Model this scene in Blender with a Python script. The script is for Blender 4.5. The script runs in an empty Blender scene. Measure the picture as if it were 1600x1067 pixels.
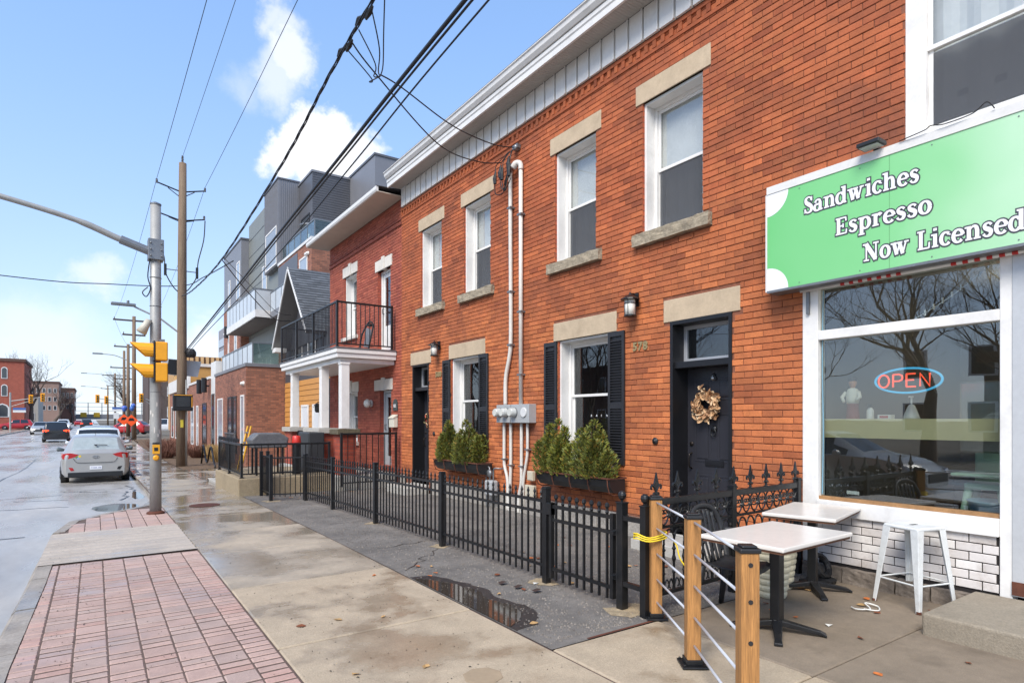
import bpy, bmesh, math, random
from mathutils import Vector, Matrix, noise
R = math.radians
SC = bpy.context.scene
COL = SC.collection
rng = random.Random(11)

# ------------------------------------------------------------------ camera
cd = bpy.data.cameras.new('camera'); cam = bpy.data.objects.new('camera', cd); COL.objects.link(cam)
cam.location = (0, 0, 1.62); cam.rotation_euler = (R(90), 0, -R(34.604))
cd.sensor_width = 36; cd.lens = 945 / 1600 * 36; cd.shift_y = (655 - 533.5) / 1600
cd.clip_start = 0.05; cd.clip_end = 3000
SC.camera = cam

# ------------------------------------------------------------------ world, sun, exposure
SUN_EL, SUN_AZ = R(46), R(238)      # azimuth measured from +y towards +x
world = bpy.data.worlds.new('World'); SC.world = world; world.use_nodes = True
def build_world():
    nt = world.node_tree; nt.nodes.clear(); L = nt.links.new
    def N(t, **k):
        n = nt.nodes.new(t)
        for a, b in k.items(): setattr(n, a, b)
        return n
    def M(op, a, b=None, c=None, clamp=False):
        n = N('ShaderNodeMath', operation=op, use_clamp=clamp)
        for i, x in enumerate((a, b, c)):
            if x is None: continue
            if isinstance(x, (int, float)): n.inputs[i].default_value = x
            else: L(x, n.inputs[i])
        return n.outputs[0]
    out = N('ShaderNodeOutputWorld'); bg = N('ShaderNodeBackground'); bg.inputs['Strength'].default_value = 0.15
    sky = N('ShaderNodeTexSky', sky_type='NISHITA', sun_disc=False, sun_elevation=SUN_EL, sun_rotation=SUN_AZ,
            altitude=80, air_density=1.0, dust_density=.5, ozone_density=2.0)
    tc = N('ShaderNodeTexCoord'); d = tc.outputs['Generated']
    sep = N('ShaderNodeSeparateXYZ'); L(d, sep.inputs[0])
    # a light high veil over the whole sky, thicker towards the horizon
    hor = M('POWER', M('SUBTRACT', 1.0, M('MAXIMUM', sep.outputs[2], 0.0)), 3.2)
    hz = N('ShaderNodeMix', data_type='RGBA'); L(hor, hz.inputs[0]); hz.inputs[6].default_value = (1.05, 2.0, 3.9, 1); hz.inputs[7].default_value = (2.85, 3.2, 3.7, 1)
    veil = M('POWER', M('SUBTRACT', 1.0, M('MAXIMUM', sep.outputs[2], 0.0)), .7)
    nz = N('ShaderNodeTexNoise'); L(d, nz.inputs['Vector']); nz.inputs['Scale'].default_value = 2.2; nz.inputs['Detail'].default_value = 6
    veil = M('ADD', M('MULTIPLY', veil, 0.85), M('MULTIPLY', M('SUBTRACT', nz.outputs[0], 0.5), 0.3), clamp=True)
    # scattered cumulus all round
    mp = N('ShaderNodeMapping'); L(d, mp.inputs[0]); mp.inputs['Scale'].default_value = (1, 1, 1.7); mp.inputs['Location'].default_value = (7.7, 5.2, 1.9)
    n2 = N('ShaderNodeTexNoise'); L(mp.outputs[0], n2.inputs['Vector']); n2.inputs['Scale'].default_value = 3.2; n2.inputs['Detail'].default_value = 9; n2.inputs['Roughness'].default_value = 0.52
    cl = N('ShaderNodeMapRange', interpolation_type='SMOOTHSTEP'); L(n2.outputs[0], cl.inputs[0]); cl.inputs[1].default_value = 0.60; cl.inputs[2].default_value = 0.74
    cloud = M('MULTIPLY', cl.outputs[0], 0.9)
    # the clouds seen over the street, as directions in the sky
    n3 = N('ShaderNodeTexNoise'); L(d, n3.inputs['Vector']); n3.inputs['Scale'].default_value = 11; n3.inputs['Detail'].default_value = 10; n3.inputs['Roughness'].default_value = 0.62
    wob = N('ShaderNodeVectorMath', operation='SUBTRACT'); L(n3.outputs['Color'], wob.inputs[0]); wob.inputs[1].default_value = (.5, .5, .5)
    wsc = N('ShaderNodeVectorMath', operation='SCALE'); L(wob.outputs[0], wsc.inputs[0]); wsc.inputs['Scale'].default_value = 0.13
    dw = N('ShaderNodeVectorMath', operation='ADD'); L(d, dw.inputs[0]); L(wsc.outputs[0], dw.inputs[1])
    th = R(34.604); F = Vector((math.sin(th), math.cos(th), 0)); Rt = Vector((math.cos(th), -math.sin(th), 0))
    def direc(px, py): return (F + Rt * ((px - 800) / 945) + Vector((0, 0, 1)) * ((655 - py) / 945)).normalized()
    # (pixel-free directions: azimuth and height taken from the photograph once)
    for (px, py, rad, soft, amt) in ((500, 225, .052, .016, 1), (455, 240, .036, .016, .95), (555, 240, .034, .016, .85), (520, 250, .04, .02, 1), (462, 80, .026, .022, .75), (435, 115, .024, .03, .6), (425, 25, .016, .02, .6), (448, 45, .018, .02, .6), (375, 130, .014, .03, .3),
                                     (150, 432, .02, .02, .5), (335, 540, .03, .03, .6), (60, 560, .05, .05, .4)):
        q = N('ShaderNodeVectorMath', operation='DISTANCE'); L(dw.outputs[0], q.inputs[0]); q.inputs[1].default_value = direc(px, py)
        m = N('ShaderNodeMapRange', interpolation_type='SMOOTHSTEP'); L(q.outputs['Value'], m.inputs[0])
        m.inputs[1].default_value = rad + soft; m.inputs[2].default_value = max(rad - soft * .4, 0); m.inputs[3].default_value = 0; m.inputs[4].default_value = amt
        cloud = M('MAXIMUM', cloud, m.outputs[0])
    up = N('ShaderNodeMapRange'); L(sep.outputs[2], up.inputs[0]); up.inputs[1].default_value = 0.0; up.inputs[2].default_value = 0.1
    cloud = M('MULTIPLY', cloud, up.outputs[0])
    mix1 = N('ShaderNodeMix', data_type='RGBA'); L(veil, mix1.inputs[0]); L(sky.outputs[0], mix1.inputs[6]); L(hz.outputs[2], mix1.inputs[7])
    mix2 = N('ShaderNodeMix', data_type='RGBA'); L(cloud, mix2.inputs[0]); L(mix1.outputs[2], mix2.inputs[6]); mix2.inputs[7].default_value = (3.9, 3.95, 4.05, 1)
    L(mix2.outputs[2], bg.inputs[0]); L(bg.outputs[0], out.inputs[0])
build_world()
sl = bpy.data.lights.new('sun', 'SUN'); sun = bpy.data.objects.new('sun', sl); COL.objects.link(sun)
sl.energy = 2.5; sl.angle = R(30); sl.color = (1, .94, .85)
sd = Vector((math.sin(SUN_AZ) * math.cos(SUN_EL), math.cos(SUN_AZ) * math.cos(SUN_EL), math.sin(SUN_EL)))
sun.rotation_euler = sd.to_track_quat('Z', 'Y').to_euler()
SC.view_settings.view_transform = 'Standard'; SC.view_settings.look = 'None'; SC.view_settings.exposure = 0.98; SC.view_settings.gamma = 1
SC.view_settings.use_curve_mapping = False
SC.cycles.max_bounces = 7; SC.cycles.transparent_max_bounces = 12; SC.cycles.glossy_bounces = 4; SC.cycles.diffuse_bounces = 3
SC.cycles.use_denoising = True

# ------------------------------------------------------------------ materials
def lin(c): 
    return tuple(((x / 255) / 12.92 if x / 255 <= .04045 else ((x / 255 + .055) / 1.055) ** 2.4) for x in c)
MATS = {}
def mat(name, rgb, rough=.6, metal=0., var=.12, vs=3., bump=0., bs=60., spec=.5, attr=False, wet=None, emit=None, coat=0., grime=None, stretch=None):
    """procedural surface: colour with two scales of noise, fine relief, optional wet patches"""
    if name in MATS: return MATS[name]
    m = bpy.data.materials.new(name); m.use_nodes = True; nt = m.node_tree; L = nt.links.new
    b = nt.nodes['Principled BSDF']; MATS[name] = m
    def N(t, **k):
        n = nt.nodes.new(t)
        for a, v in k.items(): setattr(n, a, v)
        return n
    c = lin(rgb); b.inputs['Roughness'].default_value = rough; b.inputs['Metallic'].default_value = metal
    b.inputs['Specular IOR Level'].default_value = spec; b.inputs['Coat Weight'].default_value = coat
    geo = N('ShaderNodeNewGeometry'); pos = geo.outputs['Position']
    if stretch:
        mp = N('ShaderNodeMapping'); L(pos, mp.inputs[0]); mp.inputs['Scale'].default_value = stretch; pos = mp.outputs[0]
    def noise_(s, det=5, ro=.6):
        n = N('ShaderNodeTexNoise'); L(pos, n.inputs['Vector']); n.inputs['Scale'].default_value = s; n.inputs['Detail'].default_value = det; n.inputs['Roughness'].default_value = ro
        return n.outputs[0]
    col = N('ShaderNodeRGB'); col.outputs[0].default_value = (*c, 1); cs = col.outputs[0]
    if attr:
        a = N('ShaderNodeAttribute', attribute_name='Col'); mm = N('ShaderNodeMix', data_type='RGBA', blend_type='MULTIPLY'); mm.inputs[0].default_value = 1
        L(cs, mm.inputs[6]); L(a.outputs['Color'], mm.inputs[7]); cs = mm.outputs[2]
    if var:
        for s, w in ((vs, 1.), (vs * 9, .6)) + (((bs * 1.1, 1.1),) if bump >= .4 else ()):
            r = N('ShaderNodeMapRange'); L(noise_(s), r.inputs[0]); r.inputs[1].default_value = .3; r.inputs[2].default_value = .7; r.inputs[3].default_value = 1 - var * w; r.inputs[4].default_value = 1 + var * w
            mm = N('ShaderNodeVectorMath', operation='SCALE'); L(cs, mm.inputs[0]); L(r.outputs[0], mm.inputs['Scale']); cs = mm.outputs[0]
    if grime:   # (rgb, amount, scale): dirt with a shape of its own
        g = N('ShaderNodeMapRange'); L(noise_(grime[2], 8, .7), g.inputs[0]); g.inputs[1].default_value = .52; g.inputs[2].default_value = .72; g.inputs[4].default_value = grime[1]
        mm = N('ShaderNodeMix', data_type='RGBA'); L(g.outputs[0], mm.inputs[0]); L(cs, mm.inputs[6]); mm.inputs[7].default_value = (*lin(grime[0]), 1); cs = mm.outputs[2]
    if wet:     # (scale, lo, hi, wet_rough, darken)
        w = N('ShaderNodeMapRange', interpolation_type='SMOOTHSTEP'); L(noise_(wet[0], 6, .55), w.inputs[0]); w.inputs[1].default_value = wet[1]; w.inputs[2].default_value = wet[2]
        rr = N('ShaderNodeMapRange'); L(w.outputs[0], rr.inputs[0]); rr.inputs[3].default_value = rough; rr.inputs[4].default_value = wet[3]; L(rr.outputs[0], b.inputs['Roughness'])
        dk = N('ShaderNodeMapRange'); L(w.outputs[0], dk.inputs[0]); dk.inputs[3].default_value = 1; dk.inputs[4].default_value = wet[4]
        mm = N('ShaderNodeVectorMath', operation='SCALE'); L(cs, mm.inputs[0]); L(dk.outputs[0], mm.inputs['Scale']); cs = mm.outputs[0]
    L(cs, b.inputs['Base Color'])
    if bump:
        bp = N('ShaderNodeBump'); bp.inputs['Strength'].default_value = bump; bp.inputs['Distance'].default_value = .01; L(noise_(bs, 6, .65), bp.inputs['Height'])
        if wet:
            iv = N('ShaderNodeMapRange'); L(w.outputs[0], iv.inputs[0]); iv.inputs[3].default_value = bump; iv.inputs[4].default_value = bump * .15; L(iv.outputs[0], bp.inputs['Strength'])
        L(bp.outputs[0], b.inputs['Normal'])
    if emit:
        b.inputs['Emission Color'].default_value = (*lin(emit[0]), 1); b.inputs['Emission Strength'].default_value = emit[1]
    return m
def glass(name, tint=(205, 215, 220), refl=1.5, rough=0.0, base=.04):
    if name in MATS: return MATS[name]
    m = bpy.data.materials.new(name); m.use_nodes = True; nt = m.node_tree; nt.nodes.clear(); L = nt.links.new; MATS[name] = m
    o = nt.nodes.new('ShaderNodeOutputMaterial'); t = nt.nodes.new('ShaderNodeBsdfTransparent'); g = nt.nodes.new('ShaderNodeBsdfGlossy'); x = nt.nodes.new('ShaderNodeMixShader')
    f = nt.nodes.new('ShaderNodeLayerWeight'); f.inputs[0].default_value = .5
    pw = nt.nodes.new('ShaderNodeMath'); pw.operation = 'POWER'; L(f.outputs['Facing'], pw.inputs[0]); pw.inputs[1].default_value = 5
    a = nt.nodes.new('ShaderNodeMath'); a.operation = 'MULTIPLY_ADD'; a.use_clamp = True; L(pw.outputs[0], a.inputs[0]); a.inputs[1].default_value = 1 - base; a.inputs[2].default_value = base
    t.inputs[0].default_value = (*lin(tint), 1); g.inputs['Roughness'].default_value = rough; g.inputs[0].default_value = (.95, .96, .98, 1)
    nz = nt.nodes.new('ShaderNodeTexNoise'); nz.inputs['Scale'].default_value = 1.3; gp = nt.nodes.new('ShaderNodeNewGeometry'); L(gp.outputs['Position'], nz.inputs['Vector'])
    bp = nt.nodes.new('ShaderNodeBump'); bp.inputs['Strength'].default_value = .04; bp.inputs['Distance'].default_value = .02; L(nz.outputs[0], bp.inputs['Height']); L(bp.outputs[0], g.inputs['Normal'])
    L(a.outputs[0], x.inputs[0]); L(t.outputs[0], x.inputs[1]); L(g.outputs[0], x.inputs[2]); L(x.outputs[0], o.inputs[0])
    return m
def brick_tex(name, c1, c2, mortar, bw=.23, bh=.076, axis='yz', rough=.8):
    """brick relief for walls too far off to build brick by brick"""
    if name in MATS: return MATS[name]
    m = bpy.data.materials.new(name); m.use_nodes = True; nt = m.node_tree; L = nt.links.new; MATS[name] = m; b = nt.nodes['Principled BSDF']
    geo = nt.nodes.new('ShaderNodeNewGeometry'); sp = nt.nodes.new('ShaderNodeSeparateXYZ'); L(geo.outputs['Position'], sp.inputs[0])
    ad = nt.nodes.new('ShaderNodeMath'); ad.operation = 'ADD'; L(sp.outputs[0], ad.inputs[0]); L(sp.outputs[1], ad.inputs[1])
    cb = nt.nodes.new('ShaderNodeCombineXYZ'); L(ad.outputs[0], cb.inputs[0]); L(sp.outputs[2], cb.inputs[1])
    t = nt.nodes.new('ShaderNodeTexBrick'); L(cb.outputs[0], t.inputs[0]); t.inputs['Scale'].default_value = 1; t.inputs['Brick Width'].default_value = bw; t.inputs['Row Height'].default_value = bh
    t.inputs['Mortar Size'].default_value = .006; t.inputs['Color1'].default_value = (*lin(c1), 1); t.inputs['Color2'].default_value = (*lin(c2), 1); t.inputs['Mortar'].default_value = (*lin(mortar), 1); t.inputs['Bias'].default_value = -.1
    n = nt.nodes.new('ShaderNodeTexNoise'); L(geo.outputs['Position'], n.inputs[0]); n.inputs['Scale'].default_value = 2.; n.inputs['Detail'].default_value = 6
    r = nt.nodes.new('ShaderNodeMapRange'); L(n.outputs[0], r.inputs[0]); r.inputs[3].default_value = .75; r.inputs[4].default_value = 1.25
    s = nt.nodes.new('ShaderNodeVectorMath'); s.operation = 'SCALE'; L(t.outputs[0], s.inputs[0]); L(r.outputs[0], s.inputs['Scale']); L(s.outputs[0], b.inputs['Base Color'])
    bp = nt.nodes.new('ShaderNodeBump'); bp.invert = True; bp.inputs['Strength'].default_value = .5; bp.inputs['Distance'].default_value = .01; L(t.outputs['Fac'], bp.inputs['Height']); L(bp.outputs[0], b.inputs['Normal'])
    b.inputs['Roughness'].default_value = rough
    return m

WHITE = mat('white_paint', (222, 220, 216), .45, var=.05, grime=((150, 145, 138), .25, 2.5))
WHITE2 = mat('white_vinyl', (214, 212, 208), .4, var=.04, grime=((140, 138, 132), .3, 1.6))
BLACKM = mat('black_metal', (22, 23, 25), .38, var=.2, vs=8, bump=.15, bs=90, grime=((70, 62, 55), .25, 6))
BLACKP = mat('black_paint', (24, 24, 27), .4, var=.1)
BLACKPL = mat('black_plastic', (30, 31, 33), .45, var=.1)
GREYM = mat('grey_metal', (128, 130, 132), .42, .6, var=.12, vs=6)
GALV = mat('galvanised_steel', (158, 157, 153), .5, .25, var=.12, vs=4, bump=.1, bs=50, grime=((112, 106, 98), .3, 3))
CONC = mat('concrete', (164, 151, 132), .72, var=.16, vs=1.3, bump=.5, bs=90, grime=((104, 92, 74), .4, .9), wet=(.75, .38, .58, .07, .72), spec=.6)
CONCD = mat('patio_concrete', (126, 113, 97), .8, var=.14, vs=1.2, bump=.4, bs=120, grime=((84, 74, 62), .5, 1.4), wet=(.9, .55, .75, .35, .75))
CONCP = mat('pale_concrete', (170, 166, 158), .8, var=.12, vs=2, bump=.4, bs=80, grime=((108, 100, 88), .5, 1.2))
STONE = mat('lintel_sandstone', (182, 163, 137), .85, var=.1, vs=4, bump=.3, bs=50, grime=((140, 122, 100), .4, 3))
STONEW = mat('white_stone', (206, 200, 190), .8, var=.08, vs=4, bump=.2, bs=50)
STONER = mat('rough_sill_stone', (150, 138, 118), .9, var=.2, vs=9, bump=.9, bs=28, grime=((96, 88, 76), .5, 5))
RUBBLE = mat('foundation_stone', (118, 108, 98), .9, var=.25, vs=5, bump=.9, bs=14, grime=((60, 54, 50), .5, 3))
BRK = mat('orange_brick', (175, 99, 59), .82, attr=True, var=.14, vs=7, bump=.45, bs=90, grime=((86, 56, 48), .5, .9))
BRKM = mat('brick_mortar', (128, 80, 60), .95, var=.2, vs=10, bump=.5, bs=120)
BRK2 = mat('red_brick', (158, 82, 62), .8, attr=True, var=.12, vs=6, bump=.5, bs=90)
BRK2M = mat('red_brick_mortar', (126, 72, 58), .95, var=.15, vs=10)
ASPH = mat('asphalt', (112, 107, 101), .9, var=.28, vs=1.6, bump=1., bs=150, grime=((70, 68, 66), .5, 2.2), wet=(1.2, .62, .78, .3, .7))
ROADM = mat('wet_road', (168, 164, 158), .5, var=.16, vs=.8, bump=.3, bs=140, stretch=(1, .3, 1), wet=(.7, .32, .62, .18, .82), spec=.6)
TAR = mat('tar_seal', (38, 37, 37), .35, var=.2)
PAVM = mat('red_paver', (170, 147, 137), .7, attr=True, var=.12, vs=5, bump=.5, bs=130, grime=((140, 128, 120), .35, 1.5), wet=(.9, .45, .66, .28, .88))
JOINT = mat('joint_sand', (92, 76, 68), .95, var=.2, vs=10)
WATER = mat('puddle_water', (62, 54, 46), .05, var=.1, vs=4, spec=.9)
WOOD = mat('cedar_post', (166, 118, 66), .75, var=.22, vs=6, bump=.6, bs=26, stretch=(5, 5, .3), grime=((104, 66, 32), .65, 4))
WOODOLD = mat('utility_pole_wood', (118, 98, 80), .9, var=.25, vs=4, bump=.5, bs=40, stretch=(5, 5, .35), grime=((96, 106, 84), .35, 1))
SOIL = mat('soil', (58, 45, 36), .95, var=.3, vs=12, bump=.8, bs=60)
GLS = glass('window_glass', (236, 238, 238), base=.075)
GLSD = glass('shop_glass', (228, 233, 232), base=.115)
GLSB = glass('balustrade_glass', (215, 228, 225), base=.05)
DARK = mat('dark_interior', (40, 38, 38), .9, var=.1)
CURT = mat('net_curtain', (240, 238, 234), .9, var=.08, vs=3)
SCREEN = mat('insect_screen', (92, 94, 98), .7, var=.12, vs=5)
WIRE = mat('cable_black', (26, 26, 28), .5, var=.05)
RUST = mat('rusty_iron', (92, 52, 36), .8, var=.25, vs=9, bump=.3)
# ------------------------------------------------------------------ geometry helpers
class B:
    def __init__(s): s.v = []; s.f = []; s.mi = []; s.col = []
    def _add(s, vs, fs, mi=0, col=None):
        o = len(s.v); s.v += [tuple(v) for v in vs]; s.f += [tuple(i + o for i in f) for f in fs]; s.mi += [mi] * len(fs); s.col += [col] * len(fs)
        return s
    def box(s, x0, x1, y0, y1, z0, z1, mi=0, M=None, col=None, skip=''):
        vs = [Vector((x, y, z)) for z in (z0, z1) for y in (y0, y1) for x in (x0, x1)]
        if M is not None: vs = [M @ v for v in vs]
        fs = {'b': (0, 2, 3, 1), 't': (4, 5, 7, 6), 'n': (0, 1, 5, 4), 'f': (2, 6, 7, 3), 'l': (0, 4, 6, 2), 'r': (1, 3, 7, 5)}
        return s._add(vs, [f for k, f in fs.items() if k not in skip], mi, col)
    def cbox(s, c, d, mi=0, M=None, col=None):
        return s.box(c[0] - d[0] / 2, c[0] + d[0] / 2, c[1] - d[1] / 2, c[1] + d[1] / 2, c[2] - d[2] / 2, c[2] + d[2] / 2, mi, M, col)
    def poly(s, pts, mi=0, col=None): return s._add(pts, [tuple(range(len(pts)))], mi, col)
    def prism(s, pts, h, mi=0):
        """polygon (3-D points, one plane) swept along vector h"""
        h = Vector(h); n = len(pts); a = [Vector(p) for p in pts]; b = [p + h for p in a]
        fs = [tuple(range(n))[::-1], tuple(range(n, 2 * n))] + [(i, (i + 1) % n, n + (i + 1) % n, n + i) for i in range(n)]
        return s._add(a + b, fs, mi)
    def tube(s, path, r, n=8, closed=False, cap=True, mi=0, flat=1.):
        P = [Vector(p) for p in path]; m = len(P)
        rr = r if isinstance(r, (list, tuple)) else [r] * m
        vs = []; prev = None
        for i, p in enumerate(P):
            if closed: t = P[(i + 1) % m] - P[i - 1]
            else: t = P[min(i + 1, m - 1)] - P[max(i - 1, 0)]
            if t.length < 1e-9: t = Vector((0, 0, 1))
            t.normalize()
            if prev is None:
                u = t.cross(Vector((0, 0, 1)));
                if u.length < .05: u = t.cross(Vector((0, 1, 0)))
            else:
                u = prev - t * prev.dot(t)
                if u.length < 1e-6: u = t.cross(Vector((0, 0, 1)))
            u.normalize(); w = t.cross(u); prev = u
            vs += [p + (u * math.cos(2 * math.pi * k / n) + w * math.sin(2 * math.pi * k / n) * flat) * rr[i] for k in range(n)]
        fs = []
        for i in range(m if closed else m - 1):
            a, b = i * n, ((i + 1) % m) * n
            fs += [(a + k, a + (k + 1) % n, b + (k + 1) % n, b + k) for k in range(n)]
        if cap and not closed: fs += [tuple(range(n))[::-1], tuple(range((m - 1) * n, m * n))]
        return s._add(vs, fs, mi)
    def lathe(s, prof, c=(0, 0, 0), n=12, mi=0, axis='z', M=None):
        vs = []
        for r, z in prof:
            for k in range(n):
                a = 2 * math.pi * k / n; x, y = r * math.cos(a), r * math.sin(a)
                p = {'z': (x, y, z), 'x': (z, x, y), 'y': (x, z, y)}[axis]
                v = Vector(p) + Vector(c); vs.append(M @ v if M is not None else v)
        fs = [(i * n + k, i * n + (k + 1) % n, (i + 1) * n + (k + 1) % n, (i + 1) * n + k) for i in range(len(prof) - 1) for k in range(n)]
        fs += [tuple(range(n))[::-1], tuple(range((len(prof) - 1) * n, len(prof) * n))]
        return s._add(vs, fs, mi)
    def mesh(s, name, mats, smooth=False):
        me = bpy.data.meshes.new(name); me.from_pydata(s.v, [], s.f); 
        for m in (mats if isinstance(mats, (list, tuple)) else [mats]): me.materials.append(m)
        me.polygons.foreach_set('material_index', s.mi)
        if any(c is not None for c in s.col):
            at = me.color_attributes.new('Col', 'FLOAT_COLOR', 'CORNER'); buf = []
            for p, c in zip(me.polygons, s.col): buf += list((*(c or (1, 1, 1)), 1.)) * p.loop_total
            at.data.foreach_set('color', buf)
        if smooth: me.polygons.foreach_set('use_smooth', [True] * len(me.polygons))
        me.update(); return me
    def obj(s, name, mats, parent=None, smooth=False, bevel=0, seg=2, solid=None):
        o = bpy.data.objects.new(name, s.mesh(name, mats, smooth)); link(o, parent)
        bm = bmesh.new(); bm.from_mesh(o.data); bmesh.ops.recalc_face_normals(bm, faces=bm.faces); bm.to_mesh(o.data); bm.free()
        if bevel:
            md = o.modifiers.new('bevel', 'BEVEL'); md.width = bevel; md.segments = seg; md.limit_method = 'ANGLE'; md.angle_limit = R(40)
        return o
def link(o, parent=None):
    COL.objects.link(o)
    if parent is not None:
        o.parent = parent
        if parent.get('_w'): o.matrix_parent_inverse = Matrix.Translation(-Vector(parent.location))
    return o
def place(name, me, parent, loc, rot=(0, 0, 0), sc=(1, 1, 1)):
    """an object sharing mesh data, standing at a world position under an unrotated parent"""
    o = bpy.data.objects.new(name, me); o.location = loc; o.rotation_euler = rot; o.scale = sc
    return link(o, parent)
def tag(o, label, cat=None, group=None, kind=None):
    if label: o['label'] = label
    if cat: o['category'] = cat
    if group: o['group'] = group
    if kind: o['kind'] = kind
    return o
def thing(name, label, cat, loc=(0, 0, 0), rz=0, group=None, world=True):
    """an Empty at the thing's base; world=True means parts are modelled in world coordinates"""
    e = bpy.data.objects.new(name, None); e.empty_display_size = .2; COL.objects.link(e); e.location = loc; e.rotation_euler = (0, 0, rz)
    if world: e['_w'] = 1
    return tag(e, label, cat, group)
def dup(root, loc=None, rz=None, label=None, group=None):
    def rec(o, par):
        c = o.copy(); COL.objects.link(c); c.parent = par
        for ch in [x for x in ALLCH.get(o, [])]: rec(ch, c)
        return c
    ALLCH = {}
    for o in COL.objects:
        if o.parent: ALLCH.setdefault(o.parent, []).append(o)
    r = rec(root, None)
    if loc is not None: r.location = loc
    if rz is not None: r.rotation_euler = (0, 0, rz)
    if label: r['label'] = label
    if group: r['group'] = group
    return r
PROF = [(-80, 0), (8, 0), (12, -.03), (16, -.08), (23, -.2), (30, -.28), (45, -.28), (65, -.12), (85, .0), (150, .1), (420, .4), (1500, 1)]
def zg(y):
    for (a, za), (b, zb) in zip(PROF, PROF[1:]):
        if a <= y <= b:
            return za + (zb - za) * (y - a) / (b - a)
    return PROF[-1][1]
def lerp(a, b, t): return a + (b - a) * t
def vl(a, b, t): return Vector(a).lerp(Vector(b), t)
def spline(pts, k=8):
    P = [Vector(p) for p in pts]; out = []
    for i in range(len(P) - 1):
        p0, p1, p2, p3 = P[max(i - 1, 0)], P[i], P[i + 1], P[min(i + 2, len(P) - 1)]
        for j in range(k):
            t = j / k; out.append(.5 * ((2 * p1) + (p2 - p0) * t + (2 * p0 - 5 * p1 + 4 * p2 - p3) * t * t + (3 * p1 - p0 - 3 * p2 + p3) * t ** 3))
    out.append(P[-1]); return out
def sag(a, b, s, n=24):
    a, b = Vector(a), Vector(b); return [a.lerp(b, i / n) - Vector((0, 0, 4 * s * (i / n) * (1 - i / n))) for i in range(n + 1)]

def chip_mesh(name, m, dx, dy, dz, ch, col, axis='x'):
    """a block with chamfered front edges (front = -x, or +z for axis z), centred; back face left off"""
    b = B()
    if axis == 'x':
        a = [(dx / 2, sy * dy / 2, sz * dz / 2) for sy, sz in ((-1, -1), (1, -1), (1, 1), (-1, 1))]
        c = [(-dx / 2 + ch, sy * dy / 2, sz * dz / 2) for sy, sz in ((-1, -1), (1, -1), (1, 1), (-1, 1))]
        d = [(-dx / 2, sy * (dy / 2 - ch), sz * (dz / 2 - ch)) for sy, sz in ((-1, -1), (1, -1), (1, 1), (-1, 1))]
    else:
        a = [(sx * dx / 2, sy * dy / 2, -dz / 2) for sx, sy in ((-1, -1), (1, -1), (1, 1), (-1, 1))]
        c = [(sx * dx / 2, sy * dy / 2, dz / 2 - ch) for sx, sy in ((-1, -1), (1, -1), (1, 1), (-1, 1))]
        d = [(sx * (dx / 2 - ch), sy * (dy / 2 - ch), dz / 2) for sx, sy in ((-1, -1), (1, -1), (1, 1), (-1, 1))]
    fs = [(8, 9, 10, 11)] + [(i, (i + 1) % 4, 4 + (i + 1) % 4, 4 + i) for i in range(4)] + [(4 + i, 4 + (i + 1) % 4, 8 + (i + 1) % 4, 8 + i) for i in range(4)]
    b._add(a + c + d, fs, 0, col)
    me = b.mesh(name, m); bm = bmesh.new(); bm.from_mesh(me); bmesh.ops.recalc_face_normals(bm, faces=bm.faces)
    ctr = [f for f in bm.faces if len(f.verts) == 4]
    f0 = bm.faces[:][0]; want = Vector((-1, 0, 0)) if axis == 'x' else Vector((0, 0, 1))
    if f0.normal.dot(want) < 0: bmesh.ops.reverse_faces(bm, faces=bm.faces)
    bm.to_mesh(me); bm.free(); return me
def split_rects(y0, y1, z0, z1, holes):
    ys = sorted({y0, y1, *[min(max(h[i], y0), y1) for h in holes for i in (0, 1)]}); zs = sorted({z0, z1, *[min(max(h[i], z0), z1) for h in holes for i in (2, 3)]})
    for ya, yb in zip(ys, ys[1:]):
        for za, zb in zip(zs, zs[1:]):
            my, mz = (ya + yb) / 2, (za + zb) / 2
            if not any(h[0] < my < h[1] and h[2] < mz < h[3] for h in holes): yield ya, yb, za, zb
def wall_sheet(name, m, parent, X, y0, y1, z0, z1, holes, depth=.3, mrev=None):
    """front of a wall (facing -x) with real openings and their reveals"""
    b = B()
    for ya, yb, za, zb in split_rects(y0, y1, z0, z1, holes): b.poly([(X, ya, za), (X, yb, za), (X, yb, zb), (X, ya, zb)])
    for h in holes:
        a, c, d, e = max(h[0], y0), min(h[1], y1), max(h[2], z0), min(h[3], z1)
        for q in (((a, d), (a, e)), ((c, d), (c, e)), ((a, d), (c, d)), ((a, e), (c, e))):
            b.poly([(X, *q[0]), (X, *q[1]), (X + depth, *q[1]), (X + depth, *q[0])], 1 if mrev else 0)
    b.poly([(X, y0, z0), (X + depth, y0, z0), (X + depth, y0, z1), (X, y0, z1)]); b.poly([(X, y1, z0), (X + depth, y1, z0), (X + depth, y1, z1), (X, y1, z1)])
    b.poly([(X, y0, z1), (X, y1, z1), (X + depth, y1, z1), (X + depth, y0, z1)])
    return b.obj(name, [m, mrev or m], parent)
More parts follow.
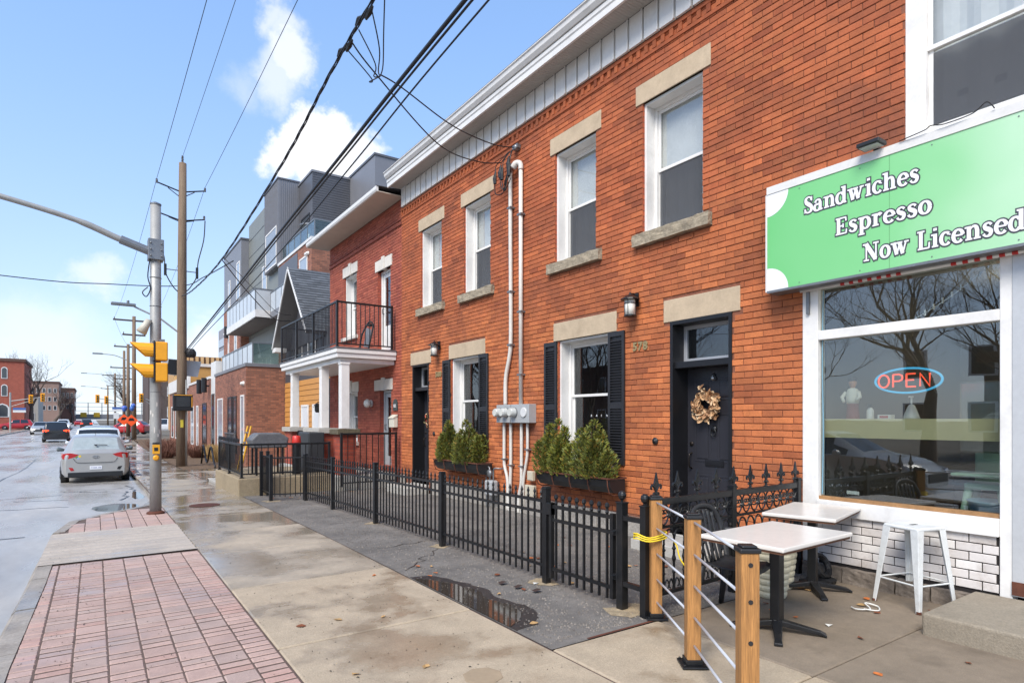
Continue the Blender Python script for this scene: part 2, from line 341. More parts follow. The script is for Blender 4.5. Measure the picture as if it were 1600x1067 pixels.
def bricks(wall, m, X, y0, y1, z0, z1, holes, colour, n_ind, want, L=.232, H=.066, J=.009, proud=.011, seed=3, i0=0, tooth=None):
    """individual bricks in running bond, cut at the openings; the n_ind that show largest are objects, the rest one part"""
    r = random.Random(seed); rows = []; zc = z0; i = i0
    while zc < z1 - .01:
        zt = min(zc + H, z1); half = (L + J) / 2 * (i % 2); ya, yb = (y0 + (half if tooth == 'lo' and zc > 3.06 else 0), y1 + (half - J if tooth == 'hi' else 0)); segs = [(ya, yb)]
        for h in holes:
            if h[2] < zt - .004 and h[3] > zc + .004:
                segs = [s for a, b in segs for s in ((a, min(b, h[0])), (max(a, h[1]), b)) if s[1] - s[0] > .02]
        cuts = []; y = ya if tooth == 'lo' and zc > 3.06 else (ya - half if tooth != 'hi' else yb)
        if tooth == 'hi':
            while y > ya: l_ = L * r.uniform(.965, 1.035); cuts.append((y - l_, y)); y -= l_ + J
        else:
            while y < yb: l_ = L * r.uniform(.965, 1.035); cuts.append((y, y + l_)); y += l_ + J
        for c0, c1 in cuts:
            for a, b in segs:
                p, q = max(a, c0), min(b, c1)
                if q - p > .03: rows.append((p, q, zc, zt, abs(q - p - (c1 - c0)) < 1e-6))
        zc += H + J; i += 1
    cand = [k for k, (p, q, a, c, full) in enumerate(rows) if full and abs(c - a - H) < 1e-4 and want((p + q) / 2, (a + c) / 2)]
    cand.sort(key=lambda k: rows[k][0] ** 2 + ((rows[k][2] - 1.6) * .8) ** 2); ind = set(cand[:n_ind])
    pal = {}
    def pick(c):
        k = tuple(round(q / .07) for q in c)
        if k not in pal: pal[k] = chip_mesh('brick', m, .022, L, H, .0035, c)
        return pal[k]
    st = B()
    for k, (p, q, a, c, _f) in enumerate(rows):
        j = r.uniform(-.003, .004)
        if k in ind:
            o = bpy.data.objects.new('brick', pick(colour((p + q) / 2, (a + c) / 2, r))); o.location = (X - proud + .011 + j, (p + q) / 2, (a + c) / 2); o.rotation_euler = (r.uniform(-.006, .006), 0, 0); o.scale = (1, (q - p) / L, 1); link(o, wall)
        else:
            x0 = X - proud + j; ch = .0035; e = r.uniform(-.0015, .0015)
            vs = [(X, p, a), (X, q, a), (X, q, c), (X, p, c), (x0 + ch, p, a + e), (x0 + ch, q, a - e), (x0 + ch, q, c - e), (x0 + ch, p, c + e), (x0, p + ch, a + ch), (x0, q - ch, a + ch), (x0, q - ch, c - ch), (x0, p + ch, c - ch)]
            st._add(vs, [(8, 11, 10, 9)] + [(i, 4 + i, 4 + (i + 1) % 4, (i + 1) % 4) for i in range(4)] + [(4 + i, 8 + i, 8 + (i + 1) % 4, 4 + (i + 1) % 4) for i in range(4)], 0, colour((p + q) / 2, (a + c) / 2, r))
    o = bpy.data.objects.new('brick_courses', st.mesh('brick_courses', m)); link(o, wall); o['kind'] = 'stuff'
    return o
def sash_window(house, X, y0, y1, z0, z1, inset=.20, blind='screen', fw=.075, mid=None, m=None, label=None):
    """double-hung window: outer frame, two sashes, panes, what hangs behind"""
    m = m or WHITE; b = B(); j = .035
    if inset > .05:      # painted boxing that lines the brick reveal
        for q in ((y0, y0 + j, z0, z1), (y1 - j, y1, z0, z1), (y0 + j, y1 - j, z1 - j, z1), (y0 + j, y1 - j, z0, z0 + j)): b.box(X + .035, X + inset - .001, *q)
        lin_ = b; b = B()
    x = X + inset
    b.box(x, x + .10, y0, y0 + fw, z0, z1); b.box(x, x + .10, y1 - fw, y1, z0, z1); b.box(x, x + .10, y0 + fw, y1 - fw, z1 - fw, z1); b.box(x - .02, x + .10, y0 + fw, y1 - fw, z0, z0 + fw * .8)
    w = b.obj('window', m, house, bevel=.004)
    if inset > .05: lin_.obj('boxing', m, w, bevel=.003)
    if label: w['label'] = label
    zm = mid if mid else (z0 + z1) / 2; s = .04
    for n, (za, zb, dx) in enumerate(((zm - .02, z1 - fw, .03), (z0 + fw * .8, zm + .02, .055))):
        b = B(); a, c = y0 + fw, y1 - fw; xx = x + dx
        b.box(xx, xx + .025, a, a + s, za, zb); b.box(xx, xx + .025, c - s, c, za, zb); b.box(xx, xx + .025, a + s, c - s, zb - s, zb); b.box(xx, xx + .025, a + s, c - s, za, za + s)
        b.obj('sash', m, w, bevel=.003)
        b = B(); b.box(xx + .010, xx + .014, a + s - .004, c - s + .004, za + s - .004, zb - s + .004); b.obj('pane', GLS, w)
        if n == 1 and blind == 'screen':
            b = B(); b.box(xx - .012, xx - .009, a + s * .5, c - s * .5, za + s * .5, zb - s * .5); b.obj('insect_screen', SCREENM, w)
    if blind == 'screen':
        b = B(); b.box(x + .09, x + .095, y0 + .08, y1 - .08, zm - .01, z1 - .05); b.obj('roller_blind', CURT, w)
    b = B()
    if blind in ('screen', 'curtain'):
        n = 26
        for i in range(n):
            ya, yb = lerp(y0 + .09, y1 - .09, i / n), lerp(y0 + .09, y1 - .09, (i + 1) / n); xa, xb = x + .15 + .02 * math.sin(i * 1.3), x + .15 + .02 * math.sin((i + 1) * 1.3)
            b.poly([(xa, ya, z0), (xb, yb, z0), (xb, yb, z1), (xa, ya, z1)])
        b.obj('curtain', CURT, w, smooth=True)
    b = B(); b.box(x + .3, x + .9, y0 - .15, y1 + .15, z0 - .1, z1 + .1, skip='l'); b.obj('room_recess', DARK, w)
    return w
def screen_mat():
    m = bpy.data.materials.new('insect_screen_mesh'); m.use_nodes = True; nt = m.node_tree; nt.nodes.clear(); L = nt.links.new
    o = nt.nodes.new('ShaderNodeOutputMaterial'); t = nt.nodes.new('ShaderNodeBsdfTransparent'); g = nt.nodes.new('ShaderNodeBsdfDiffuse'); x = nt.nodes.new('ShaderNodeMixShader')
    g.inputs[0].default_value = (*lin((92, 94, 98)), 1); x.inputs[0].default_value = .6; L(t.outputs[0], x.inputs[1]); L(g.outputs[0], x.inputs[2]); L(x.outputs[0], o.inputs[0]); return m
SCREENM = screen_mat()
# ================================================================== THE SETTING
def strip(name, m, xf0, xf1, ys, dz, kind='structure', parent=None, th=0):
    """sheet between two x-curves following the ground profile"""
    b = B(); vs = []
    for y in ys: vs += [(xf0(y), y, zg(y) + dz), (xf1(y), y, zg(y) + dz)]
    b._add(vs, [(2 * i, 2 * i + 1, 2 * i + 3, 2 * i + 2) for i in range(len(ys) - 1)])
    if th:
        o = len(b.v); b.v += [(x, y, z - th) for x, y, z in vs]
        fs = [(2 * i, 2 * i + 2, o + 2 * i + 2, o + 2 * i) for i in range(len(ys) - 1)] + [(2 * i + 1, o + 2 * i + 1, o + 2 * i + 3, 2 * i + 3) for i in range(len(ys) - 1)]
        n = len(vs); fs += [(0, o, o + 1, 1), (n - 2, n - 1, o + n - 1, o + n - 2)]
        b.f += fs; b.mi += [0] * len(fs); b.col += [None] * len(fs)
    o = b.obj(name, m, parent)
    if kind: o['kind'] = kind
    return o
YS = [-70, -40, -20] + [y * 2 for y in range(-8, 60)] + [130, 150, 200, 300, 420, 700, 1200]
GRM = mat('bare_ground', (104, 96, 84), .95, var=.25, vs=.7, bump=.6, bs=30, grime=((120, 104, 70), .4, .4))
strip('ground', GRM, lambda y: -900, lambda y: 900, YS, -.34)
def curb_x(y):
    P = [(-80, -.62), (5, -.62), (7.5, -.56), (11, -.52), (12.2, -.36), (13.0, .15), (13.7, .72), (15, 1.0), (20, 1.12), (1500, 1.12)]
    for (a, xa), (b, xb) in zip(P, P[1:]):
        if a <= y <= b: return lerp(xa, xb, (y - a) / (b - a))
YF = sorted(set([-70, -40, -20] + [-16 + i * .5 for i in range(100)] + [36 + 2 * i for i in range(40)] + [130, 150, 200, 300, 420, 700, 1200]))
road = strip('road', ROADM, lambda y: -8.2, lambda y: curb_x(y) + .03, YF, -.13)
strip('side_street', mat('side_road', (104, 104, 105), .35, var=.12, vs=.6, wet=(.4, .35, .6, .15, .8)), lambda y: -70, lambda y: -8.18, [120, 124, 128, 133.5], -.126)
# tar-sealed cracks across the lane
b = B()
for (x, y, dx, dy) in ((-.5, 17.2, -1.1, .4), (-.6, 18.6, -1.3, -.3), (.2, 18.9, -.9, .7), (-.4, 15.6, -2.2, .3), (.9, 17.2, -.1, 3.4), (.55, 16.4, .15, 2.2), (-.9, 11.6, -4, .15), (-1, 8.2, -5, .1), (-2.5, 14, .1, 25), (-.2, 19.6, .9, .2)):
    p = [Vector((x + dx * t / 8 + rng.uniform(-.08, .08), y + dy * t / 8 + rng.uniform(-.08, .08), 0)) for t in range(9)]
    for a, c in zip(p, p[1:]):
        n = Vector((-(c - a).y, (c - a).x, 0)).normalized() * rng.uniform(.012, .03)
        b.poly([(q.x, q.y, zg(q.y) - .1262) for q in (a - n, c - n, c + n, a + n)])
o = b.obj('crack_seal', TAR, road); o['kind'] = 'stuff'
# puddles against the kerb
WAT2 = mat('gutter_water', (52, 52, 54), .04, var=.05, spec=.8)
for (cx, cy, rx, ry) in ((.35, 14.9, .42, .7), (.85, 16.9, .12, 1.2)):
    b = B(); b.poly([(cx + rx * math.cos(t * .3927) * rng.uniform(.75, 1.1), cy + ry * math.sin(t * .3927) * rng.uniform(.8, 1.1), zg(cy) - .122) for t in range(16)])
    tag(b.obj('puddle', WAT2), None, kind='structure')
# kerb: concrete blocks end to end
kerb = bpy.data.objects.new('kerb', None); COL.objects.link(kerb); kerb['kind'] = 'structure'; kerb['label'] = 'worn concrete kerb along the wet road'
yk = [-3 + 1.2 * i for i in range(10)] + [9.2, 10.2, 11, 11.7, 12.3, 12.8, 13.2, 13.7, 14.4, 15.2] + [16.4 + 1.5 * i for i in range(30)]
KER = mat('kerb_concrete', (150, 142, 132), .7, var=.15, vs=3, bump=.6, bs=40, grime=((92, 84, 76), .5, 2.2), wet=(1., .45, .65, .25, .75))
for a, c in zip(yk, yk[1:]):
    low = .03 if 8.6 < (a + c) / 2 < 11 else 0
    b = B(); n = 4; g = .006; cs = []
    for i in range(n + 1):
        y = lerp(a + g, c - g, i / n); y2 = y + .1; dx = curb_x(y2) - curb_x(y - .1); nn = Vector((.2, -dx, 0)).normalized(); cs.append((y, nn))
    vs = []
    for y, nn in cs:
        z = zg(y) + rng.uniform(-.004, .004); x = curb_x(y); i_ = (x + nn.x * .16, y + nn.y * .16)
        vs += [(x, y, z - .3), (x, y, z - .035 - low), (x + nn.x * .03, y + nn.y * .03, z - low - .002), (i_[0], i_[1], z + .002 - low), (i_[0], i_[1], z - .3)]
    fs = [(5 * i + k, 5 * i + k + 1, 5 * i + k + 6, 5 * i + k + 5) for i in range(n) for k in range(4)] + [(0, 1, 2, 3, 4), tuple(5 * n + k for k in (4, 3, 2, 1, 0))]
    b._add(vs, fs); b.obj('kerb_stone', KER, kerb)
fk = strip('far_kerb', KER, lambda y: -8.5, lambda y: -8.2, [-60, -20, 0, 20, 40, 65, 85, 118], -.01, th=.3)
fk = strip('far_kerb', KER, lambda y: -8.5, lambda y: -8.2, [134, 150, 200, 300], -.01, th=.3)
strip('far_pavement', CONC, lambda y: -11.2, lambda y: -8.5, [-60, -20, 0, 20, 40, 65, 85, 118], -.014)
strip('far_pavement', CONC, lambda y: -11.2, lambda y: -8.5, [134, 150, 200, 300], -.014)
# pavement of separate slabs
sw = strip('sidewalk', JOINT, lambda y: 1.04, lambda y: 2.66, [y for y in YF if -4 <= y <= 120], -.011)
js = [-4.4, -2.65, -.9, .9, 2.68, 4.45, 6.24, 8.04, 9.7] + [11.4 + 1.7 * i for i in range(40)]
WETS = [CONC, mat('concrete_damp', (160, 148, 130), .7, var=.12, vs=1.1, bump=.4, bs=110, grime=((100, 84, 62), .4, 1.1), wet=(.8, .34, .54, .06, .72), spec=.6),
        mat('concrete_dry', (168, 152, 129), .72, var=.12, vs=3.7, bump=.6, bs=80, grime=((124, 102, 76), .55, 1.6), wet=(.8, .50, .60, .08, .74), spec=.6)]
def slab(par, x0, x1, y0, y1, z0, z1, m, name='slab', th=.06):
    b = B(); e = .008; ch = .01; X0, X1, Y0, Y1 = x0 + e, x1 - e, y0 + e, y1 - e; dz = rng.uniform(-.004, .003)
    def zz(y, o=0): return lerp(z0, z1, (y - y0) / (y1 - y0)) + dz + o
    vs = [(X0, Y0, zz(Y0, -th)), (X1, Y0, zz(Y0, -th)), (X1, Y1, zz(Y1, -th)), (X0, Y1, zz(Y1, -th)), (X0, Y0, zz(Y0, -ch)), (X1, Y0, zz(Y0, -ch)), (X1, Y1, zz(Y1, -ch)), (X0, Y1, zz(Y1, -ch)),
          (X0 + ch, Y0 + ch, zz(Y0)), (X1 - ch, Y0 + ch, zz(Y0)), (X1 - ch, Y1 - ch, zz(Y1)), (X0 + ch, Y1 - ch, zz(Y1))]
    b._add(vs, [(8, 9, 10, 11)] + [(i, (i + 1) % 4, 4 + (i + 1) % 4, 4 + i) for i in range(4)] + [(4 + i, 4 + (i + 1) % 4, 8 + (i + 1) % 4, 8 + i) for i in range(4)])
    return b.obj(name, m, par)
for i, (a, c) in enumerate(zip(js, js[1:])):
    m = WETS[2] if a < 6 else (WETS[0] if a < 9 else WETS[1])
    slab(sw, 1.06, 2.65, a, c, zg(a), zg(c), m)
# red pavers on the bulb-out
pv = strip('paver_bed', JOINT, lambda y: curb_x(y) + .1, lambda y: 1.06, [y for y in YF if -4 <= y <= 14], -.0055)
pv['label'] = 'bed of red and grey interlocking pavers beside the kerb'
pr = random.Random(5)
def pcol(y=0):
    k = pr.random(); s = pr.uniform(.93, 1.07); w = max(0, min(1, (y - 4.5) / 4)) * .5
    c = (1.03, .98, .96) if k < .5 else ((.97, .98, .98) if k < .8 else ((1.08, .95, .92) if k < .94 else (.9, .89, .89)))
    return tuple(lerp(q, 1.1, w) * s for q in c)
PM = {}
def paver_meshes(dx, dy):
    k = (round(dx, 3), round(dy, 3))
    if k not in PM: PM[k] = [chip_mesh('paver', PAVM, dx, dy, .05, .007, pcol(), 'z') for _ in range(6)]
    return PM[k]
cells = []
G = .007
def add_p(x0, x1, y0, y1):
    if y1 < 8.45 or y0 > 10.75:
        cx, cy = (x0 + x1) / 2, (y0 + y1) / 2
        if cx - .09 > curb_x(cy) + .1 and cy < 13.2: cells.append((x0 + G / 2, x1 - G / 2, y0 + .012, y1 - .012))
W = .198
for k in range(6):
    x0 = -.32 + k * W; x1 = x0 + W; y = -1.0 - (.2 if k % 2 else 0)
    while y < 13.4:
        add_p(x0, x1, y, y + .2); add_p(x0, x1, y + .2, y + .3); add_p(x0, x1, y + .3, y + .4); y += .4
xs = -.32 + 6 * W
y = -1.
while y < 13.4: add_p(xs, 1.055, y, y + .1); y += .1
y = -1.
while y < 8.4:
    if y < 8.36: cells.append((curb_x(y) + .165, -.325, y + .005, y + .095))
    y += .1
cells.sort(key=lambda c: ((c[0] + c[1]) / 2 + .2) ** 2 * .2 + ((c[2] + c[3]) / 2 - 3.6) ** 2 if c[2] > 3.2 else 1e6)
st = B()
for k, (x0, x1, y0, y1) in enumerate(cells):
    yc = (y0 + y1) / 2; z = zg(yc) - .025 + pr.uniform(-.0025, .002)
    if k < 300: place('paver', pr.choice(paver_meshes(x1 - x0, y1 - y0)), pv, ((x0 + x1) / 2, yc, z), (pr.uniform(-.006, .006), pr.uniform(-.006, .006), pr.uniform(-.01, .01)))
    else:
        t = z + .025; ch = .007; q = .05
        vs = [(x0, y0, t - q), (x1, y0, t - q), (x1, y1, t - q), (x0, y1, t - q), (x0, y0, t - ch), (x1, y0, t - ch), (x1, y1, t - ch), (x0, y1, t - ch), (x0 + ch, y0 + ch, t), (x1 - ch, y0 + ch, t), (x1 - ch, y1 - ch, t), (x0 + ch, y1 - ch, t)]
        st._add(vs, [(8, 9, 10, 11)] + [(i, (i + 1) % 4, 4 + (i + 1) % 4, 4 + i) for i in range(4)] + [(4 + i, 4 + (i + 1) % 4, 8 + (i + 1) % 4, 8 + i) for i in range(4)], 0, pcol(yc))
o = bpy.data.objects.new('paver_field', st.mesh('paver_field', PAVM)); link(o, pv); o['kind'] = 'stuff'
# ribbed concrete crossing ramp
rb = B(); n = 60; vs = []
for i in range(n + 1):
    y = lerp(8.44, 10.75, i / n)
    for x, t in ((curb_x(y) + .02, 0), (1.05, 1)): vs.append((x, y, zg(y) + lerp(.004, .009, t) + (.006 if i % 6 < 4 else -.004)))
rb._add(vs, [(2 * i, 2 * i + 1, 2 * i + 3, 2 * i + 2) for i in range(n)]); tag(rb.obj('crossing_ramp', mat('pale_ramp', (172, 162, 150), .7, var=.14, vs=2, bump=.5, bs=90, grime=((128, 116, 102), .4, 2), wet=(.9, .5, .7, .25, .85))), None, kind='structure')
# asphalt forecourt and the cafe's concrete patio
yard = strip('forecourt', ASPH, lambda y: 2.66, lambda y: 6.3, [3.36, 5, 7, 9, 11, 13, 15, 18, 22, 26], -.006)
# loose grit lying on it
gb = B(); gr = random.Random(8)
for i in range(7000):
    x, y = gr.uniform(2.7, 6.1), 3.45 + 9.8 * gr.random() ** 1.6; s = gr.uniform(.005, .013); z = zg(y) - .006; a = gr.uniform(0, 3)
    p = [(x + s * math.cos(a + k * 2.1), y + s * math.sin(a + k * 2.1), z) for k in range(3)]; t = (x, y, z + s * .9); c = gr.uniform(.55, 1.25)
    gb._add(p + [t], [(0, 1, 3), (1, 2, 3), (2, 0, 3)], 0, (c, c, c * .98))
o = bpy.data.objects.new('grit', gb.mesh('grit', mat('grit_stone', (122, 114, 106), .9, attr=True, var=.1))); COL.objects.link(o); tag(o, 'loose grey grit on the asphalt forecourt', 'grit', kind='stuff')
pt = strip('patio', JOINT, lambda y: 2.66, lambda y: 6.3, [-4, 0, 3.37], -.03)
for (x0, x1, y0, y1) in ((2.66, 3.75, 2.07, 3.36), (2.66, 3.75, .1, 2.07), (2.66, 3.75, -2.4, .1), (3.75, 6.25, 2.07, 3.36), (3.75, 6.25, .1, 2.07), (3.75, 6.25, -2.4, .1)):
    slab(pt, x0, x1, y0, y1, 0, 0, WETS[2] if x0 < 3 else CONCD)
strip('patio_edge', RUST, lambda y: 3.0, lambda y: 3.75, [3.35, 3.375], .002)
# asphalt cracks and washed sand in the forecourt
b = B(); cr_ = random.Random(17)
for (x, y, dx, dy) in ((2.9, 7.2, 2.6, .5), (4.2, 5.0, .4, 3.6), (3.0, 9.4, 2.8, -.4), (5.2, 8.0, -.6, 3.2), (2.8, 6.0, 1.0, 1.1)):
    p = [Vector((x + dx * t / 14 + cr_.uniform(-.06, .06), y + dy * t / 14 + cr_.uniform(-.06, .06), 0)) for t in range(15)]
    for a, c in zip(p, p[1:]):
        n = Vector((-(c - a).y, (c - a).x, 0)).normalized() * cr_.uniform(.003, .008); b.poly([(q.x, q.y, zg(q.y) - .003) for q in (a - n, c - n, c + n, a + n)])
o = b.obj('asphalt_crack', TAR, yard); o['kind'] = 'stuff'
for (x, y, rr) in ((3.69, 4.78, .16), (3.74, 3.66, .2), (3.64, 6.9, .13), (3.6, 9.05, .12), (2.98, 12.9, .2)):
    b = B(); b.poly([(x + rr * math.cos(t * .45) * cr_.uniform(.6, 1.2), y + rr * math.sin(t * .45) * cr_.uniform(.6, 1.3), zg(y) - .0025) for t in range(14)]); o = b.obj('washed_sand', mat('sand_wash', (150, 134, 108), .95, var=.3, vs=14, bump=.6, bs=120), yard); o['kind'] = 'stuff'
# puddle in the forecourt edge
b = B(); pp = [(2.67, 5.62), (2.80, 5.5), (2.92, 5.2), (2.98, 4.9), (2.93, 4.6), (2.99, 4.35), (2.93, 4.12), (2.82, 3.98), (2.67, 3.9)]
pp = [(p.x, p.y) for p in spline([(x, y, 0) for x, y in pp], 4)]
b.poly([(x + (rng.uniform(-.02, .02) if x > 2.7 else 0), y, .0) for x, y in pp]); tag(b.obj('puddle', WATER), None, kind='structure')
b = B(); b.poly([(x + .10 + rng.uniform(-.02, .03) if x > 2.7 else x, lerp(4.7, y, 1.12), -.003) for x, y in pp]); tag(b.obj('puddle_margin', mat('wet_asphalt', (52, 49, 47), .3, var=.2, vs=4, bump=.5, bs=150)), None, kind='structure')
# drain grate and survey lid in the slabs
g = thing('drain_grate', 'round iron drain grate set in the wet sidewalk behind the signal pole', 'grate', (1.75, 13.0, zg(13)))
b = B(); b.lathe([(.25, .0), (.27, .006), (.27, .01), (.25, .012)], (1.75, 13.0, zg(13)), 28); b.obj('rim', RUST, g)
for i in range(-5, 6):
    w = math.sqrt(max(.24 ** 2 - (i * .042) ** 2, .001)); b = B(); b.box(1.75 - w, 1.75 + w, 13.0 + i * .042 - .011, 13.0 + i * .042 + .011, zg(13), zg(13) + .0125); b.obj('grate_bar', RUST, g)
g = thing('survey_cover', 'small faint hexagonal utility cover set flush in the nearest sidewalk slab', 'cover', (2.02, 3.25, .003))
b = B(); b.lathe([(.13, 0), (.13, .002), (.12, .003)], (2.02, 3.25, .0), 8); b.obj('lid', mat('lid_concrete', (150, 132, 108), .7, var=.1), g)
# specks of dirt and twig bits on the paving
db = B(); dr = random.Random(31)
for i in range(900):
    x = dr.uniform(-.4, 2.6) if i % 3 else dr.uniform(-.45, .0); y = 3.0 + 7 * dr.random() ** 1.4; s = dr.uniform(.003, .009) * (1.6 if dr.random() < .1 else 1); a = dr.uniform(0, 6.28); z = zg(y) + .004
    db._add([(x + s * math.cos(a), y + s * math.sin(a), z), (x + s * .6 * math.cos(a + 1.9), y + s * .6 * math.sin(a + 1.9), z), (x + s * math.cos(a + 3.6), y + s * math.sin(a + 3.6), z), (x, y, z + s * .5)], [(0, 1, 3), (1, 2, 3), (2, 0, 3)])
o = bpy.data.objects.new('paving_dirt', db.mesh('paving_dirt', mat('dirt_speck', (50, 44, 38), .9, var=.2))); COL.objects.link(o); tag(o, 'dark specks of dirt and twig bits scattered over the paving', 'dirt', kind='stuff')
# fallen leaves and scraps
LEAFM = [mat('dead_leaf_%s' % n, c, .8, var=.2, vs=30) for n, c in (('brown', (112, 62, 34)), ('orange', (176, 98, 44)), ('tan', (168, 134, 88)))]
LITM = mat('litter_white', (215, 214, 208), .7, var=.05)
def leaf_mesh(m, s):
    b = B(); r = random.Random(int(s * 1e5)); pts = []
    for k in range(7): a = k * .8976; pts.append((s * math.cos(a) * r.uniform(.5, 1.1), s * .7 * math.sin(a) * r.uniform(.5, 1.1), r.uniform(.002, .014)))
    b._add([(0, 0, .004)] + pts, [(0, i + 1, (i + 1) % 7 + 1) for i in range(7)]); return b.mesh('fallen_leaf', m)
LM = [leaf_mesh(m, s) for m in LEAFM for s in (.035, .045, .03)]
lr = random.Random(21)
def leafs(n, x0, x1, y0, y1, where):
    for _ in range(n):
        x, y = lr.uniform(x0, x1), lr.uniform(y0, y1)
        o = place('fallen_leaf', lr.choice(LM), None, (x, y, zg(y) + .002), (0, 0, lr.uniform(0, 6)))
        tag(o, where, 'leaf', where)
leafs(26, 3.8, 6.1, 3.6, 6.6, 'dead brown leaf on the asphalt behind the black gate')
leafs(12, 4.5, 6.15, 2.1, 3.3, 'dead leaf on the patio concrete near the cafe tables')
leafs(5, 2.9, 5.0, .9, 2.0, 'dead leaf on the bare patio concrete at the front')
leafs(8, 2.8, 3.6, 3.6, 7, 'dead leaf on the asphalt outside the fence')
leafs(24, 3.0, 5, 12.9, 13.9, 'dead leaf heaped by the open side gate')
leafs(6, 1.3, 2.6, 3.2, 6, 'dead leaf on the dry sidewalk slabs')
for i, (x, y) in enumerate(((3.35, 4.75), (3.3, 4.95), (3.42, 4.55))):
    b = B(); b._add([(x + .055 * math.cos(k), y + .035 * math.sin(k), .018 + .012 * math.sin(k * 3)) for k in (0, 1, 2, 3, 4, 5)] + [(x, y, .035)], [(k, (k + 1) % 6, 6) for k in range(6)])
    tag(b.obj('soggy_leaf_clump', mat('soggy', (52, 36, 28), .6, var=.3, vs=20)), 'dark soggy clump of leaves beside the forecourt puddle', 'leaf clump', 'soggy clumps beside the puddle')
b = B(); b.tube(spline([(5.35, 2.62, .012), (5.3, 2.55, .02), (5.42, 2.5, .012), (5.5, 2.58, .03), (5.55, 2.5, .012), (5.43, 2.44, .012), (5.35, 2.52, .02)], 5), .006, 5)
tag(b.obj('plastic_strap', LITM), 'crumpled white plastic strap on the patio floor near the stool', 'litter')
for x, y, w in ((4.75, 2.5, 'under the nearer cafe table'), (3.58, 4.78, 'at the foot of the gate post')):
    b = B(); b._add([(x - .03, y - .015, .003), (x + .025, y - .02, .012), (x + .03, y + .015, .003), (x - .02, y + .02, .014)], [(0, 1, 2), (0, 2, 3)])
    tag(b.obj('paper_scrap', LITM), 'small white paper scrap ' + w, 'litter')
# ================================================================== BRICK ROW HOUSE (two doors)
FX = 6.2
rh = thing('brick_row_house', 'two storey orange brick row house with two black doors and stone lintels', 'house', (FX, 8.6, 0))
UPW = ((11.66, 12.67), (9.70, 10.70), (6.76, 7.74), (4.82, 5.82)); UZ = (4.15, 5.95)
GW = ((10.08, 11.24), (6.47, 7.66)); GZ = (.98, 2.89)
DR = ((12.27, 13.11), (4.40, 5.33)); DZ = (.14, 2.89)
holes = [(a, c, *UZ) for a, c in UPW] + [(a, c, *GZ) for a, c in GW] + [(a, c, *DZ) for a, c in DR]
def dorange(y, z, r):
    k = r.random(); s = r.uniform(.86, 1.12)
    c = (1, 1, 1) if k < .62 else ((1.10, 1.13, 1.08) if k < .80 else ((.9, .85, .82) if k < .94 else (.74, .68, .68)))
    if z is not None:
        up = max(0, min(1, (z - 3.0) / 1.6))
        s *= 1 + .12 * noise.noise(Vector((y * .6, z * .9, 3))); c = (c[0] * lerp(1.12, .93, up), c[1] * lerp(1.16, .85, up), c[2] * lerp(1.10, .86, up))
        # old soot and damp: blotches, a worn band below the upper sills, streaks beside the masts
        q = noise.noise(Vector((y * 1.1, z * 1.7, 9))) + .35 * noise.noise(Vector((y * 4, z * 5, 1)))
        dk = max(0, q + .02) * 1.1
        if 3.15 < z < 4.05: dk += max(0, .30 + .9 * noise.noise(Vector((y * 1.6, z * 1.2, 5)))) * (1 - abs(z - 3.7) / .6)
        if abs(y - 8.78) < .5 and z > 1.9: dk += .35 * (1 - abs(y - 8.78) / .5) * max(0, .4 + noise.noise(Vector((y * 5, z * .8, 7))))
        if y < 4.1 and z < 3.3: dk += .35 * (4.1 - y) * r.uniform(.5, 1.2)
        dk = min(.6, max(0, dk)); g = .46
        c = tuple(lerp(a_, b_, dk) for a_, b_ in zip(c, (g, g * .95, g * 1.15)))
    else: c = (c[0] * .98, c[1] * .92, c[2] * .92)
    return tuple(q_ * s for q_ in c)
stone_h = [(a - .12, c + .12, 5.95, 6.22) for a, c in UPW] + [(a - .14, c + .13, 3.99, 4.15) for a, c in UPW] + [(9.88, 11.33, 2.89, 3.18), (6.32, 7.77, 2.89, 3.18)] + [(a - .11, c + .11, 2.89, 3.18) for a, c in DR] + [(a - .1, c + .1, .85, .98) for a, c in GW]
REVB = brick_tex('brick_reveal', (176, 84, 48), (150, 70, 44), (96, 60, 46))
wl = wall_sheet('wall', BRKM, rh, FX, 3.53, 13.74, -.3, 6.95, holes, .34, REVB)
bricks(wl, BRK, FX, 3.53, 13.74, .30, 6.74, holes + stone_h, dorange, 300, lambda y, z: z > .9 and not (y < 3.95 and 3 < z < 4.15), seed=4, tooth='lo')
# projecting brick dentil course below the frieze
st = B(); y = 3.53; r = random.Random(2)
while y < 13.7:
    st.box(FX - .03, FX - .012, y, y + .062, 6.60, 6.70, col=dorange(y, 6.6, r)); y += .145
st.box(FX - .035, FX - .012, 3.53, 13.74, 6.70, 6.755, col=(.8, .7, .7)); st.box(FX - .025, FX - .012, 3.53, 13.74, 6.545, 6.59, col=(.85, .75, .75))
o = bpy.data.objects.new('dentil_course', st.mesh('dentil_course', BRK)); link(o, rh); o['kind'] = 'stuff'
for a, c, z0, z1 in stone_h:
    s = z0 < 1 or abs(z0 - 3.99) < .01
    b = B()
    if s:
        b.box(FX - .09, FX + .12, a, c, z0, z1)
        o = b.obj('sill', STONER, rh); md = o.modifiers.new('sub', 'SUBSURF'); md.subdivision_type = 'SIMPLE'; md.levels = md.render_levels = 4
        tx = bpy.data.textures.get('hewn') or bpy.data.textures.new('hewn', 'CLOUDS'); tx.noise_scale = .09; tx.noise_depth = 3
        dm = o.modifiers.new('hewn', 'DISPLACE'); dm.texture = tx; dm.texture_coords = 'GLOBAL'; dm.strength = .035; dm.mid_level = .55
    else: b.box(FX - .016, FX + .10, a, c, z0, z1); b.obj('lintel', STONE, rh, bevel=.006)
for a, c in UPW: sash_window(rh, FX, a, c, *UZ)
for a, c in GW: sash_window(rh, FX, a, c, *GZ, blind='none', mid=2.0)
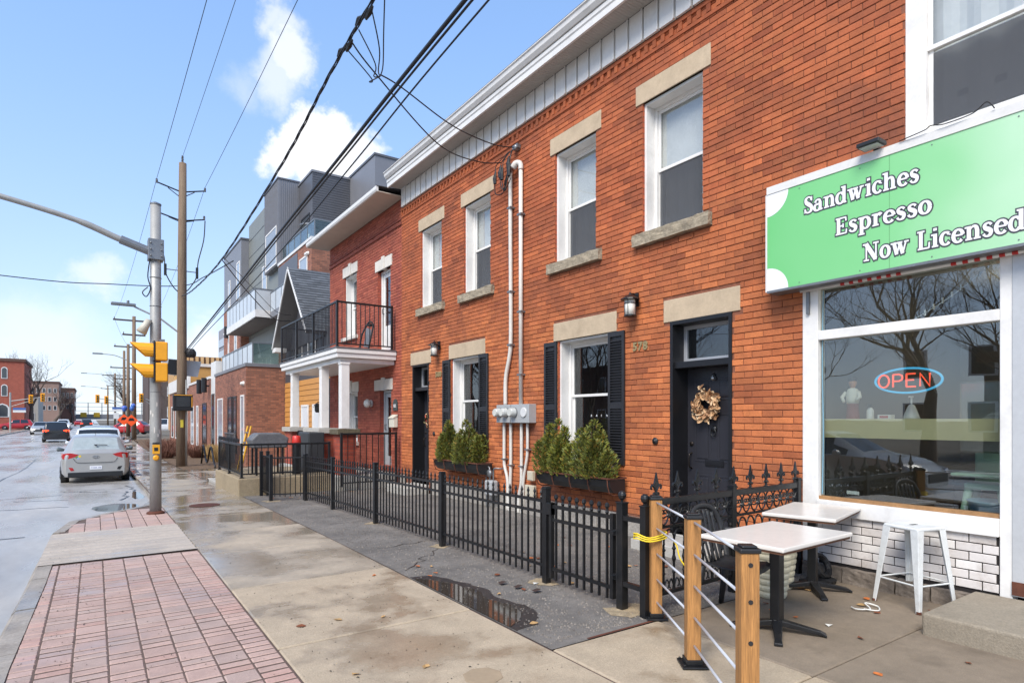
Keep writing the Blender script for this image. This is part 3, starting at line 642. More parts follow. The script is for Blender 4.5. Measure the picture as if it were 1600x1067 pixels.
# foundation stones
fr = random.Random(6); y = 3.55
while y < 13.7:
    w = fr.uniform(.35, .7); e = min(y + w, 13.72)
    if not any(a - .02 < (y + e) / 2 < c + .02 for a, c in DR):
        b = B(); b.box(FX - .06 + fr.uniform(-.01, .01), FX - .012, y + .006, e - .006, -.12, .285 + fr.uniform(-.03, .01)); b.obj('foundation_stone', mat('foundation_parging', (150, 144, 136), .9, var=.2, vs=4, bump=.8, bs=25, grime=((92, 86, 80), .5, 2)), rh, bevel=.012)
    y = e
# doors
DOORM = mat('black_door_paint', (44, 44, 50), .34, var=.06, coat=.2)
def panel_door(house, X, y0, y1, z0, z1, m, six=True):
    b = B(); b.box(X, X + .05, y0, y1, z0, z1); d = b.obj('door', m, house, bevel=.003); w = y1 - y0; hh = z1 - z0
    for fy in ((.14, .44), (.56, .86)):
        for fz in ((.08, .34), (.42, .72), (.80, .93)):
            b = B(); a, c, e, f = y0 + w * fy[0], y0 + w * fy[1], z0 + hh * fz[0], z0 + hh * fz[1]; t = .022
            b.box(X - .006, X - .0005, a, c, e, e + t); b.box(X - .006, X - .0005, a, c, f - t, f); b.box(X - .006, X - .0005, a, a + t, e + t, f - t); b.box(X - .006, X - .0005, c - t, c, e + t, f - t)
            b.box(X - .009, X - .0005, a + t + .02, c - t - .02, e + t + .02, f - t - .02); b.obj('door_panel', m, d, bevel=.003)
    return d
BRASS = mat('dark_bronze', (50, 44, 40), .35, .7, var=.1)
for n, (a, c) in enumerate(DR[::-1]):
    fr_ = .045
    b = B(); b.box(FX - .02, FX + .34, a, a + fr_, DZ[0], DZ[1]); b.box(FX - .02, FX + .34, c - fr_, c, DZ[0], DZ[1]); b.box(FX - .02, FX + .34, a + fr_, c - fr_, DZ[1] - .05, DZ[1]); b.box(FX + .02, FX + .34, a + fr_, c - fr_, 2.28, 2.36)
    b.obj('door_frame', BLACKP, rh, bevel=.004)
    b = B(); x = FX + .20; y0, y1, z0, z1 = a + fr_, c - fr_, 2.36, 2.84; t = .05
    b.box(x, x + .05, y0, y0 + t, z0, z1); b.box(x, x + .05, y1 - t, y1, z0, z1); b.box(x, x + .05, y0 + t, y1 - t, z1 - t, z1); b.box(x, x + .05, y0 + t, y1 - t, z0, z0 + t)
    tr = b.obj('transom_window', mat('silver_frame', (170, 172, 176), .4, .3, var=.04), rh, bevel=.004)
    b = B(); b.box(x + .02, x + .024, y0 + t, y1 - t, z0 + t, z1 - t); b.obj('pane', GLS, tr)
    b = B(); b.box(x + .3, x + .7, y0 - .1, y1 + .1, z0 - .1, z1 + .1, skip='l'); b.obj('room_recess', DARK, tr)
    d = panel_door(rh, FX + .28, a + fr_, c - fr_, .2, 2.28, DOORM)
    x = FX + .28
    if n == 0:
        b = B(); b.box(x - .012, x - .001, 4.72, 5.0, 1.02, 1.10); b.box(x - .016, x - .011, 4.74, 4.98, 1.035, 1.085); b.obj('mail_slot', BLACKP, d, bevel=.003)
        b = B(); b.lathe([(.04, 0), (.045, -.01), (.03, -.03)], (x, 4.86, 1.5), 12, axis='x'); b.tube([(x - .03, 4.86 + .035 * math.sin(t), 1.455 + .05 * math.cos(t)) for t in [k * .5236 for k in range(12)]], .008, 6, closed=True); b.obj('door_knocker', BLACKM, d, smooth=True)
        b = B(); b.lathe([(.022, 0), (.03, -.01), (.03, -.05), (.012, -.06)], (x, 4.86, 2.14), 10, axis='x'); b.tube([(x, 4.86, 2.2), (x - .03, 4.86, 2.18), (x - .05, 4.86, 2.15)], .012, 6); b.obj('door_camera', mat('satin_nickel', (170, 170, 168), .3, .8, var=.05), d, smooth=True)
    hy = c - fr_ - .07
    b = B(); b.tube(spline([(x, hy, .98), (x - .05, hy, 1.0), (x - .06, hy, 1.08), (x - .05, hy, 1.16), (x, hy, 1.18)], 4), .011, 6); b.lathe([(.028, 0), (.03, -.012), (.018, -.02)], (x, hy, 1.30), 12, axis='x'); b.obj('door_handle', BRASS, d, smooth=True)
    b = B(); b.box(FX - .05, FX + .34, a, c, .10, .14); b.box(FX + .0, FX + .34, a, c, -.1, .10); b.obj('threshold', CONCP, rh, bevel=.006)
    b = B(); b.box(FX - .62, FX - .07, a - .12, c + .12, -.15, .12); tag(b.obj('door_step', CONCP, bevel=.012), 'low concrete step at the ' + ('right' if n == 0 else 'left') + '-hand black door of the orange row house', 'step')
# wreaths
def wreath(name, label, x, y, z, rad, cols, n, seed):
    r = random.Random(seed); t = thing(name, label, 'wreath', (x, y, z))
    b = B(); b.tube([(x, y + rad * math.cos(k * .5236), z + rad * math.sin(k * .5236)) for k in range(12)], .014, 6, closed=True); b.obj('twig_ring', mat('twig', (84, 62, 44), .9, var=.2), t)
    ms = [mat('dried_leaf_%d_%s' % (i, name), c, .7, var=.15, vs=20) for i, c in enumerate(cols)]
    lm = []
    for m in ms:
        for s in (.055, .045):
            b = B(); P = []
            for k in range(9): a = k / 8 * math.pi; P.append((-.004 - .014 * math.sin(a), s * math.cos(a), s * .45 * math.sin(a)))
            for k in range(1, 8): a = k / 8 * math.pi; P.append((-.004 - .004 * math.sin(a), -s * math.cos(a), -s * .45 * math.sin(a)))
            b._add(P + [(.01, 0, 0)], [(k, (k + 1) % 16, 16) for k in range(16)]); lm.append(b.mesh('leaf', m))
    for _ in range(n):
        a = r.uniform(0, 6.283); rr = rad + r.gauss(0, rad * .22)
        place('leaf', r.choice(lm), t, (x - r.uniform(.01, .07), y + rr * math.cos(a), z + rr * math.sin(a)), (r.uniform(0, 6.3), r.uniform(-.5, .5), r.uniform(-.5, .5)), (1,) + (r.uniform(.8, 1.3),) * 2)
    return t
wreath('leaf_wreath', 'dried tan leaf wreath on the right-hand black door', FX + .24, 4.93, 1.80, .145, ((190, 152, 112), (158, 116, 80), (206, 178, 142)), 150, 3)
wreath('flower_wreath', 'small red and cream wreath on the left-hand black door', FX + .24, 12.62, 1.62, .17, ((170, 70, 50), (200, 170, 140), (96, 84, 50)), 60, 4)
# louvred shutters
def shutter(y0, y1, z0, z1):
    x = FX - .045; b = B(); f = .045; zm = z0 + (z1 - z0) * .42
    b.box(x, FX - .013, y0, y0 + f, z0, z1); b.box(x, FX - .013, y1 - f, y1, z0, z1)
    for za, zb in ((z0, z0 + .09), (zm, zm + .09), (z1 - .07, z1)): b.box(x, FX - .013, y0 + f, y1 - f, za, zb)
    b.box(x + .027, x + .030, y0 + f, y1 - f, z0 + .09, z1 - .07)
    s = b.obj('shutter', SHUT, rh, bevel=.003); z = z0 + .10
    sb = B(); w = y1 - y0 - 2 * f - .004; sb._add([(-.018, -w / 2, -.008), (-.018, w / 2, -.008), (.008, w / 2, .008), (.008, -w / 2, .008), (-.018, -w / 2, -.014), (-.018, w / 2, -.014), (.008, w / 2, .003), (.008, -w / 2, .003)], [(0, 1, 2, 3), (7, 6, 5, 4), (0, 4, 5, 1), (1, 5, 6, 2), (2, 6, 7, 3), (3, 7, 4, 0)])
    me = sb.mesh('slat', SHUT)
    while z < z1 - .09:
        if not (zm - .02 < z < zm + .105): place('slat', me, s, (x + .016, (y0 + y1) / 2, z))
        z += .040
SHUT = mat('shutter_black', (40, 40, 43), .42, var=.12, vs=5)
for a, c in GW: shutter(a - .33, a - .005, .97, 2.88); shutter(c + .005, c + .33, .97, 2.88)
# frieze boards, soffit, fascia, roof
EX = 5.78
for i in range(56):
    y0 = 13.62 - i * .272
    b = B(); b.box(FX - .075, FX - .037, y0 - .250, y0, 6.765, 7.19); b.box(FX - .092, FX - .0755, y0 - .250, y0 - .232, 6.765, 7.19)
    b.obj('frieze_board', WHITE2, rh)
for i in range(50):
    y0 = 13.62 - i * .305
    b = B(); b.box(EX, FX - .08, y0 - .300, y0, 7.193, 7.21); 
    for k in range(1, 6): b.box(EX, FX - .09, y0 - k * .05 - .003, y0 - k * .05 + .003, 7.1895, 7.1925)
    b.obj('soffit_panel', mat('shaded_soffit_vinyl', (172, 168, 162), .55, var=.05), rh)  # greyer than the frieze boards: shade under the eaves put into the colour
def gut(prof, y0, y1, name, m, par):
    b = B(); b.prism([(x, y0, z) for x, z in prof], (0, y1 - y0, 0)); return b.obj(name, m, par)
gut([(EX + .02, 7.16), (EX - .015, 7.16), (EX - .015, 7.25), (EX - .03, 7.27), (EX - .03, 7.33), (EX - .02, 7.34), (EX + .02, 7.34)], -1.6, 13.62, 'fascia', WHITE2, rh)
gut([(EX - .02, 7.345), (EX - .05, 7.345), (EX - .09, 7.40), (EX - .10, 7.46), (EX - .12, 7.475), (EX - .12, 7.49), (EX - .02, 7.49)], -1.6, 13.62, 'gutter', WHITE2, rh)
ROOFM = mat('roof_felt', (70, 70, 74), .9, var=.15)
b = B(); b.prism([(EX - .1, -1.6, 7.495), (EX - .1, -1.6, 7.52), (14, -1.6, 7.9), (14, -1.6, 7.3), (FX + .34, -1.6, 7.3), (FX - .03, -1.6, 7.3), (EX + .03, -1.6, 7.4)], (0, 15.2, 0)); b.obj('roof', ROOFM, rh)
b = B(); b.box(FX + .3, 14, 3.6, 13.7, -.2, 7.28, skip='l'); b.obj('house_body', DARK, rh)
# lanterns
def lantern(label, y, z):
    x = FX - .015; t = thing('wall_lantern', label, 'lamp', (x, y, z)); cx = x - .13
    b = B(); b.box(x - .02, x - .002, y - .045, y + .045, z - .02, z + .16); b.tube([(x - .02, y, z + .12), (x - .07, y, z + .15), (cx, y, z + .14)], .012, 6); b.obj('bracket', BLACKM, t)
    b = B(); b.lathe([(.135, .0), (.13, .012), (.05, .06), (.014, .08), (.012, .1)], (cx, y, z + .06), 12); b.obj('lamp_roof', BLACKM, t)
    b = B(); b.lathe([(.070, -.15), (.076, .06)], (cx, y, z), 14); b.obj('lamp_glass', mat('frosted_glass', (226, 224, 214), .4, var=.04), t, smooth=True)
    b = B()
    for k in range(4): a = k * math.pi / 2 + .4; b.tube([(cx + .08 * math.cos(a), y + .08 * math.sin(a), z - .16), (cx + .08 * math.cos(a), y + .08 * math.sin(a), z + .065)], .005, 5)
    for zz in (.01,): b.tube([(cx + .08 * math.cos(k * .5236), y + .08 * math.sin(k * .5236), z + zz) for k in range(12)], .005, 5, closed=True)
    b.lathe([(.03, -.18), (.084, -.17), (.084, -.15)], (cx, y, z), 12); b.obj('lamp_cage', BLACKM, t)
lantern('black wall lantern with frosted glass beside the right-hand black door', 5.92, 3.20)
lantern('small black wall lantern between the left-hand door and shuttered window', 11.75, 3.16)
# numbers, door bells
def bfont(name, txt, size, M, m, parent=None, ext=.004, offset=0., align='LEFT'):
    cu = bpy.data.curves.new(name, 'FONT'); cu.body = txt; cu.size = size; cu.extrude = ext; cu.offset = offset; cu.align_x = align; cu.resolution_u = 3
    tmp = bpy.data.objects.new('tmp', cu); COL.objects.link(tmp); dg = bpy.context.evaluated_depsgraph_get(); me = bpy.data.meshes.new_from_object(tmp.evaluated_get(dg)); COL.objects.unlink(tmp); bpy.data.objects.remove(tmp)
    me.transform(M); me.materials.clear(); me.materials.append(m); o = bpy.data.objects.new(name, me); link(o, parent); return o
# text on a wall facing -x reads towards -y
def face_x(x, y, z): return Matrix(((0, 0, -1, x), (-1, 0, 0, y), (0, 1, 0, z), (0, 0, 0, 1)))
GOLD = mat('aged_brass', (150, 134, 96), .45, .2, var=.1)
for txt, y, z in (('578', 5.985, 2.575), ('580', 11.92, 2.55)):
    t = thing('house_number', 'brass house number %s beside the %s black door' % (txt, 'right-hand' if txt == '578' else 'left-hand'), 'number', (FX - .02, y, z))
    for i, chh in enumerate(txt): bfont('digit', chh, .155, face_x(FX - .02, y - i * .095, z), GOLD, t, .008, .006)
for y, z, w in ((5.58, 1.33, 'right'), (12.0, 1.30, 'left')):
    b = B(); b.lathe([(.045, 0), (.05, -.012), (.04, -.022), (.018, -.024), (.016, -.032)], (FX - .012, y, z), 14, axis='x'); tag(b.obj('door_bell', BLACKPL, smooth=True), 'round black door bell beside the %s-hand black door' % w, 'door bell')
# window boxes and cedars
def conifer(label, x, y, z0, h, rad, seed):
    r = random.Random(seed); t = thing('dwarf_cedar', label, 'shrub', (x, y, z0), group='cedars in the window boxes')
    b = B(); b.tube([(x, y, z0 - .1), (x + .01, y, z0 + h * .4), (x, y + .01, z0 + h * .8)], [.02, .014, .004], 6); b.obj('trunk', mat('cedar_bark', (84, 62, 46), .9, var=.2), t)
    b = B(); plumes = [(x, y, h * .96, rad * .62)]
    for _ in range(10):
        a = r.uniform(0, 6.283); q = rad * (.35 + .5 * r.random() ** .7); plumes.append((x + q * math.cos(a) * .7, y + q * math.sin(a), h * (1 - .5 * (q / rad) ** 1.5) * r.uniform(.75, 1.02), rad * r.uniform(.42, .62)))
    for px0, py0, ph, pr0 in plumes:
        tint = r.uniform(.8, 1.2); yel = r.random(); lx, ly = r.uniform(-.06, .06), r.uniform(-.1, .1)
        for _ in range(560):
            u = r.random() ** .9; env = pr0 * (1 - u ** 2.6) ** .7 * (.7 + 1.2 * u if u < .25 else 1); a = r.uniform(0, 6.283); q = env * (.35 + .65 * math.sqrt(r.random()))
            p = Vector((px0 + lx * u + q * math.cos(a), py0 + ly * u + q * math.sin(a), z0 - .02 + ph * u)); s = r.uniform(.014, .034)
            dirv = Vector((math.cos(a) * .7, math.sin(a) * .7, r.uniform(.2, 1.1))).normalized(); sd_ = dirv.cross(Vector((r.uniform(-1, 1), r.uniform(-1, 1), r.uniform(-1, 1)))).normalized()
            k = r.random(); c = (1, 1, 1) if k < .5 else ((1.4, 1.28, .75) if k < .72 + .1 * yel else ((.66, .72, .75) if k < .88 else (1.7, .98, .62))); sh = r.uniform(.8, 1.2) * tint
            b._add([p - sd_ * s * .5, p + dirv * s, p + sd_ * s * .5, p + dirv * s * 1.9 + sd_ * s * .2, p - dirv * s * .4], [(4, 2, 1, 0), (0, 1, 3), (1, 2, 3)], 0, tuple(q_ * sh for q_ in c))
    b.obj('foliage', CEDAR, t)
    return t
CEDAR = mat('cedar_foliage', (98, 104, 46), .65, attr=True, var=.15, vs=8)
def window_box(label, y0, y1, z1):
    x0, x1 = 5.80, 6.12; t = thing('window_box', label, 'planter', (5.95, (y0 + y1) / 2, z1 - .2))
    b = B(); n = 10
    sec = [(x1, z1 - .02), (x1, z1 - .19), (x1 - .08, z1 - .22), (x0 + .09, z1 - .2), (x0 + .02, z1 - .12), (x0, z1 - .02)]
    b.prism([(x, y0 + .01, z) for x, z in sec], (0, y1 - y0 - .02, 0)); b.obj('liner', BLACKPL, t, bevel=.01)
    b = B(); b.tube([(x0 - .01, y0, z1), (x0 - .01, y1, z1), (x1, y1, z1), (x1, y0, z1)], .013, 5, closed=True); b.obj('rim', RUST, t)
    nb = 5
    for i in range(nb):
        y = lerp(y0 + .03, y1 - .03, i / (nb - 1)); b = B(); b.tube([(x0 - .012, y, z1), (x0 - .004, y, z1 - .1), (x0 + .03, y, z1 - .2), (x0 + .1, y, z1 - .235), (x1, y, z1 - .235)], .009, 5); b.obj('bracket_bar', RUST, t)
    b = B(); b.box(x0 + .02, x1 - .005, y0 + .02, y1 - .02, z1 - .05, z1 - .012); b.obj('soil', SOIL, t)
    return t
window_box('rusty iron window box with two cedars below the left shuttered window', 9.50, 11.28, .80)
window_box('rusty iron window box with two cedars below the right shuttered window', 6.06, 7.75, .80)
for lab, y, h, rad, sd_ in (('dwarf cedar at the left end of the left window box', 10.86, .86, .29, 1), ('dwarf cedar at the right end of the left window box', 10.08, .88, .33, 2),
                            ('dwarf cedar at the left end of the right window box, the narrower', 7.40, .90, .29, 3), ('dwarf cedar at the right end of the right window box, the widest', 6.58, .88, .38, 5)):
    conifer(lab, 5.95, y, .78, h, rad, sd_)
# electric masts and meters
CPVC = mat('grey_conduit', (206, 202, 194), .5, var=.08, vs=4, grime=((130, 122, 110), .3, 4))
MBOX = mat('meter_box_grey', (166, 168, 168), .5, .1, var=.07, vs=4)
x = FX - .065
t = thing('service_mast', 'grey conduit mast with weatherhead between upper windows, bending left above the meters', 'conduit', (x, 8.95, 1.9))
b = B(); b.tube(spline([(x, 8.94, 6.08), (x, 8.94, 5), (x, 8.93, 4), (x, 8.93, 3.05), (x, 8.97, 2.75), (x, 9.07, 2.45), (x, 9.10, 2.25), (x, 9.10, 1.88)], 6), .036, 10); b.obj('pipe', CPVC, t, smooth=True)
b = B(); b.lathe([(.045, -.05), (.05, 0), (.06, .05), (.05, .1), (.02, .12)], (x - .02, 8.94, 6.08), 10); b.obj('weatherhead', GREYM, t, smooth=True)
for z in (5.4, 3.9, 2.95): b = B(); b.box(x - .045, FX - .005, 8.88, 8.99, z - .015, z + .015); b.obj('strap', GREYM, t)
t = thing('service_mast', 'straight grey conduit mast with curved weatherhead to the right of the other mast', 'conduit', (x, 8.62, 1.9))
b = B(); b.tube([(x, 8.62, 6.0), (x, 8.62, 4), (x, 8.62, 1.88)], .036, 10); b.obj('pipe', CPVC, t, smooth=True)
b = B(); b.tube(spline([(x, 8.62, 5.98), (x, 8.63, 6.08), (x - .03, 8.70, 6.12), (x - .05, 8.78, 6.06)], 4), [.045] * 5 + [.05] * 4 + [.06] * 4, 10); b.obj('weatherhead', CPVC, t, smooth=True)
for z in (5.2, 3.5, 2.4): b = B(); b.box(x - .045, FX - .005, 8.56, 8.68, z - .015, z + .015); b.obj('strap', GREYM, t)
def meter_box(label, y0, y1, meters, blank):
    t = thing('electric_meter_box', label, 'meter', (FX - .1, (y0 + y1) / 2, 1.56)); b = B(); b.box(FX - .17, FX - .012, y0, y1, 1.56, 1.88); bx = b.obj('enclosure', MBOX, t, bevel=.006)
    for y in meters:
        b = B(); b.lathe([(.085, 0), (.085, -.02), (.078, -.03), (.075, -.10), (.06, -.115)], (FX - .17, y, 1.74), 18, axis='x'); m_ = b.obj('meter', mat('meter_glass', (178, 180, 176), .15, var=.05), t, smooth=True)
        b = B(); b.lathe([(.062, 0), (.062, -.004)], (FX - .286, y, 1.74), 16, axis='x'); b.obj('dial', mat('meter_face', (196, 196, 188), .5, var=.05), m_)
        b = B(); b.lathe([(.09, .0), (.09, -.018)], (FX - .171, y, 1.74), 18, axis='x'); b.obj('ring', GREYM, m_)
    for y in blank: b = B(); b.lathe([(.082, 0), (.085, -.015), (.08, -.022)], (FX - .17, y, 1.74), 18, axis='x'); b.obj('blank_cover', mat('meter_blank', (206, 206, 204), .4, var=.03), t)
meter_box('left grey meter box with two round glass meters', 8.80, 9.24, (9.13, 8.92), ())
meter_box('right grey meter box with one glass meter and a blank cover', 8.24, 8.78, (8.66,), (8.38,))
for i, (lab, p) in enumerate((('first', [(9.14, 1.56), (9.14, .9), (9.12, .75), (9.03, .5), (9.03, -.05)]), ('second', [(8.93, 1.56), (8.93, .8), (8.95, .4), (8.97, .2), (8.97, -.05)]),
                      ('third', [(8.60, 1.56), (8.60, .8), (8.61, .5), (8.68, .25), (8.70, -.05)]), ('fourth', [(8.42, 1.56), (8.42, 1.1), (8.45, .9), (8.53, .6), (8.55, .4), (8.56, .15), (8.62, -.05)]))):
    t = thing('conduit', '%s from the left of the grey conduits running down from the meters' % lab, 'conduit', (x, p[-1][0], 0)); b = B(); b.tube(spline([(x, y, z) for y, z in p], 5), .03 if i < 3 else .026, 8); b.obj('pipe', CPVC, t, smooth=True)
    b = B(); b.box(x - .036, FX - .008, p[1][0] - .05, p[1][0] + .05, p[1][1] - .012, p[1][1] + .012); b.obj('strap', GREYM, t)
t = thing('gas_meter', 'small grey gas meter with piping on the brick wall left of the conduits', 'meter', (FX - .15, 9.42, .1))
b = B(); b.box(FX - .26, FX - .1, 9.28, 9.52, .22, .50); b.obj('meter_body', MBOX, t, bevel=.03)
b = B(); b.tube(spline([(FX - .17, 9.34, .5), (FX - .17, 9.34, .66), (FX - .17, 9.30, .72), (FX - .1, 9.22, .72), (FX + .02, 9.2, .72)], 4), .016, 6); b.tube(spline([(FX - .17, 9.46, .5), (FX - .17, 9.46, .68), (FX - .17, 9.52, .74), (FX - .17, 9.58, .68), (FX - .17, 9.58, -.1)], 4), .016, 6); b.obj('piping', GREYM, t, smooth=True)
b = B(); b.lathe([(.06, -.03), (.075, 0), (.06, .03)], (FX - .18, 9.46, .62), 12, axis='x'); b.obj('regulator', GREYM, t, smooth=True)
for lab, y, z, w, h in (('small beige junction box on the wall beside the right conduit', 8.28, .66, .16, .16), ('beige electrical box below the small junction box', 8.30, .40, .26, .2)):
    t = thing('junction_box', lab, 'box', (FX - .06, y, z - h / 2)); b = B(); b.box(FX - .12, FX - .062, y - w / 2, y + w / 2, z - h / 2, z + h / 2); b.obj('case', mat('beige_plastic', (190, 182, 162), .5, var=.05), t, bevel=.006)
    b = B(); b.box(FX - .128, FX - .1205, y - w / 2 + .015, y + w / 2 - .015, z - h / 2 + .015, z + h / 2 - .015); b.obj('cover', mat('beige_plastic', (190, 182, 162)), t, bevel=.003)
b = B(); b.lathe([(.05, 0), (.05, -.08), (.035, -.1)], (FX - .012, 8.77, 6.42), 10, axis='x'); b.box(FX - .09, FX - .02, 8.69, 8.85, 6.40, 6.47); tag(b.obj('service_insulator', GREYM), 'grey wall insulator where the service wires reach the brick', 'insulator')
# window decal letters
for txt, z in (('RAIN', 1.66), ('IN', 1.26)):
    for i, chh in enumerate(txt): bfont('decal_letter', chh, .05, face_x(FX + .155, 7.05 - (i + (2 if txt == 'IN' else 0)) * .115, z), mat('decal_white', (230, 230, 230), .6, var=.02), rh, .001)
# ================================================================== CAFE
cf = thing('cafe_building', 'orange brick cafe with white framed shop window and white tiled base', 'building', (FX, 1.0, 0))
ch_ = [(.9, 2.55, 4.10, 5.95), (-1.6, 3.53, -1, 3.10)]
cw = wall_sheet('wall', BRKM, cf, FX, -1.6, 3.5295, -.3, 6.95, ch_, .34, REVB)
bricks(cw, BRK, FX, -1.6, 3.53, .30 + .075 * 37, 6.74, [(.9, 2.55, 4.10, 5.95), (.7, 2.6, 5.95, 6.22)], dorange, 110, lambda y, z: y > 1.9 and z > 4.1, seed=9, i0=37, tooth='hi')
b = B(); b.box(FX - .016, FX + .1, .7, 2.6, 5.95, 6.22); b.obj('lintel', STONE, cf, bevel=.006)
st = B(); y = -1.5; r = random.Random(2)
while y < 3.5: st.box(FX - .03, FX - .012, y, y + .062, 6.60, 6.70, col=dorange(y, 6.6, r)); y += .145
st.box(FX - .035, FX - .012, -1.6, 3.529, 6.70, 6.755, col=(.8, .7, .7)); st.box(FX - .025, FX - .012, -1.6, 3.529, 6.545, 6.59, col=(.85, .75, .75))
o = bpy.data.objects.new('dentil_course', st.mesh('dentil_course', BRK)); link(o, cf); o['kind'] = 'stuff'
sash_window(cf, FX, .9, 2.55, 4.10, 5.95, inset=.0, blind='curtain', fw=.17, mid=4.98, label='upper window above the sign with white net curtain')
b = B(); b.box(FX + .05, FX + .053, 1.1, 2.34, 4.28, 4.93); b.obj('insect_screen', SCREENM, cf)
b = B(); b.box(FX + .16, FX + .2, 1.0, 2.4, 4.50, 4.56); b.obj('sash_bar', GREYM, cf)
# shopfront frame
SX = FX - .03
b = B(); b.box(SX, SX + .14, 3.36, 3.525, .0, 3.06); b.box(SX, SX + .14, 1.745, 1.83, .0, 3.06); b.box(SX, SX + .14, 1.83, 3.36, 2.44, 2.535); b.box(SX, SX + .14, 1.83, 3.36, 2.97, 3.06); b.box(SX - .03, SX + .14, 1.83, 3.36, .645, .795)
b.obj('shop_window_frame', WHITE, cf, bevel=.006)
b = B(); b.box(SX + .02, SX + .10, 1.83, 3.36, .796, .83); b.obj('inner_ledge', mat('worn_timber', (150, 112, 72), .7, var=.2, vs=8), cf)
b = B(); b.box(SX + .06, SX + .066, 1.83, 3.36, .80, 2.44); b.obj('shop_pane', GLSD, cf)
b = B(); b.box(SX + .06, SX + .066, 1.83, 3.36, 2.535, 2.97); b.obj('transom_pane', GLSD, cf)
b = B(); b.box(SX - .01, SX + .12, 1.66, 1.744, .18, 3.06); b.box(SX + .0, SX + .12, .78, 1.66, 2.38, 2.46); b.box(SX, SX + .12, .72, .78, .18, 3.06); b.obj('door_frame', mat('brushed_aluminium', (190, 192, 194), .4, .2, var=.06), cf, bevel=.004)
b = B(); b.box(SX + .03, SX + .08, 1.57, 1.655, .19, 2.375); b.box(SX + .03, SX + .08, .79, .87, .19, 2.375); b.box(SX + .03, SX + .08, .87, 1.57, .19, .42); b.box(SX + .03, SX + .08, .87, 1.57, 2.29, 2.375); d = b.obj('door', WHITE, cf, bevel=.004)
b = B(); b.box(SX + .05, SX + .056, .87, 1.57, .42, 2.29); b.obj('pane', GLSD, d)
b = B(); b.box(SX + .05, SX + .056, .78, 1.66, 2.46, 3.06); b.obj('door_transom_pane', GLSD, cf)
b = B(); b.box(SX - .016, SX - .0105, 1.66, 1.745, .19, .30); b.obj('kick_plate', RUST, cf)
b = B(); b.box(SX + .01, SX + .12, -1.6, .715, .0, 3.06); b.obj('shop_flank', WHITE2, cf)
# tiled stall riser, tile by tile, on a dark joint bed
tb = B(); tb.box(SX + .02, SX + .1, 1.83, 3.52, .1, .645); tbed = tb.obj('tile_bed', mat('dark_grout', (34, 30, 30), .9, var=.1), cf)
TILE = [mat('white_glazed_brick_%d' % i, c, .35, var=.06, vs=6, grime=((140, 122, 104), .5, 4)) for i, c in enumerate(((214, 208, 204), (204, 198, 194), (220, 216, 212)))]
tmesh = {}
def tile_me(w, h, i):
    k = (round(w, 3), round(h, 3), i)
    if k not in tmesh: tmesh[k] = chip_mesh('tile', TILE[i], .02, w, h, .003, None)
    return tmesh[k]
z = .64; row = 0; tr_ = random.Random(4)
while z > .17:
    zl = max(z - .070, .155); y = 3.52 - (.0 if row % 2 else .098)
    ed = [3.52] + ([] if row % 2 else [3.42])
    while ed[-1] > 1.84: ed.append(max(ed[-1] - .196, 1.835))
    for a, c in zip(ed, ed[1:]):
        if a - c > .02: place('tile', tile_me(a - c - .009, z - zl - .0005, tr_.randrange(3)), tbed, (SX + .017 + tr_.uniform(-.001, .001), (a + c) / 2, (z + zl) / 2))
    z = zl - .009; row += 1
y = 3.50; r = random.Random(5)
while y > 1.0:
    w = r.uniform(.28, .5); b = B(); b.box(SX - .07 + r.uniform(-.015, .015), SX + .1, max(y - w + .012, .9), y, -.1, .142 + r.uniform(-.01, .004)); o = b.obj('base_stone', RUBBLE, cf)
    md = o.modifiers.new('sub', 'SUBSURF'); md.subdivision_type = 'SIMPLE'; md.levels = md.render_levels = 3; dm = o.modifiers.new('hewn', 'DISPLACE'); dm.texture = bpy.data.textures['hewn']; dm.texture_coords = 'GLOBAL'; dm.strength = .04; dm.mid_level = .6
    y -= w
b = B(); b.box(5.13, FX - .04, -1.5, 2.0, -.1, .165); o = b.obj('cafe_step', mat('step_concrete', (140, 130, 114), .85, var=.15, vs=2, bump=.6, bs=70, grime=((96, 84, 68), .5, 2)), bevel=.02, seg=3); tag(o, 'wide worn concrete step at the cafe door', 'step')
# interior
IW = mat('cafe_wall', (104, 100, 95), .9, var=.06); 
b = B(); b.box(FX + .36, 10.2, -1.4, 3.48, .0, 3.35, skip='l'); b.obj('shop_room', IW, cf)
b = B(); b.box(FX + .37, 10.1, -1.3, 3.4, .004, .012); b.obj('shop_floor', mat('cafe_floor', (76, 70, 66), .4, var=.1), cf)
b = B(); b.box(FX + .3, 10.1, -1.3, 3.47, 3.2, 3.3); b.obj('shop_ceiling', mat('cafe_ceiling', (150, 148, 144), .9, var=.05), cf)
b = B(); b.box(FX + .18, FX + .20, 1.84, 3.44, 1.43, 1.625); b.box(FX + .20, FX + .52, 1.84, 3.44, 1.60, 1.622); b.obj('window_counter', mat('beige_laminate', (206, 194, 148), .5, var=.04), cf)
b = B(); b.box(8.6, 9.2, -.6, 3.0, 0, 1.0); b.box(8.55, 9.25, -.65, 3.05, 1.0, 1.05); tag(b.obj('service_counter', mat('counter_dark', (70, 66, 62), .5, var=.1)), 'dark service counter inside the cafe', 'counter')
for y0, y1, z0, z1, lab in ((2.55, 2.95, 1.75, 2.35, 'framed pale menu board on the cafe back wall'), (1.9, 2.3, 1.85, 2.4, 'framed dark picture on the cafe back wall')):
    t = thing('picture_frame', lab, 'picture', (10.1, y0, z0)); b = B(); b.box(10.1, 10.16, y0, y1, z0, z1); b.obj('frame', mat('frame_wood', (62, 48, 38), .5, var=.1), t); b = B(); b.box(10.09, 10.1, y0 + .05, y1 - .05, z0 + .05, z1 - .05); b.obj('sheet', mat('menu_paper' if y0 > 2.4 else 'dark_print', (170, 156, 128) if y0 > 2.4 else (50, 48, 50), .7, var=.1), t)
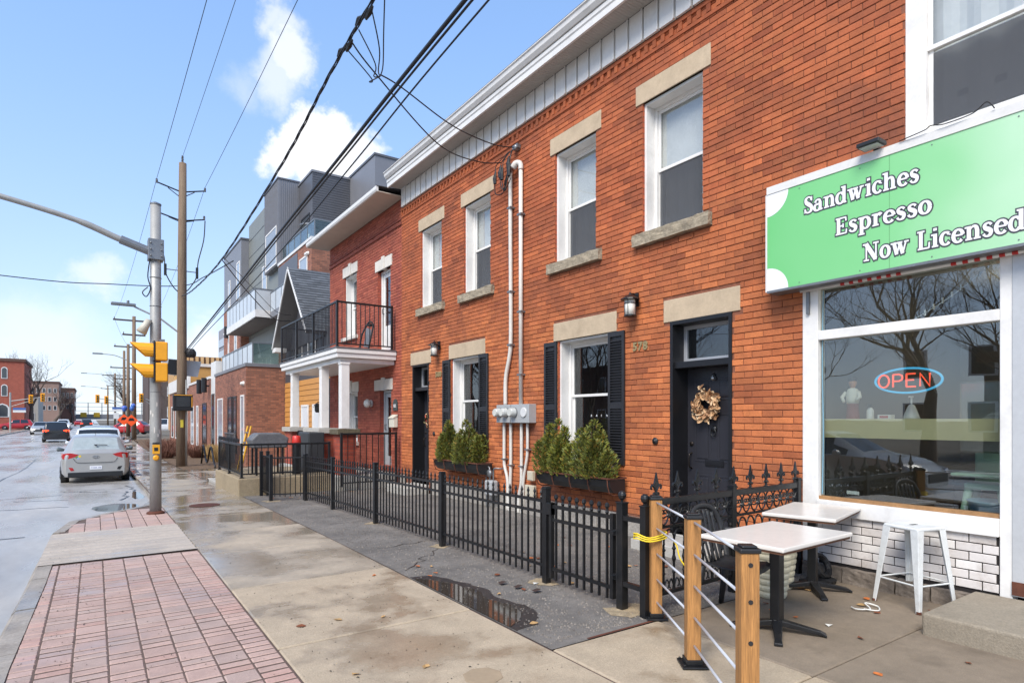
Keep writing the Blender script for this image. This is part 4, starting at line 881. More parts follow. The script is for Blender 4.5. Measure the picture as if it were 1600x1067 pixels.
STEEL = mat('stainless', (170, 168, 160), .25, .9, var=.05)
t = thing('steel_appliance', 'stainless steel cafe appliance on the window counter at right', 'appliance', (6.9, 2.0, 1.62)); b = B(); b.box(6.85, 7.3, 1.5, 2.35, 1.3, 1.98); b.obj('case', STEEL, t, bevel=.02); b = B(); b.box(6.84, 6.85, 1.92, 1.94, 1.32, 1.96); b.obj('door_handle', GREYM, t)
# lit ceiling lamp inside
t = thing('ceiling_lamp', 'small warm ceiling lamp glowing inside the shop', 'lamp', (8.2, 1.9, 3.0)); b = B(); b.lathe([(.02, 0), (.14, .02), (.16, .1), (.1, .16)], (8.2, 1.9, 3.02), 14); b.obj('lamp_bowl', mat('lamp_glow', (255, 232, 190), .4, emit=((255, 226, 180), 4.), var=0), t)
pl_ = bpy.data.lights.new('cafe_lamp_light', 'POINT'); pl_.energy = 18; pl_.color = (1, .86, .66); pl_.shadow_soft_size = .15; po = bpy.data.objects.new('cafe_lamp_light', pl_); po.location = (8.2, 1.9, 2.9); COL.objects.link(po)
# chef figurine
t = thing('chef_figurine', 'painted chef figurine in white shirt and red apron on window counter', 'figurine', (6.52, 3.18, 1.622)); c0 = (6.52, 3.18, 1.622)
b = B(); b.lathe([(.062, 0), (.066, .01), (.058, .08), (.055, .15), (.06, .16)], c0, 14); b.obj('apron', mat('apron_red', (120, 52, 40), .6, var=.1), t, smooth=True)
b = B(); b.lathe([(.056, .16), (.064, .2), (.066, .26), (.05, .31), (.022, .325)], c0, 14); b.tube([(6.51, 3.12, 1.90), (6.48, 3.09, 1.85), (6.46, 3.12, 1.82)], [.024, .02, .016], 8); b.tube([(6.51, 3.24, 1.90), (6.48, 3.27, 1.85), (6.46, 3.24, 1.80)], [.024, .02, .016], 8); b.obj('shirt', mat('shirt_white', (214, 208, 196), .7, var=.08), t, smooth=True)
b = B(); b.lathe([(.018, .32), (.024, .335), (.036, .36), (.038, .385), (.03, .41)], c0, 12); b.lathe([(.008, -.045), (.012, -.038), (.006, -.03)], (6.52, 3.18, 1.995), 6, axis='x'); b.obj('head', mat('figurine_skin', (190, 140, 108), .6, var=.06), t, smooth=True)
b = B(); b.lathe([(.034, .395), (.042, .40), (.044, .42), (.03, .44), (.01, .445)], c0, 12); b.obj('cap', mat('cap_brown', (74, 56, 44), .8, var=.1), t, smooth=True)
t = thing('pump_dispenser', 'white pump dispenser bottle on the window counter', 'bottle', (6.5, 2.62, 1.622)); b = B(); b.lathe([(.075, 0), (.07, .02), (.03, .13), (.018, .14)], (6.5, 2.62, 1.622), 12); b.obj('bottle', WHITE2, t, smooth=True); b = B(); b.tube([(6.5, 2.62, 1.76), (6.5, 2.62, 1.83)], .008, 6); b.box(6.46, 6.52, 2.61, 2.63, 1.83, 1.845); b.obj('pump', WHITE2, t)
t = thing('spray_bottle', 'small white spray bottle with black top by the figurine', 'bottle', (6.55, 3.02, 1.622)); b = B(); b.lathe([(.032, 0), (.035, .01), (.033, .09), (.014, .12)], (6.55, 3.02, 1.622), 12); b.obj('bottle', WHITE2, t, smooth=True); b = B(); b.box(6.51, 6.57, 3.01, 3.03, 1.742, 1.78); b.obj('trigger', BLACKPL, t, bevel=.004)
t = thing('paper_stack', 'loose stack of white papers at the right end of window counter', 'papers', (6.5, 1.95, 1.622))
for k in range(5): b = B(); b.cbox((6.45 + .01 * k, 1.95 - .012 * k, 1.63 + .012 * k), (.1, .14, .003), M=None); b.obj('sheet', LITM, t)
t = thing('folded_box', 'small white carton on the window counter', 'box', (6.52, 2.86, 1.622)); b = B(); b.box(6.48, 6.58, 2.80, 2.92, 1.623, 1.665); b.obj('carton', LITM, t, bevel=.003); b = B(); b.box(6.478, 6.48, 2.82, 2.90, 1.632, 1.656); b.obj('print_strip', mat('red_print', (170, 60, 50), .6), t)
# high chair and blue tub behind the glass
HC = mat('mint_plastic', (168, 196, 172), .4, var=.05)
t = thing('high_chair', 'mint green plastic high chair behind the shop window', 'chair', (6.75, 2.05, 0))
for sx, sy in ((-1, -1), (-1, 1), (1, -1), (1, 1)): b = B(); b.tube([(6.75 + sx * .1, 2.08 + sy * .12, 1.0), (6.75 + sx * .2, 2.08 + sy * .26, .01)], [.035, .022], 8); b.obj('leg', HC, t, smooth=True)
b = B(); b.box(6.6, 6.9, 1.93, 2.23, .98, 1.04); b.obj('seat', HC, t, bevel=.02)
b = B(); b.box(6.86, 6.92, 1.93, 2.23, 1.0, 1.38); b.obj('backrest', HC, t, bevel=.02)
b = B(); b.box(6.5, 6.78, 1.86, 2.30, 1.10, 1.13); b.obj('tray', HC, t, bevel=.012)
t = thing('blue_tub', 'pale blue round plastic tub on the shop floor inside', 'tub', (6.62, 1.98, .8)); b = B(); b.lathe([(.16, 0), (.2, .18), (.215, .2), (.205, .2), (.155, .02), (.01, .015)], (6.55, 1.97, .70), 20); b.obj('tub', mat('pale_blue_plastic', (140, 176, 196), .35, var=.05), t, smooth=True)
b = B(); b.box(6.4, 6.8, 1.6, 2.2, 0, .70); tag(b.obj('storage_crate', mat('crate_dark', (48, 48, 52), .6, var=.1)), 'dark storage crate under the blue tub', 'crate')
# OPEN neon sign
t = thing('open_sign', 'oval OPEN neon sign, red letters in blue ring, inside the shop window', 'sign', (FX + .1, 2.57, 1.87)); xo = FX + .085; cy, cz, ry, rz = 2.57, 1.985, .285, .115
NB = mat('neon_blue', (60, 150, 190), .4, emit=((70, 170, 215), .55), var=0); NR = mat('neon_red', (235, 80, 50), .4, emit=((255, 92, 60), .75), var=0)
b = B(); b.tube([(xo + .01, cy + ry * math.cos(k * math.pi / 20), cz + rz * math.sin(k * math.pi / 20)) for k in range(40)], .011, 6, closed=True); b.obj('ring', NB, t, smooth=True)
def nl(strokes, yo):
    b = B()
    for s in strokes: b.tube([(xo - .015, yo - px * .105, cz - .06 + pz * .12) for px, pz in s], .0085, 6)
    b.obj('letter', NR, t, smooth=True)
nl([[(.45 + .45 * math.sin(k * math.pi / 8), .5 + .5 * math.cos(k * math.pi / 8)) for k in range(17)]], cy + .245)
nl([[(0, 0), (0, 1)], [(0, 1), (.5, 1), (.72, .9), (.78, .73), (.7, .55), (.5, .47), (0, .47)]], cy + .115)
nl([[(0, 0), (0, 1)], [(0, 1), (.72, 1)], [(0, .52), (.6, .52)], [(0, 0), (.75, 0)]], cy + .0)
nl([[(0, 0), (0, 1), (.75, 0), (.75, 1)]], cy - .115)
b = B(); b.box(xo + .02, xo + .03, cy - .24, cy + .24, cz - .005, cz + .005); b.obj('mount_bar', BLACKPL, t)
# ---- shop sign
GX = 5.98
sg = thing('shop_sign', 'long green shop sign above the cafe window, white serif lettering', 'sign', (GX, 1.5, 3.0))
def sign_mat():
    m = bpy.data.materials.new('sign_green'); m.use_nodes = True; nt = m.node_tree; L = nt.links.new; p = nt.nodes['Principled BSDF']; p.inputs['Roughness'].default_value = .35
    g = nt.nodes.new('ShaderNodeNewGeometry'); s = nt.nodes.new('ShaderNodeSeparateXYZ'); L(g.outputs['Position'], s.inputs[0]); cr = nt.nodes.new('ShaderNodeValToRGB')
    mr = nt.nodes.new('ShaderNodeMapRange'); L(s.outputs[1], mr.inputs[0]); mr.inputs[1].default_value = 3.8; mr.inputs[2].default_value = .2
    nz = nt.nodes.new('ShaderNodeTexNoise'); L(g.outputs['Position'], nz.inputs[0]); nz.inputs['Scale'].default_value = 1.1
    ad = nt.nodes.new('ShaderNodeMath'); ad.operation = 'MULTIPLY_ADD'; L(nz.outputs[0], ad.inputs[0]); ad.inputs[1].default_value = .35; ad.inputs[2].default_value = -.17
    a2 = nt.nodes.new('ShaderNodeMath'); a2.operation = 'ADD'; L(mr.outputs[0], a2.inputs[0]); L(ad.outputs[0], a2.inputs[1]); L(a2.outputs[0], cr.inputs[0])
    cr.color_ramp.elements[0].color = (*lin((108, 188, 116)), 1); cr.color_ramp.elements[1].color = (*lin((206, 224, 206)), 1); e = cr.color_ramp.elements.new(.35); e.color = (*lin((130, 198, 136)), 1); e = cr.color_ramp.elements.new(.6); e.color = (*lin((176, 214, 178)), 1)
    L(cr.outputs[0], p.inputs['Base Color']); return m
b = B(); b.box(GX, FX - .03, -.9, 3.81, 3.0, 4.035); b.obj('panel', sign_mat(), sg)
for k in range(5):
    for z in (3.03, 4.0): b = B(); b.lathe([(.006, 0), (.006, -.003)], (GX - .001, 3.45 - k * .6, z), 6, axis='x'); b.obj('screw', GREYM, sg)
for y_ in (2.59, 1.37): b = B(); b.box(GX - .0012, GX - .0006, y_, y_ + .003, 3.0, 4.03); b.obj('panel_seam', mat('seam_green', (84, 130, 88), .5, var=.1), sg)
b = B(); b.box(GX - .008, FX - .02, -.9, 3.815, 4.036, 4.115); b.obj('top_trim', WHITE2, sg)
b = B(); b.box(GX - .006, FX - .02, -.9, 3.812, 2.975, 2.999); b.obj('bottom_trim', GREYM, sg)
b = B(); b.box(GX - .004, FX - .02, 3.811, 3.83, 2.99, 4.036); b.obj('end_trim', WHITE2, sg)
for zc, s in ((4.034, -1), (3.001, 1)):
    b = B(); b.poly([(GX - .002, 3.81, zc)] + [(GX - .002, 3.81 - .24 * math.cos(k * math.pi / 24), zc + s * .24 * math.sin(k * math.pi / 24)) for k in range(13)]); b.obj('corner_disc', mat('print_white', (226, 226, 228), .4, var=.02), sg)
# serif lettering drawn as strokes: (points, widths)
TK, TN = .22, .10
def arc(cx, cy, rx, ry, a0, a1, n=14, tk=TK, tn=TN):
    P = []; Wd = []
    for k in range(n + 1):
        a = R(lerp(a0, a1, k / n)); P.append((cx + rx * math.cos(a), cy + ry * math.sin(a))); Wd.append(lerp(tn, tk, abs(math.cos(a)) ** 1.3))
    return P, Wd
def ln(x0, y0, x1, y1, w=TK, w2=None): return [(x0, y0), (x1, y1)], [w, w2 or w]
def ser(x, y, w=.36, t=.09): return ln(x - w / 2, y, x + w / 2, y, t)
def stem(x, y0, y1, top='l', bot=True):
    s = [ln(x, y0, x, y1)]
    if bot: s.append(ser(x, y0 + .045))
    if top == 'l': s.append(ln(x - .22, y1 - .05, x, y1 - .045, .09))
    if top == 'f': s.append(ser(x, y1 - .045))
    return s
def sp(pts, ws, k=6):
    P = [(p.x, p.y) for p in spline([(x, y, 0) for x, y in pts], k)]; n = len(P); Wd = [ws[min(int(i / (n - 1) * (len(ws) - 1)), len(ws) - 2)] for i in range(n)]
    Wd = []
    for i in range(n):
        f = i / (n - 1) * (len(ws) - 1); j = min(int(f), len(ws) - 2); Wd.append(lerp(ws[j], ws[j + 1], f - j))
    return P, Wd
XH = .7
GL = {
 'n': (.86, stem(.22, 0, XH) + [sp([(.24, .46), (.36, .62), (.5, .66), (.6, .58), (.64, .42)], [.08, .1, .14, .2, TK]), ln(.64, .44, .64, 0), ser(.64, .045)]),
 'a': (.74, [sp([(.14, .5), (.2, .62), (.34, .66), (.46, .6), (.5, .44)], [.2, .12, .1, .16, TK]), ln(.5, .46, .5, .08), sp([(.5, .1), (.56, .03), (.68, .06)], [.16, .1, .06]), arc(.28, .2, .2, .19, 60, 330)]),
 'd': (.84, [arc(.32, .34, .24, .32, 40, 320), ln(.58, 0.02, .58, 1.0), ln(.38, .955, .58, .955, .09), ln(.58, .045, .74, .045, .09)]),
 'w': (1.12, [ln(.16, XH, .34, .03), ln(.34, .03, .52, .62, TN), ln(.5, .66, .7, .03), ln(.7, .03, .9, XH, TN), ser(.15, XH - .045), ser(.5, XH - .045), ser(.92, XH - .045, .28)]),
 'i': (.46, stem(.24, 0, XH) + [ln(.24, .86, .24, 1.0, .2)]),
 'c': (.66, [arc(.36, .34, .25, .32, 45, 320), ln(.52, .5, .54, .56, .2)]),
 'h': (.88, stem(.22, 0, 1.0) + [sp([(.24, .46), (.36, .62), (.5, .66), (.6, .58), (.64, .42)], [.08, .1, .14, .2, TK]), ln(.64, .44, .64, 0), ser(.64, .045)]),
 'e': (.70, [arc(.36, .34, .25, .32, 5, 320), ln(.2, .37, .6, .37, .09)]),
 's': (.60, [sp([(.48, .56), (.4, .65), (.26, .66), (.15, .56), (.2, .43), (.34, .35), (.46, .24), (.42, .08), (.28, .02), (.16, .06), (.1, .16)], [.16, .1, .1, .18, .22, .24, .22, .18, .1, .1, .16])]),
 'r': (.64, stem(.22, 0, XH) + [sp([(.24, .44), (.34, .6), (.46, .64), (.54, .57)], [.08, .12, .18, .22])]),
 'o': (.74, [arc(.36, .34, .25, .32, 0, 360, 20)]),
 'p': (.82, [ln(.22, -.32, .22, XH), ser(.22, -.275), ln(.02, XH - .05, .22, XH - .045, .09), arc(.44, .34, .24, .32, -150, 150)]),
 'S': (.72, [sp([(.58, .78), (.48, .94), (.32, .97), (.16, .86), (.2, .66), (.38, .52), (.56, .36), (.56, .14), (.36, .03), (.18, .08), (.1, .24)], [.16, .1, .1, .2, .24, .26, .24, .2, .1, .1, .16]), ln(.6, .7, .6, .98, .07), ln(.09, .02, .09, .3, .07)]),
 'E': (.84, [ln(.24, 0, .24, 1), ln(.06, .045, .72, .045, .09), ln(.06, .955, .7, .955, .09), ln(.24, .5, .52, .5, .09), ln(.72, .02, .74, .28, .09), ln(.69, .98, .71, .74, .09), ln(.53, .38, .53, .62, .09)]),
 'N': (1.06, [ln(.22, 0, .22, 1, TN), ln(.2, .98, .82, .04, .26), ln(.84, 0, .84, 1, TN), ser(.22, .045), ser(.14, .955, .3), ser(.84, .955)]),
 'L': (.80, [ln(.24, 0, .24, 1), ser(.24, .955, .42), ln(.06, .045, .7, .045, .09), ln(.7, .02, .72, .34, .09)]),
 ' ': (.4, [])}
PWH = mat('print_white', (226, 226, 228)); PGR = mat('print_charcoal', (66, 66, 72), .4, var=.03)
def strokes_mesh(b, strokes, tr, mi, grow, x, step=.00012):
    for si, (P, Wd) in enumerate(strokes):
        n = len(P); Lf = []; Rg = []; Q = [Vector((p[0], p[1])) for p in P]
        for i in range(n):
            t = (Q[min(i + 1, n - 1)] - Q[max(i - 1, 0)])
            t = t.normalized() if t.length > 1e-6 else Vector((1, 0)); nn = Vector((-t.y, t.x)); w = Wd[i] / 2 + grow; p = Q[i].copy()
            if i == 0: p -= t * grow
            if i == n - 1: p += t * grow
            Lf.append(p + nn * w); Rg.append(p - nn * w)
        xx = x - si * step
        for i in range(n - 1): b._add([tr(q, xx - .00002 * (i % 2)) for q in (Lf[i], Lf[i + 1], Rg[i + 1], Rg[i])], [(0, 1, 2, 3)], mi)
def sign_text(txt, y0, y1, z, cap):
    adv = sum(GL[c][0] for c in txt); sx = (y0 - y1) / adv; pen = 0
    for c in txt:
        w, strokes = GL[c]
        if strokes:
            b = B(); p0 = pen
            tr = lambda q, xx: (xx, y0 - (p0 + q.x) * sx, z + q.y * cap)
            strokes_mesh(b, strokes, tr, 0, .075, GX - .0022); strokes_mesh(b, strokes, tr, 1, 0, GX - .0052)
            o = bpy.data.objects.new('letter', b.mesh('letter', [PGR, PWH])); link(o, sg)
        pen += w
sign_text('Sandwiches', 3.40, 2.345, 3.715, .165)
sign_text('Espresso', 3.085, 2.245, 3.415, .165)
sign_text('Now Licensed', 2.82, 1.60, 3.105, .165)
t = thing('flood_light', 'small black flood light above the green sign', 'lamp', (FX - .1, 2.72, 4.12)); b = B(); b.box(GX - .14, GX + .02, 2.62, 2.82, 4.14, 4.18); b.obj('housing', BLACKPL, t, bevel=.008); b = B(); b.box(GX - .12, GX - .0, 2.64, 2.80, 4.133, 4.139); b.obj('lens', mat('lens_grey', (190, 190, 188), .2), t); b = B(); b.box(GX + .02, FX - .03, 2.70, 2.74, 4.12, 4.16); b.obj('arm', BLACKPL, t)
b = B(); b.tube(spline([(GX - .02, 2.5, 4.12), (GX - .03, 2.3, 4.135), (GX - .02, 2.25, 4.16), (GX - .03, 2.15, 4.13), (GX - .02, 1.95, 4.14), (GX - .03, 1.85, 4.19), (GX - .02, 1.8, 4.12)], 5), .005, 5); tag(b.obj('loose_cable', WIRE), 'thin black cable lying along the top of the green sign', 'cable')
# striped awning rod under the sign
t = thing('awning_rod', 'white rod with red stripes below the green sign', 'rod', (SX - .06, 2.5, 2.94)); xr, zr = SX - .05, 2.965
b = B(); b.tube([(xr, 3.52, zr), (xr, .6, zr)], .016, 8); b.obj('rod', WHITE2, t, smooth=True)
for k in range(13):
    y = 3.1 - k * .085 - (.35 if k > 6 else 0); b = B(); b.tube([(xr, y, zr), (xr, y - .04, zr)], .0172, 8); b.obj('stripe', mat('red_tape', (178, 40, 36), .5), t)
b = B(); b.box(SX - .03, SX - .001, 3.44, 3.47, 2.72, 2.95); b.obj('hook', GREYM, t)
b = B(); b.tube(spline([(SX + .05, 3.33, 2.95), (SX + .05, 3.34, 2.2), (SX + .05, 3.33, 1.5), (SX + .05, 3.34, .85)], 4), .006, 5); tag(b.obj('window_cable', mat('blue_cable', (110, 150, 170), .5)), 'thin pale blue cable down the left side of shop window', 'cable')
b = B(); b.tube(spline([(SX + .1, 2.5, 2.55), (SX + .1, 2.2, 2.72), (SX + .1, 1.9, 2.95)], 6), .004, 5)
for k in range(7): b.box(SX + .09, SX + .1, 2.42 - k * .07, 2.41 - k * .07, 2.57 + k * .045, 2.62 + k * .045)
tag(b.obj('string_lights', WHITE2), 'string of small white lights inside the shop transom', 'string lights')
b = B(); b.box(SX + .0665, SX + .068, 2.98, 3.1, .87, .905); tag(b.obj('window_sticker', LITM), 'small white and red sticker low on the shop window', 'sticker')
# ================================================================== RED BRICK HOUSE WITH BALCONY
ha = thing('balcony_house', 'red brick house with white porch and black railed balcony', 'house', (FX, 16.5, 0))
AH = [(16.88, 17.90, 4.05, 5.87), (14.46, 15.32, 3.40, 5.54), (14.42, 15.16, .42, 2.38), (16.80, 17.85, .97, 2.42)]
AST = [(16.80, 18.02, 5.87, 6.16), (14.36, 15.45, 5.54, 5.82), (14.32, 15.51, 2.38, 2.66), (16.70, 17.95, 2.42, 2.70)]
def dred(y, z, r):
    k = r.random(); s = r.uniform(.86, 1.12); c = (1, 1, 1) if k < .6 else ((.85, .78, .8) if k < .8 else (1.1, 1.15, 1.1))
    return tuple(q * s for q in c)
REV2 = brick_tex('red_brick_reveal', (160, 76, 56), (140, 62, 50), (110, 70, 60))
wa = wall_sheet('wall', BRK2M, ha, FX + .02, 13.745, 19.28, -.4, 7.05, AH, .34, REV2)
bricks(wa, BRK2, FX + .02, 13.745, 19.28, .3, 7.0, AH + AST, dred, 120, lambda y, z: z > 3.4 and y < 16.5, seed=12)
st = B(); st.box(FX - .02, FX + .008, 13.745, 19.28, 6.40, 6.45, col=(.6, .55, .55)); st.box(FX - .012, FX + .008, 13.745, 19.28, 6.52, 6.56, col=(.65, .6, .6)); o = bpy.data.objects.new('string_course', st.mesh('string_course', BRK2)); link(o, ha); o['kind'] = 'stuff'
for a, c, z0, z1 in AST:
    m_ = (a + c) / 2
    for p, q in ((a, m_ - .09), (m_ + .09, c)): b = B(); b.box(FX - .012, FX + .1, p, q - .004, z0, z1); b.obj('lintel', STONEW, ha, bevel=.006)
    b = B(); b.box(FX - .03, FX + .1, m_ - .088, m_ + .088, z0 - .01, z1 + .05); b.obj('keystone', STONEW, ha, bevel=.006)
b = B(); b.box(FX - .07, FX + .15, 16.78, 18.0, 3.95, 4.05); b.obj('sill', STONEW, ha, bevel=.008)
b = B(); b.box(FX - .07, FX + .15, 16.7, 17.95, .87, .97); b.obj('sill', STONEW, ha, bevel=.008)
sash_window(ha, FX + .02, 16.88, 17.90, 4.05, 5.87, blind='curtain'); sash_window(ha, FX + .02, 16.80, 17.85, .97, 2.42, blind='curtain')
def glazed_door(house, X, y0, y1, z0, z1, m, gm, gz=.3):
    b = B(); b.box(X, X + .1, y0, y0 + .07, z0, z1); b.box(X, X + .1, y1 - .07, y1, z0, z1); b.box(X, X + .1, y0 + .07, y1 - .07, z1 - .07, z1); b.obj('door_frame', m, house, bevel=.004)
    b = B(); a, c = y0 + .08, y1 - .08; w = .10; zb = z0 + (z1 - z0) * gz
    b.box(X + .03, X + .07, a, a + w, z0, z1 - .08); b.box(X + .03, X + .07, c - w, c, z0, z1 - .08); b.box(X + .03, X + .07, a + w, c - w, z1 - .18, z1 - .08); b.box(X + .03, X + .07, a + w, c - w, z0, zb); d = b.obj('door', m, house, bevel=.004)
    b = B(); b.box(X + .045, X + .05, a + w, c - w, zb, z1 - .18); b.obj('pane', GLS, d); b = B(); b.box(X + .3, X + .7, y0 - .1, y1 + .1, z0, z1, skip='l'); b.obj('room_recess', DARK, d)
    b = B(); b.tube([(X + .03, c - .05, (z0 + z1) / 2 - .05), (X - .02, c - .05, (z0 + z1) / 2 - .05), (X - .02, c - .05, (z0 + z1) / 2 + .08), (X + .03, c - .05, (z0 + z1) / 2 + .08)], .01, 6); b.obj('door_handle', BRASS, d)
glazed_door(ha, FX + .12, 14.46, 15.32, 3.40, 5.54, WHITE, GLS, .32); glazed_door(ha, FX + .12, 14.42, 15.16, .42, 2.38, mat('storm_door_grey', (176, 180, 182), .4, var=.04), GLS, .12)
# eaves
gut([(5.56, 7.05), (5.52, 7.05), (5.50, 7.09), (5.50, 7.17), (5.56, 7.17)], 13.66, 19.45, 'fascia', WHITE2, ha)
b = B(); b.box(5.56, FX + .01, 13.66, 19.45, 7.04, 7.06); b.obj('soffit', mat('soffit_beige', (186, 174, 160), .6, var=.06), ha)
b = B(); b.prism([(5.5, 13.64, 7.175), (14, 13.64, 7.6), (14, 13.64, 7.2), (5.5, 13.64, 7.172)], (0, 5.82, 0)); b.obj('roof', ROOFM, ha)
b = B(); b.box(FX + .35, 14, 13.8, 19.27, -.2, 7.03, skip='l'); b.obj('house_body', brick_tex('side_brick', (170, 92, 58), (140, 74, 52), (140, 110, 96)), ha)
# balcony and porch
PX = 4.72; Y0, Y1 = 14.10, 19.25
def ring_slab(z0, z1, g, name, m):
    b = B(); b.box(PX - g, FX - .0, Y0 - g, Y1 + g, z0, z1); return b.obj(name, m, ha, bevel=.01)
ring_slab(3.30, 3.335, .06, 'balcony_deck', GREYM); ring_slab(3.20, 3.298, .045, 'balcony_fascia', WHITE); ring_slab(3.09, 3.198, .015, 'balcony_fascia', WHITE); ring_slab(2.98, 3.088, -.09, 'porch_beam', WHITE)
for y in (14.22, 15.75, 18.55):
    b = B(); b.box(PX + .1, PX + .30, y - .1, y + .1, 1.40, 2.98); b.box(PX + .085, PX + .315, y - .115, y + .115, 2.93, 2.98); b.obj('porch_column', WHITE, ha, bevel=.008)
PBR = brick_tex('pier_brick', (164, 74, 52), (140, 60, 46), (120, 78, 66))
for y0, y1 in ((14.0, 14.45), (15.45, 16.7), (18.25, 18.95)):
    b = B(); b.box(PX + .02, PX + .42, y0, y1, .3, 1.26); pier = b.obj('brick_pier', PBR, ha); b = B(); b.box(PX - .06, PX + .50, y0 - .08, y1 + .08, 1.261, 1.39); b.obj('pier_cap', mat('mossy_cap', (92, 84, 66), .9, var=.25, vs=8, bump=.6) if y0 < 14.3 else CONCP, pier, bevel=.015)
    b = B(); b.box(PX - .02, PX + .46, y0 - .04, y1 + .04, -.2, .299); b.obj('pier_base', CONCP, pier, bevel=.01)
b = B(); b.box(PX - .1, FX - .03, 14.0, 19.2, -.3, .28); b.obj('porch_floor', CONCP, ha, bevel=.012)
def railing(name, label, pts, z0, z1, par=None, sp_=.11, post=.05, m=None, mid=False, group=None, posts=None):
    """straight runs of square balusters between posts"""
    t = par or thing(name, label, 'railing', (pts[0][0], pts[0][1], z0), group=group); m = m or BLACKM
    for (x0, y0), (x1, y1) in zip(pts, pts[1:]):
        Ln = math.hypot(x1 - x0, y1 - y0); M = Matrix.Translation((x0, y0, 0)) @ Matrix.Rotation(math.atan2(y1 - y0, x1 - x0), 4, 'Z')
        b = B(); b.box(0, Ln, -.022, .022, z1 - .045, z1, M=M); b.obj('top_rail', m, t, bevel=.004)
        b = B(); b.box(0, Ln, -.015, .015, z0 + .07, z0 + .10, M=M); b.obj('bottom_rail', m, t)
        n = max(2, int(Ln / sp_)); bm_ = B(); bm_.box(-.008, .008, -.008, .008, z0 + .10, z1 - .045); me = bm_.mesh('baluster', m)
        for i in range(1, n): p = M @ Vector((Ln * i / n, 0, 0)); place('baluster', me, t, (p.x, p.y, 0))
    for x, y in (posts or pts):
        b = B(); h = post / 2; b.box(x - h, x + h, y - h, y + h, z0, z1 + .01); b.box(x - h - .015, x + h + .015, y - h - .015, y + h + .015, z0, z0 + .015); b.obj('post', m, t, bevel=.003)
    return t
railing('balcony_railing', 'black metal railing round the white balcony', [(FX - .1, Y0 + .02), (PX, Y0 + .02), (PX, Y1), (FX - .1, Y1)], 3.336, 4.43, posts=[(FX - .1, Y0 + .02), (PX, Y0 + .02), (PX, 16.0), (PX, 17.6), (PX, Y1)])
railing('porch_stair_railing', 'black metal railing beside the red house front door', [(PX - .0, 13.82), (FX - .12, 13.82)], .05, 1.30, sp_=.14)
railing('porch_rail', 'low black railing between the brick porch piers', [(PX + .2, 16.8), (PX + .2, 18.2)], .3, 1.3, sp_=.14)
# folded chair on the balcony
t = thing('folded_stroller', 'folded black and grey stroller leaning on the balcony', 'stroller', (5.6, 14.5, 3.336))
b = B(); b.tube(spline([(5.45, 14.6, 3.34), (5.5, 14.6, 3.7), (5.62, 14.55, 3.98), (5.68, 14.5, 4.06), (5.74, 14.45, 3.98), (5.68, 14.42, 3.7), (5.6, 14.4, 3.35)], 5), .022, 7); b.obj('frame', BLACKM, t, smooth=True)
b = B(); b.lathe([(.03, -.02), (.07, 0), (.07, .03), (.03, .05)], (5.68, 14.5, 3.96), 12); b.obj('handle_hub', BLACKPL, t)
b = B(); b.prism([(5.53, 14.55, 3.42), (5.64, 14.5, 3.42), (5.69, 14.5, 3.86), (5.60, 14.55, 3.90)], (.0, -.06, 0)); b.obj('fabric', mat('grey_cloth', (120, 124, 132), .8, var=.1), t)
# lamp, plaque, letter box by the door
t = thing('porch_lamp', 'round white porch lamp on the red brick wall', 'lamp', (FX - .02, 15.75, 2.02)); b = B(); b.lathe([(.09, 0), (.1, -.03), (.05, -.05)], (FX, 15.7, 2.05), 14, axis='x'); b.obj('back_plate', WHITE2, t); b = B(); b.lathe([(.05, -.05), (.11, -.09), (.12, -.14), (.08, -.2), (.02, -.22)], (FX, 15.7, 2.05), 14, axis='x'); b.obj('lamp_glass', mat('frosted_glass', (226, 224, 214)), t, smooth=True)
t = thing('number_plaque', 'dark house number plaque 582 above the letter box', 'plaque', (FX - .01, 14.12, 1.9)); b = B(); b.prism([(FX - .015, 14.12 + .13 * math.cos(k * math.pi / 8), 2.0 + .13 * math.sin(k * math.pi / 8)) for k in range(9)] + [(FX - .015, 13.99, 1.84), (FX - .015, 14.25, 1.84)], (.02, 0, 0)); b.obj('plate', mat('plaque_dark', (52, 60, 58), .4), t); bfont('digits', '582', .11, face_x(FX - .018, 14.22, 1.92), mat('decal_white', (230, 230, 230)), t, .002)
t = thing('letter_box', 'cream letter box on the wall right of the grey door', 'letter box', (FX - .05, 14.12, 1.45)); b = B(); b.box(FX - .11, FX - .0, 13.98, 14.28, 1.42, 1.68); b.obj('body', mat('cream_metal', (206, 202, 186), .4, var=.05), t, bevel=.01); b = B(); b.prism([(FX - .13, 13.97, 1.66), (FX - .01, 13.97, 1.74), (FX - .01, 13.97, 1.70), (FX - .13, 13.97, 1.645)], (0, .32, 0)); b.obj('lid', mat('cream_metal', (206, 202, 186)), t)
# ================================================================== ORANGE CLAD HOUSE WITH GABLE
oh = thing('gabled_house', 'orange clad house with steep grey shingled gable', 'house', (6.35, 22.4, -.2))
OX = 6.35; SID = mat('orange_cladding', (190, 134, 70), .55, var=.08, vs=3, stretch=(1, 1, 6)); CHAR = mat('charcoal_cladding', (74, 74, 78), .6, var=.06)
b = B(); b.box(OX + .02, 14, 19.3, 25.38, -.4, 4.7); b.box(OX + .01, OX + .02, 19.3, 25.38, 3.05, 4.7); b.obj('house_body', CHAR, oh)
z = .0
while z < 3.0:
    b = B(); b._add([(OX - .02, 19.3, z), (OX - .02, 25.36, z), (OX + .0, 25.36, z + .19), (OX + .0, 19.3, z + .19), (OX + .02, 19.3, z), (OX + .02, 25.36, z), (OX + .02, 25.36, z + .19), (OX + .02, 19.3, z + .19)], [(0, 1, 2, 3), (0, 4, 5, 1), (0, 3, 7, 4), (1, 5, 6, 2), (2, 6, 7, 3)]); b.obj('cladding_board', SID, oh); z += .192
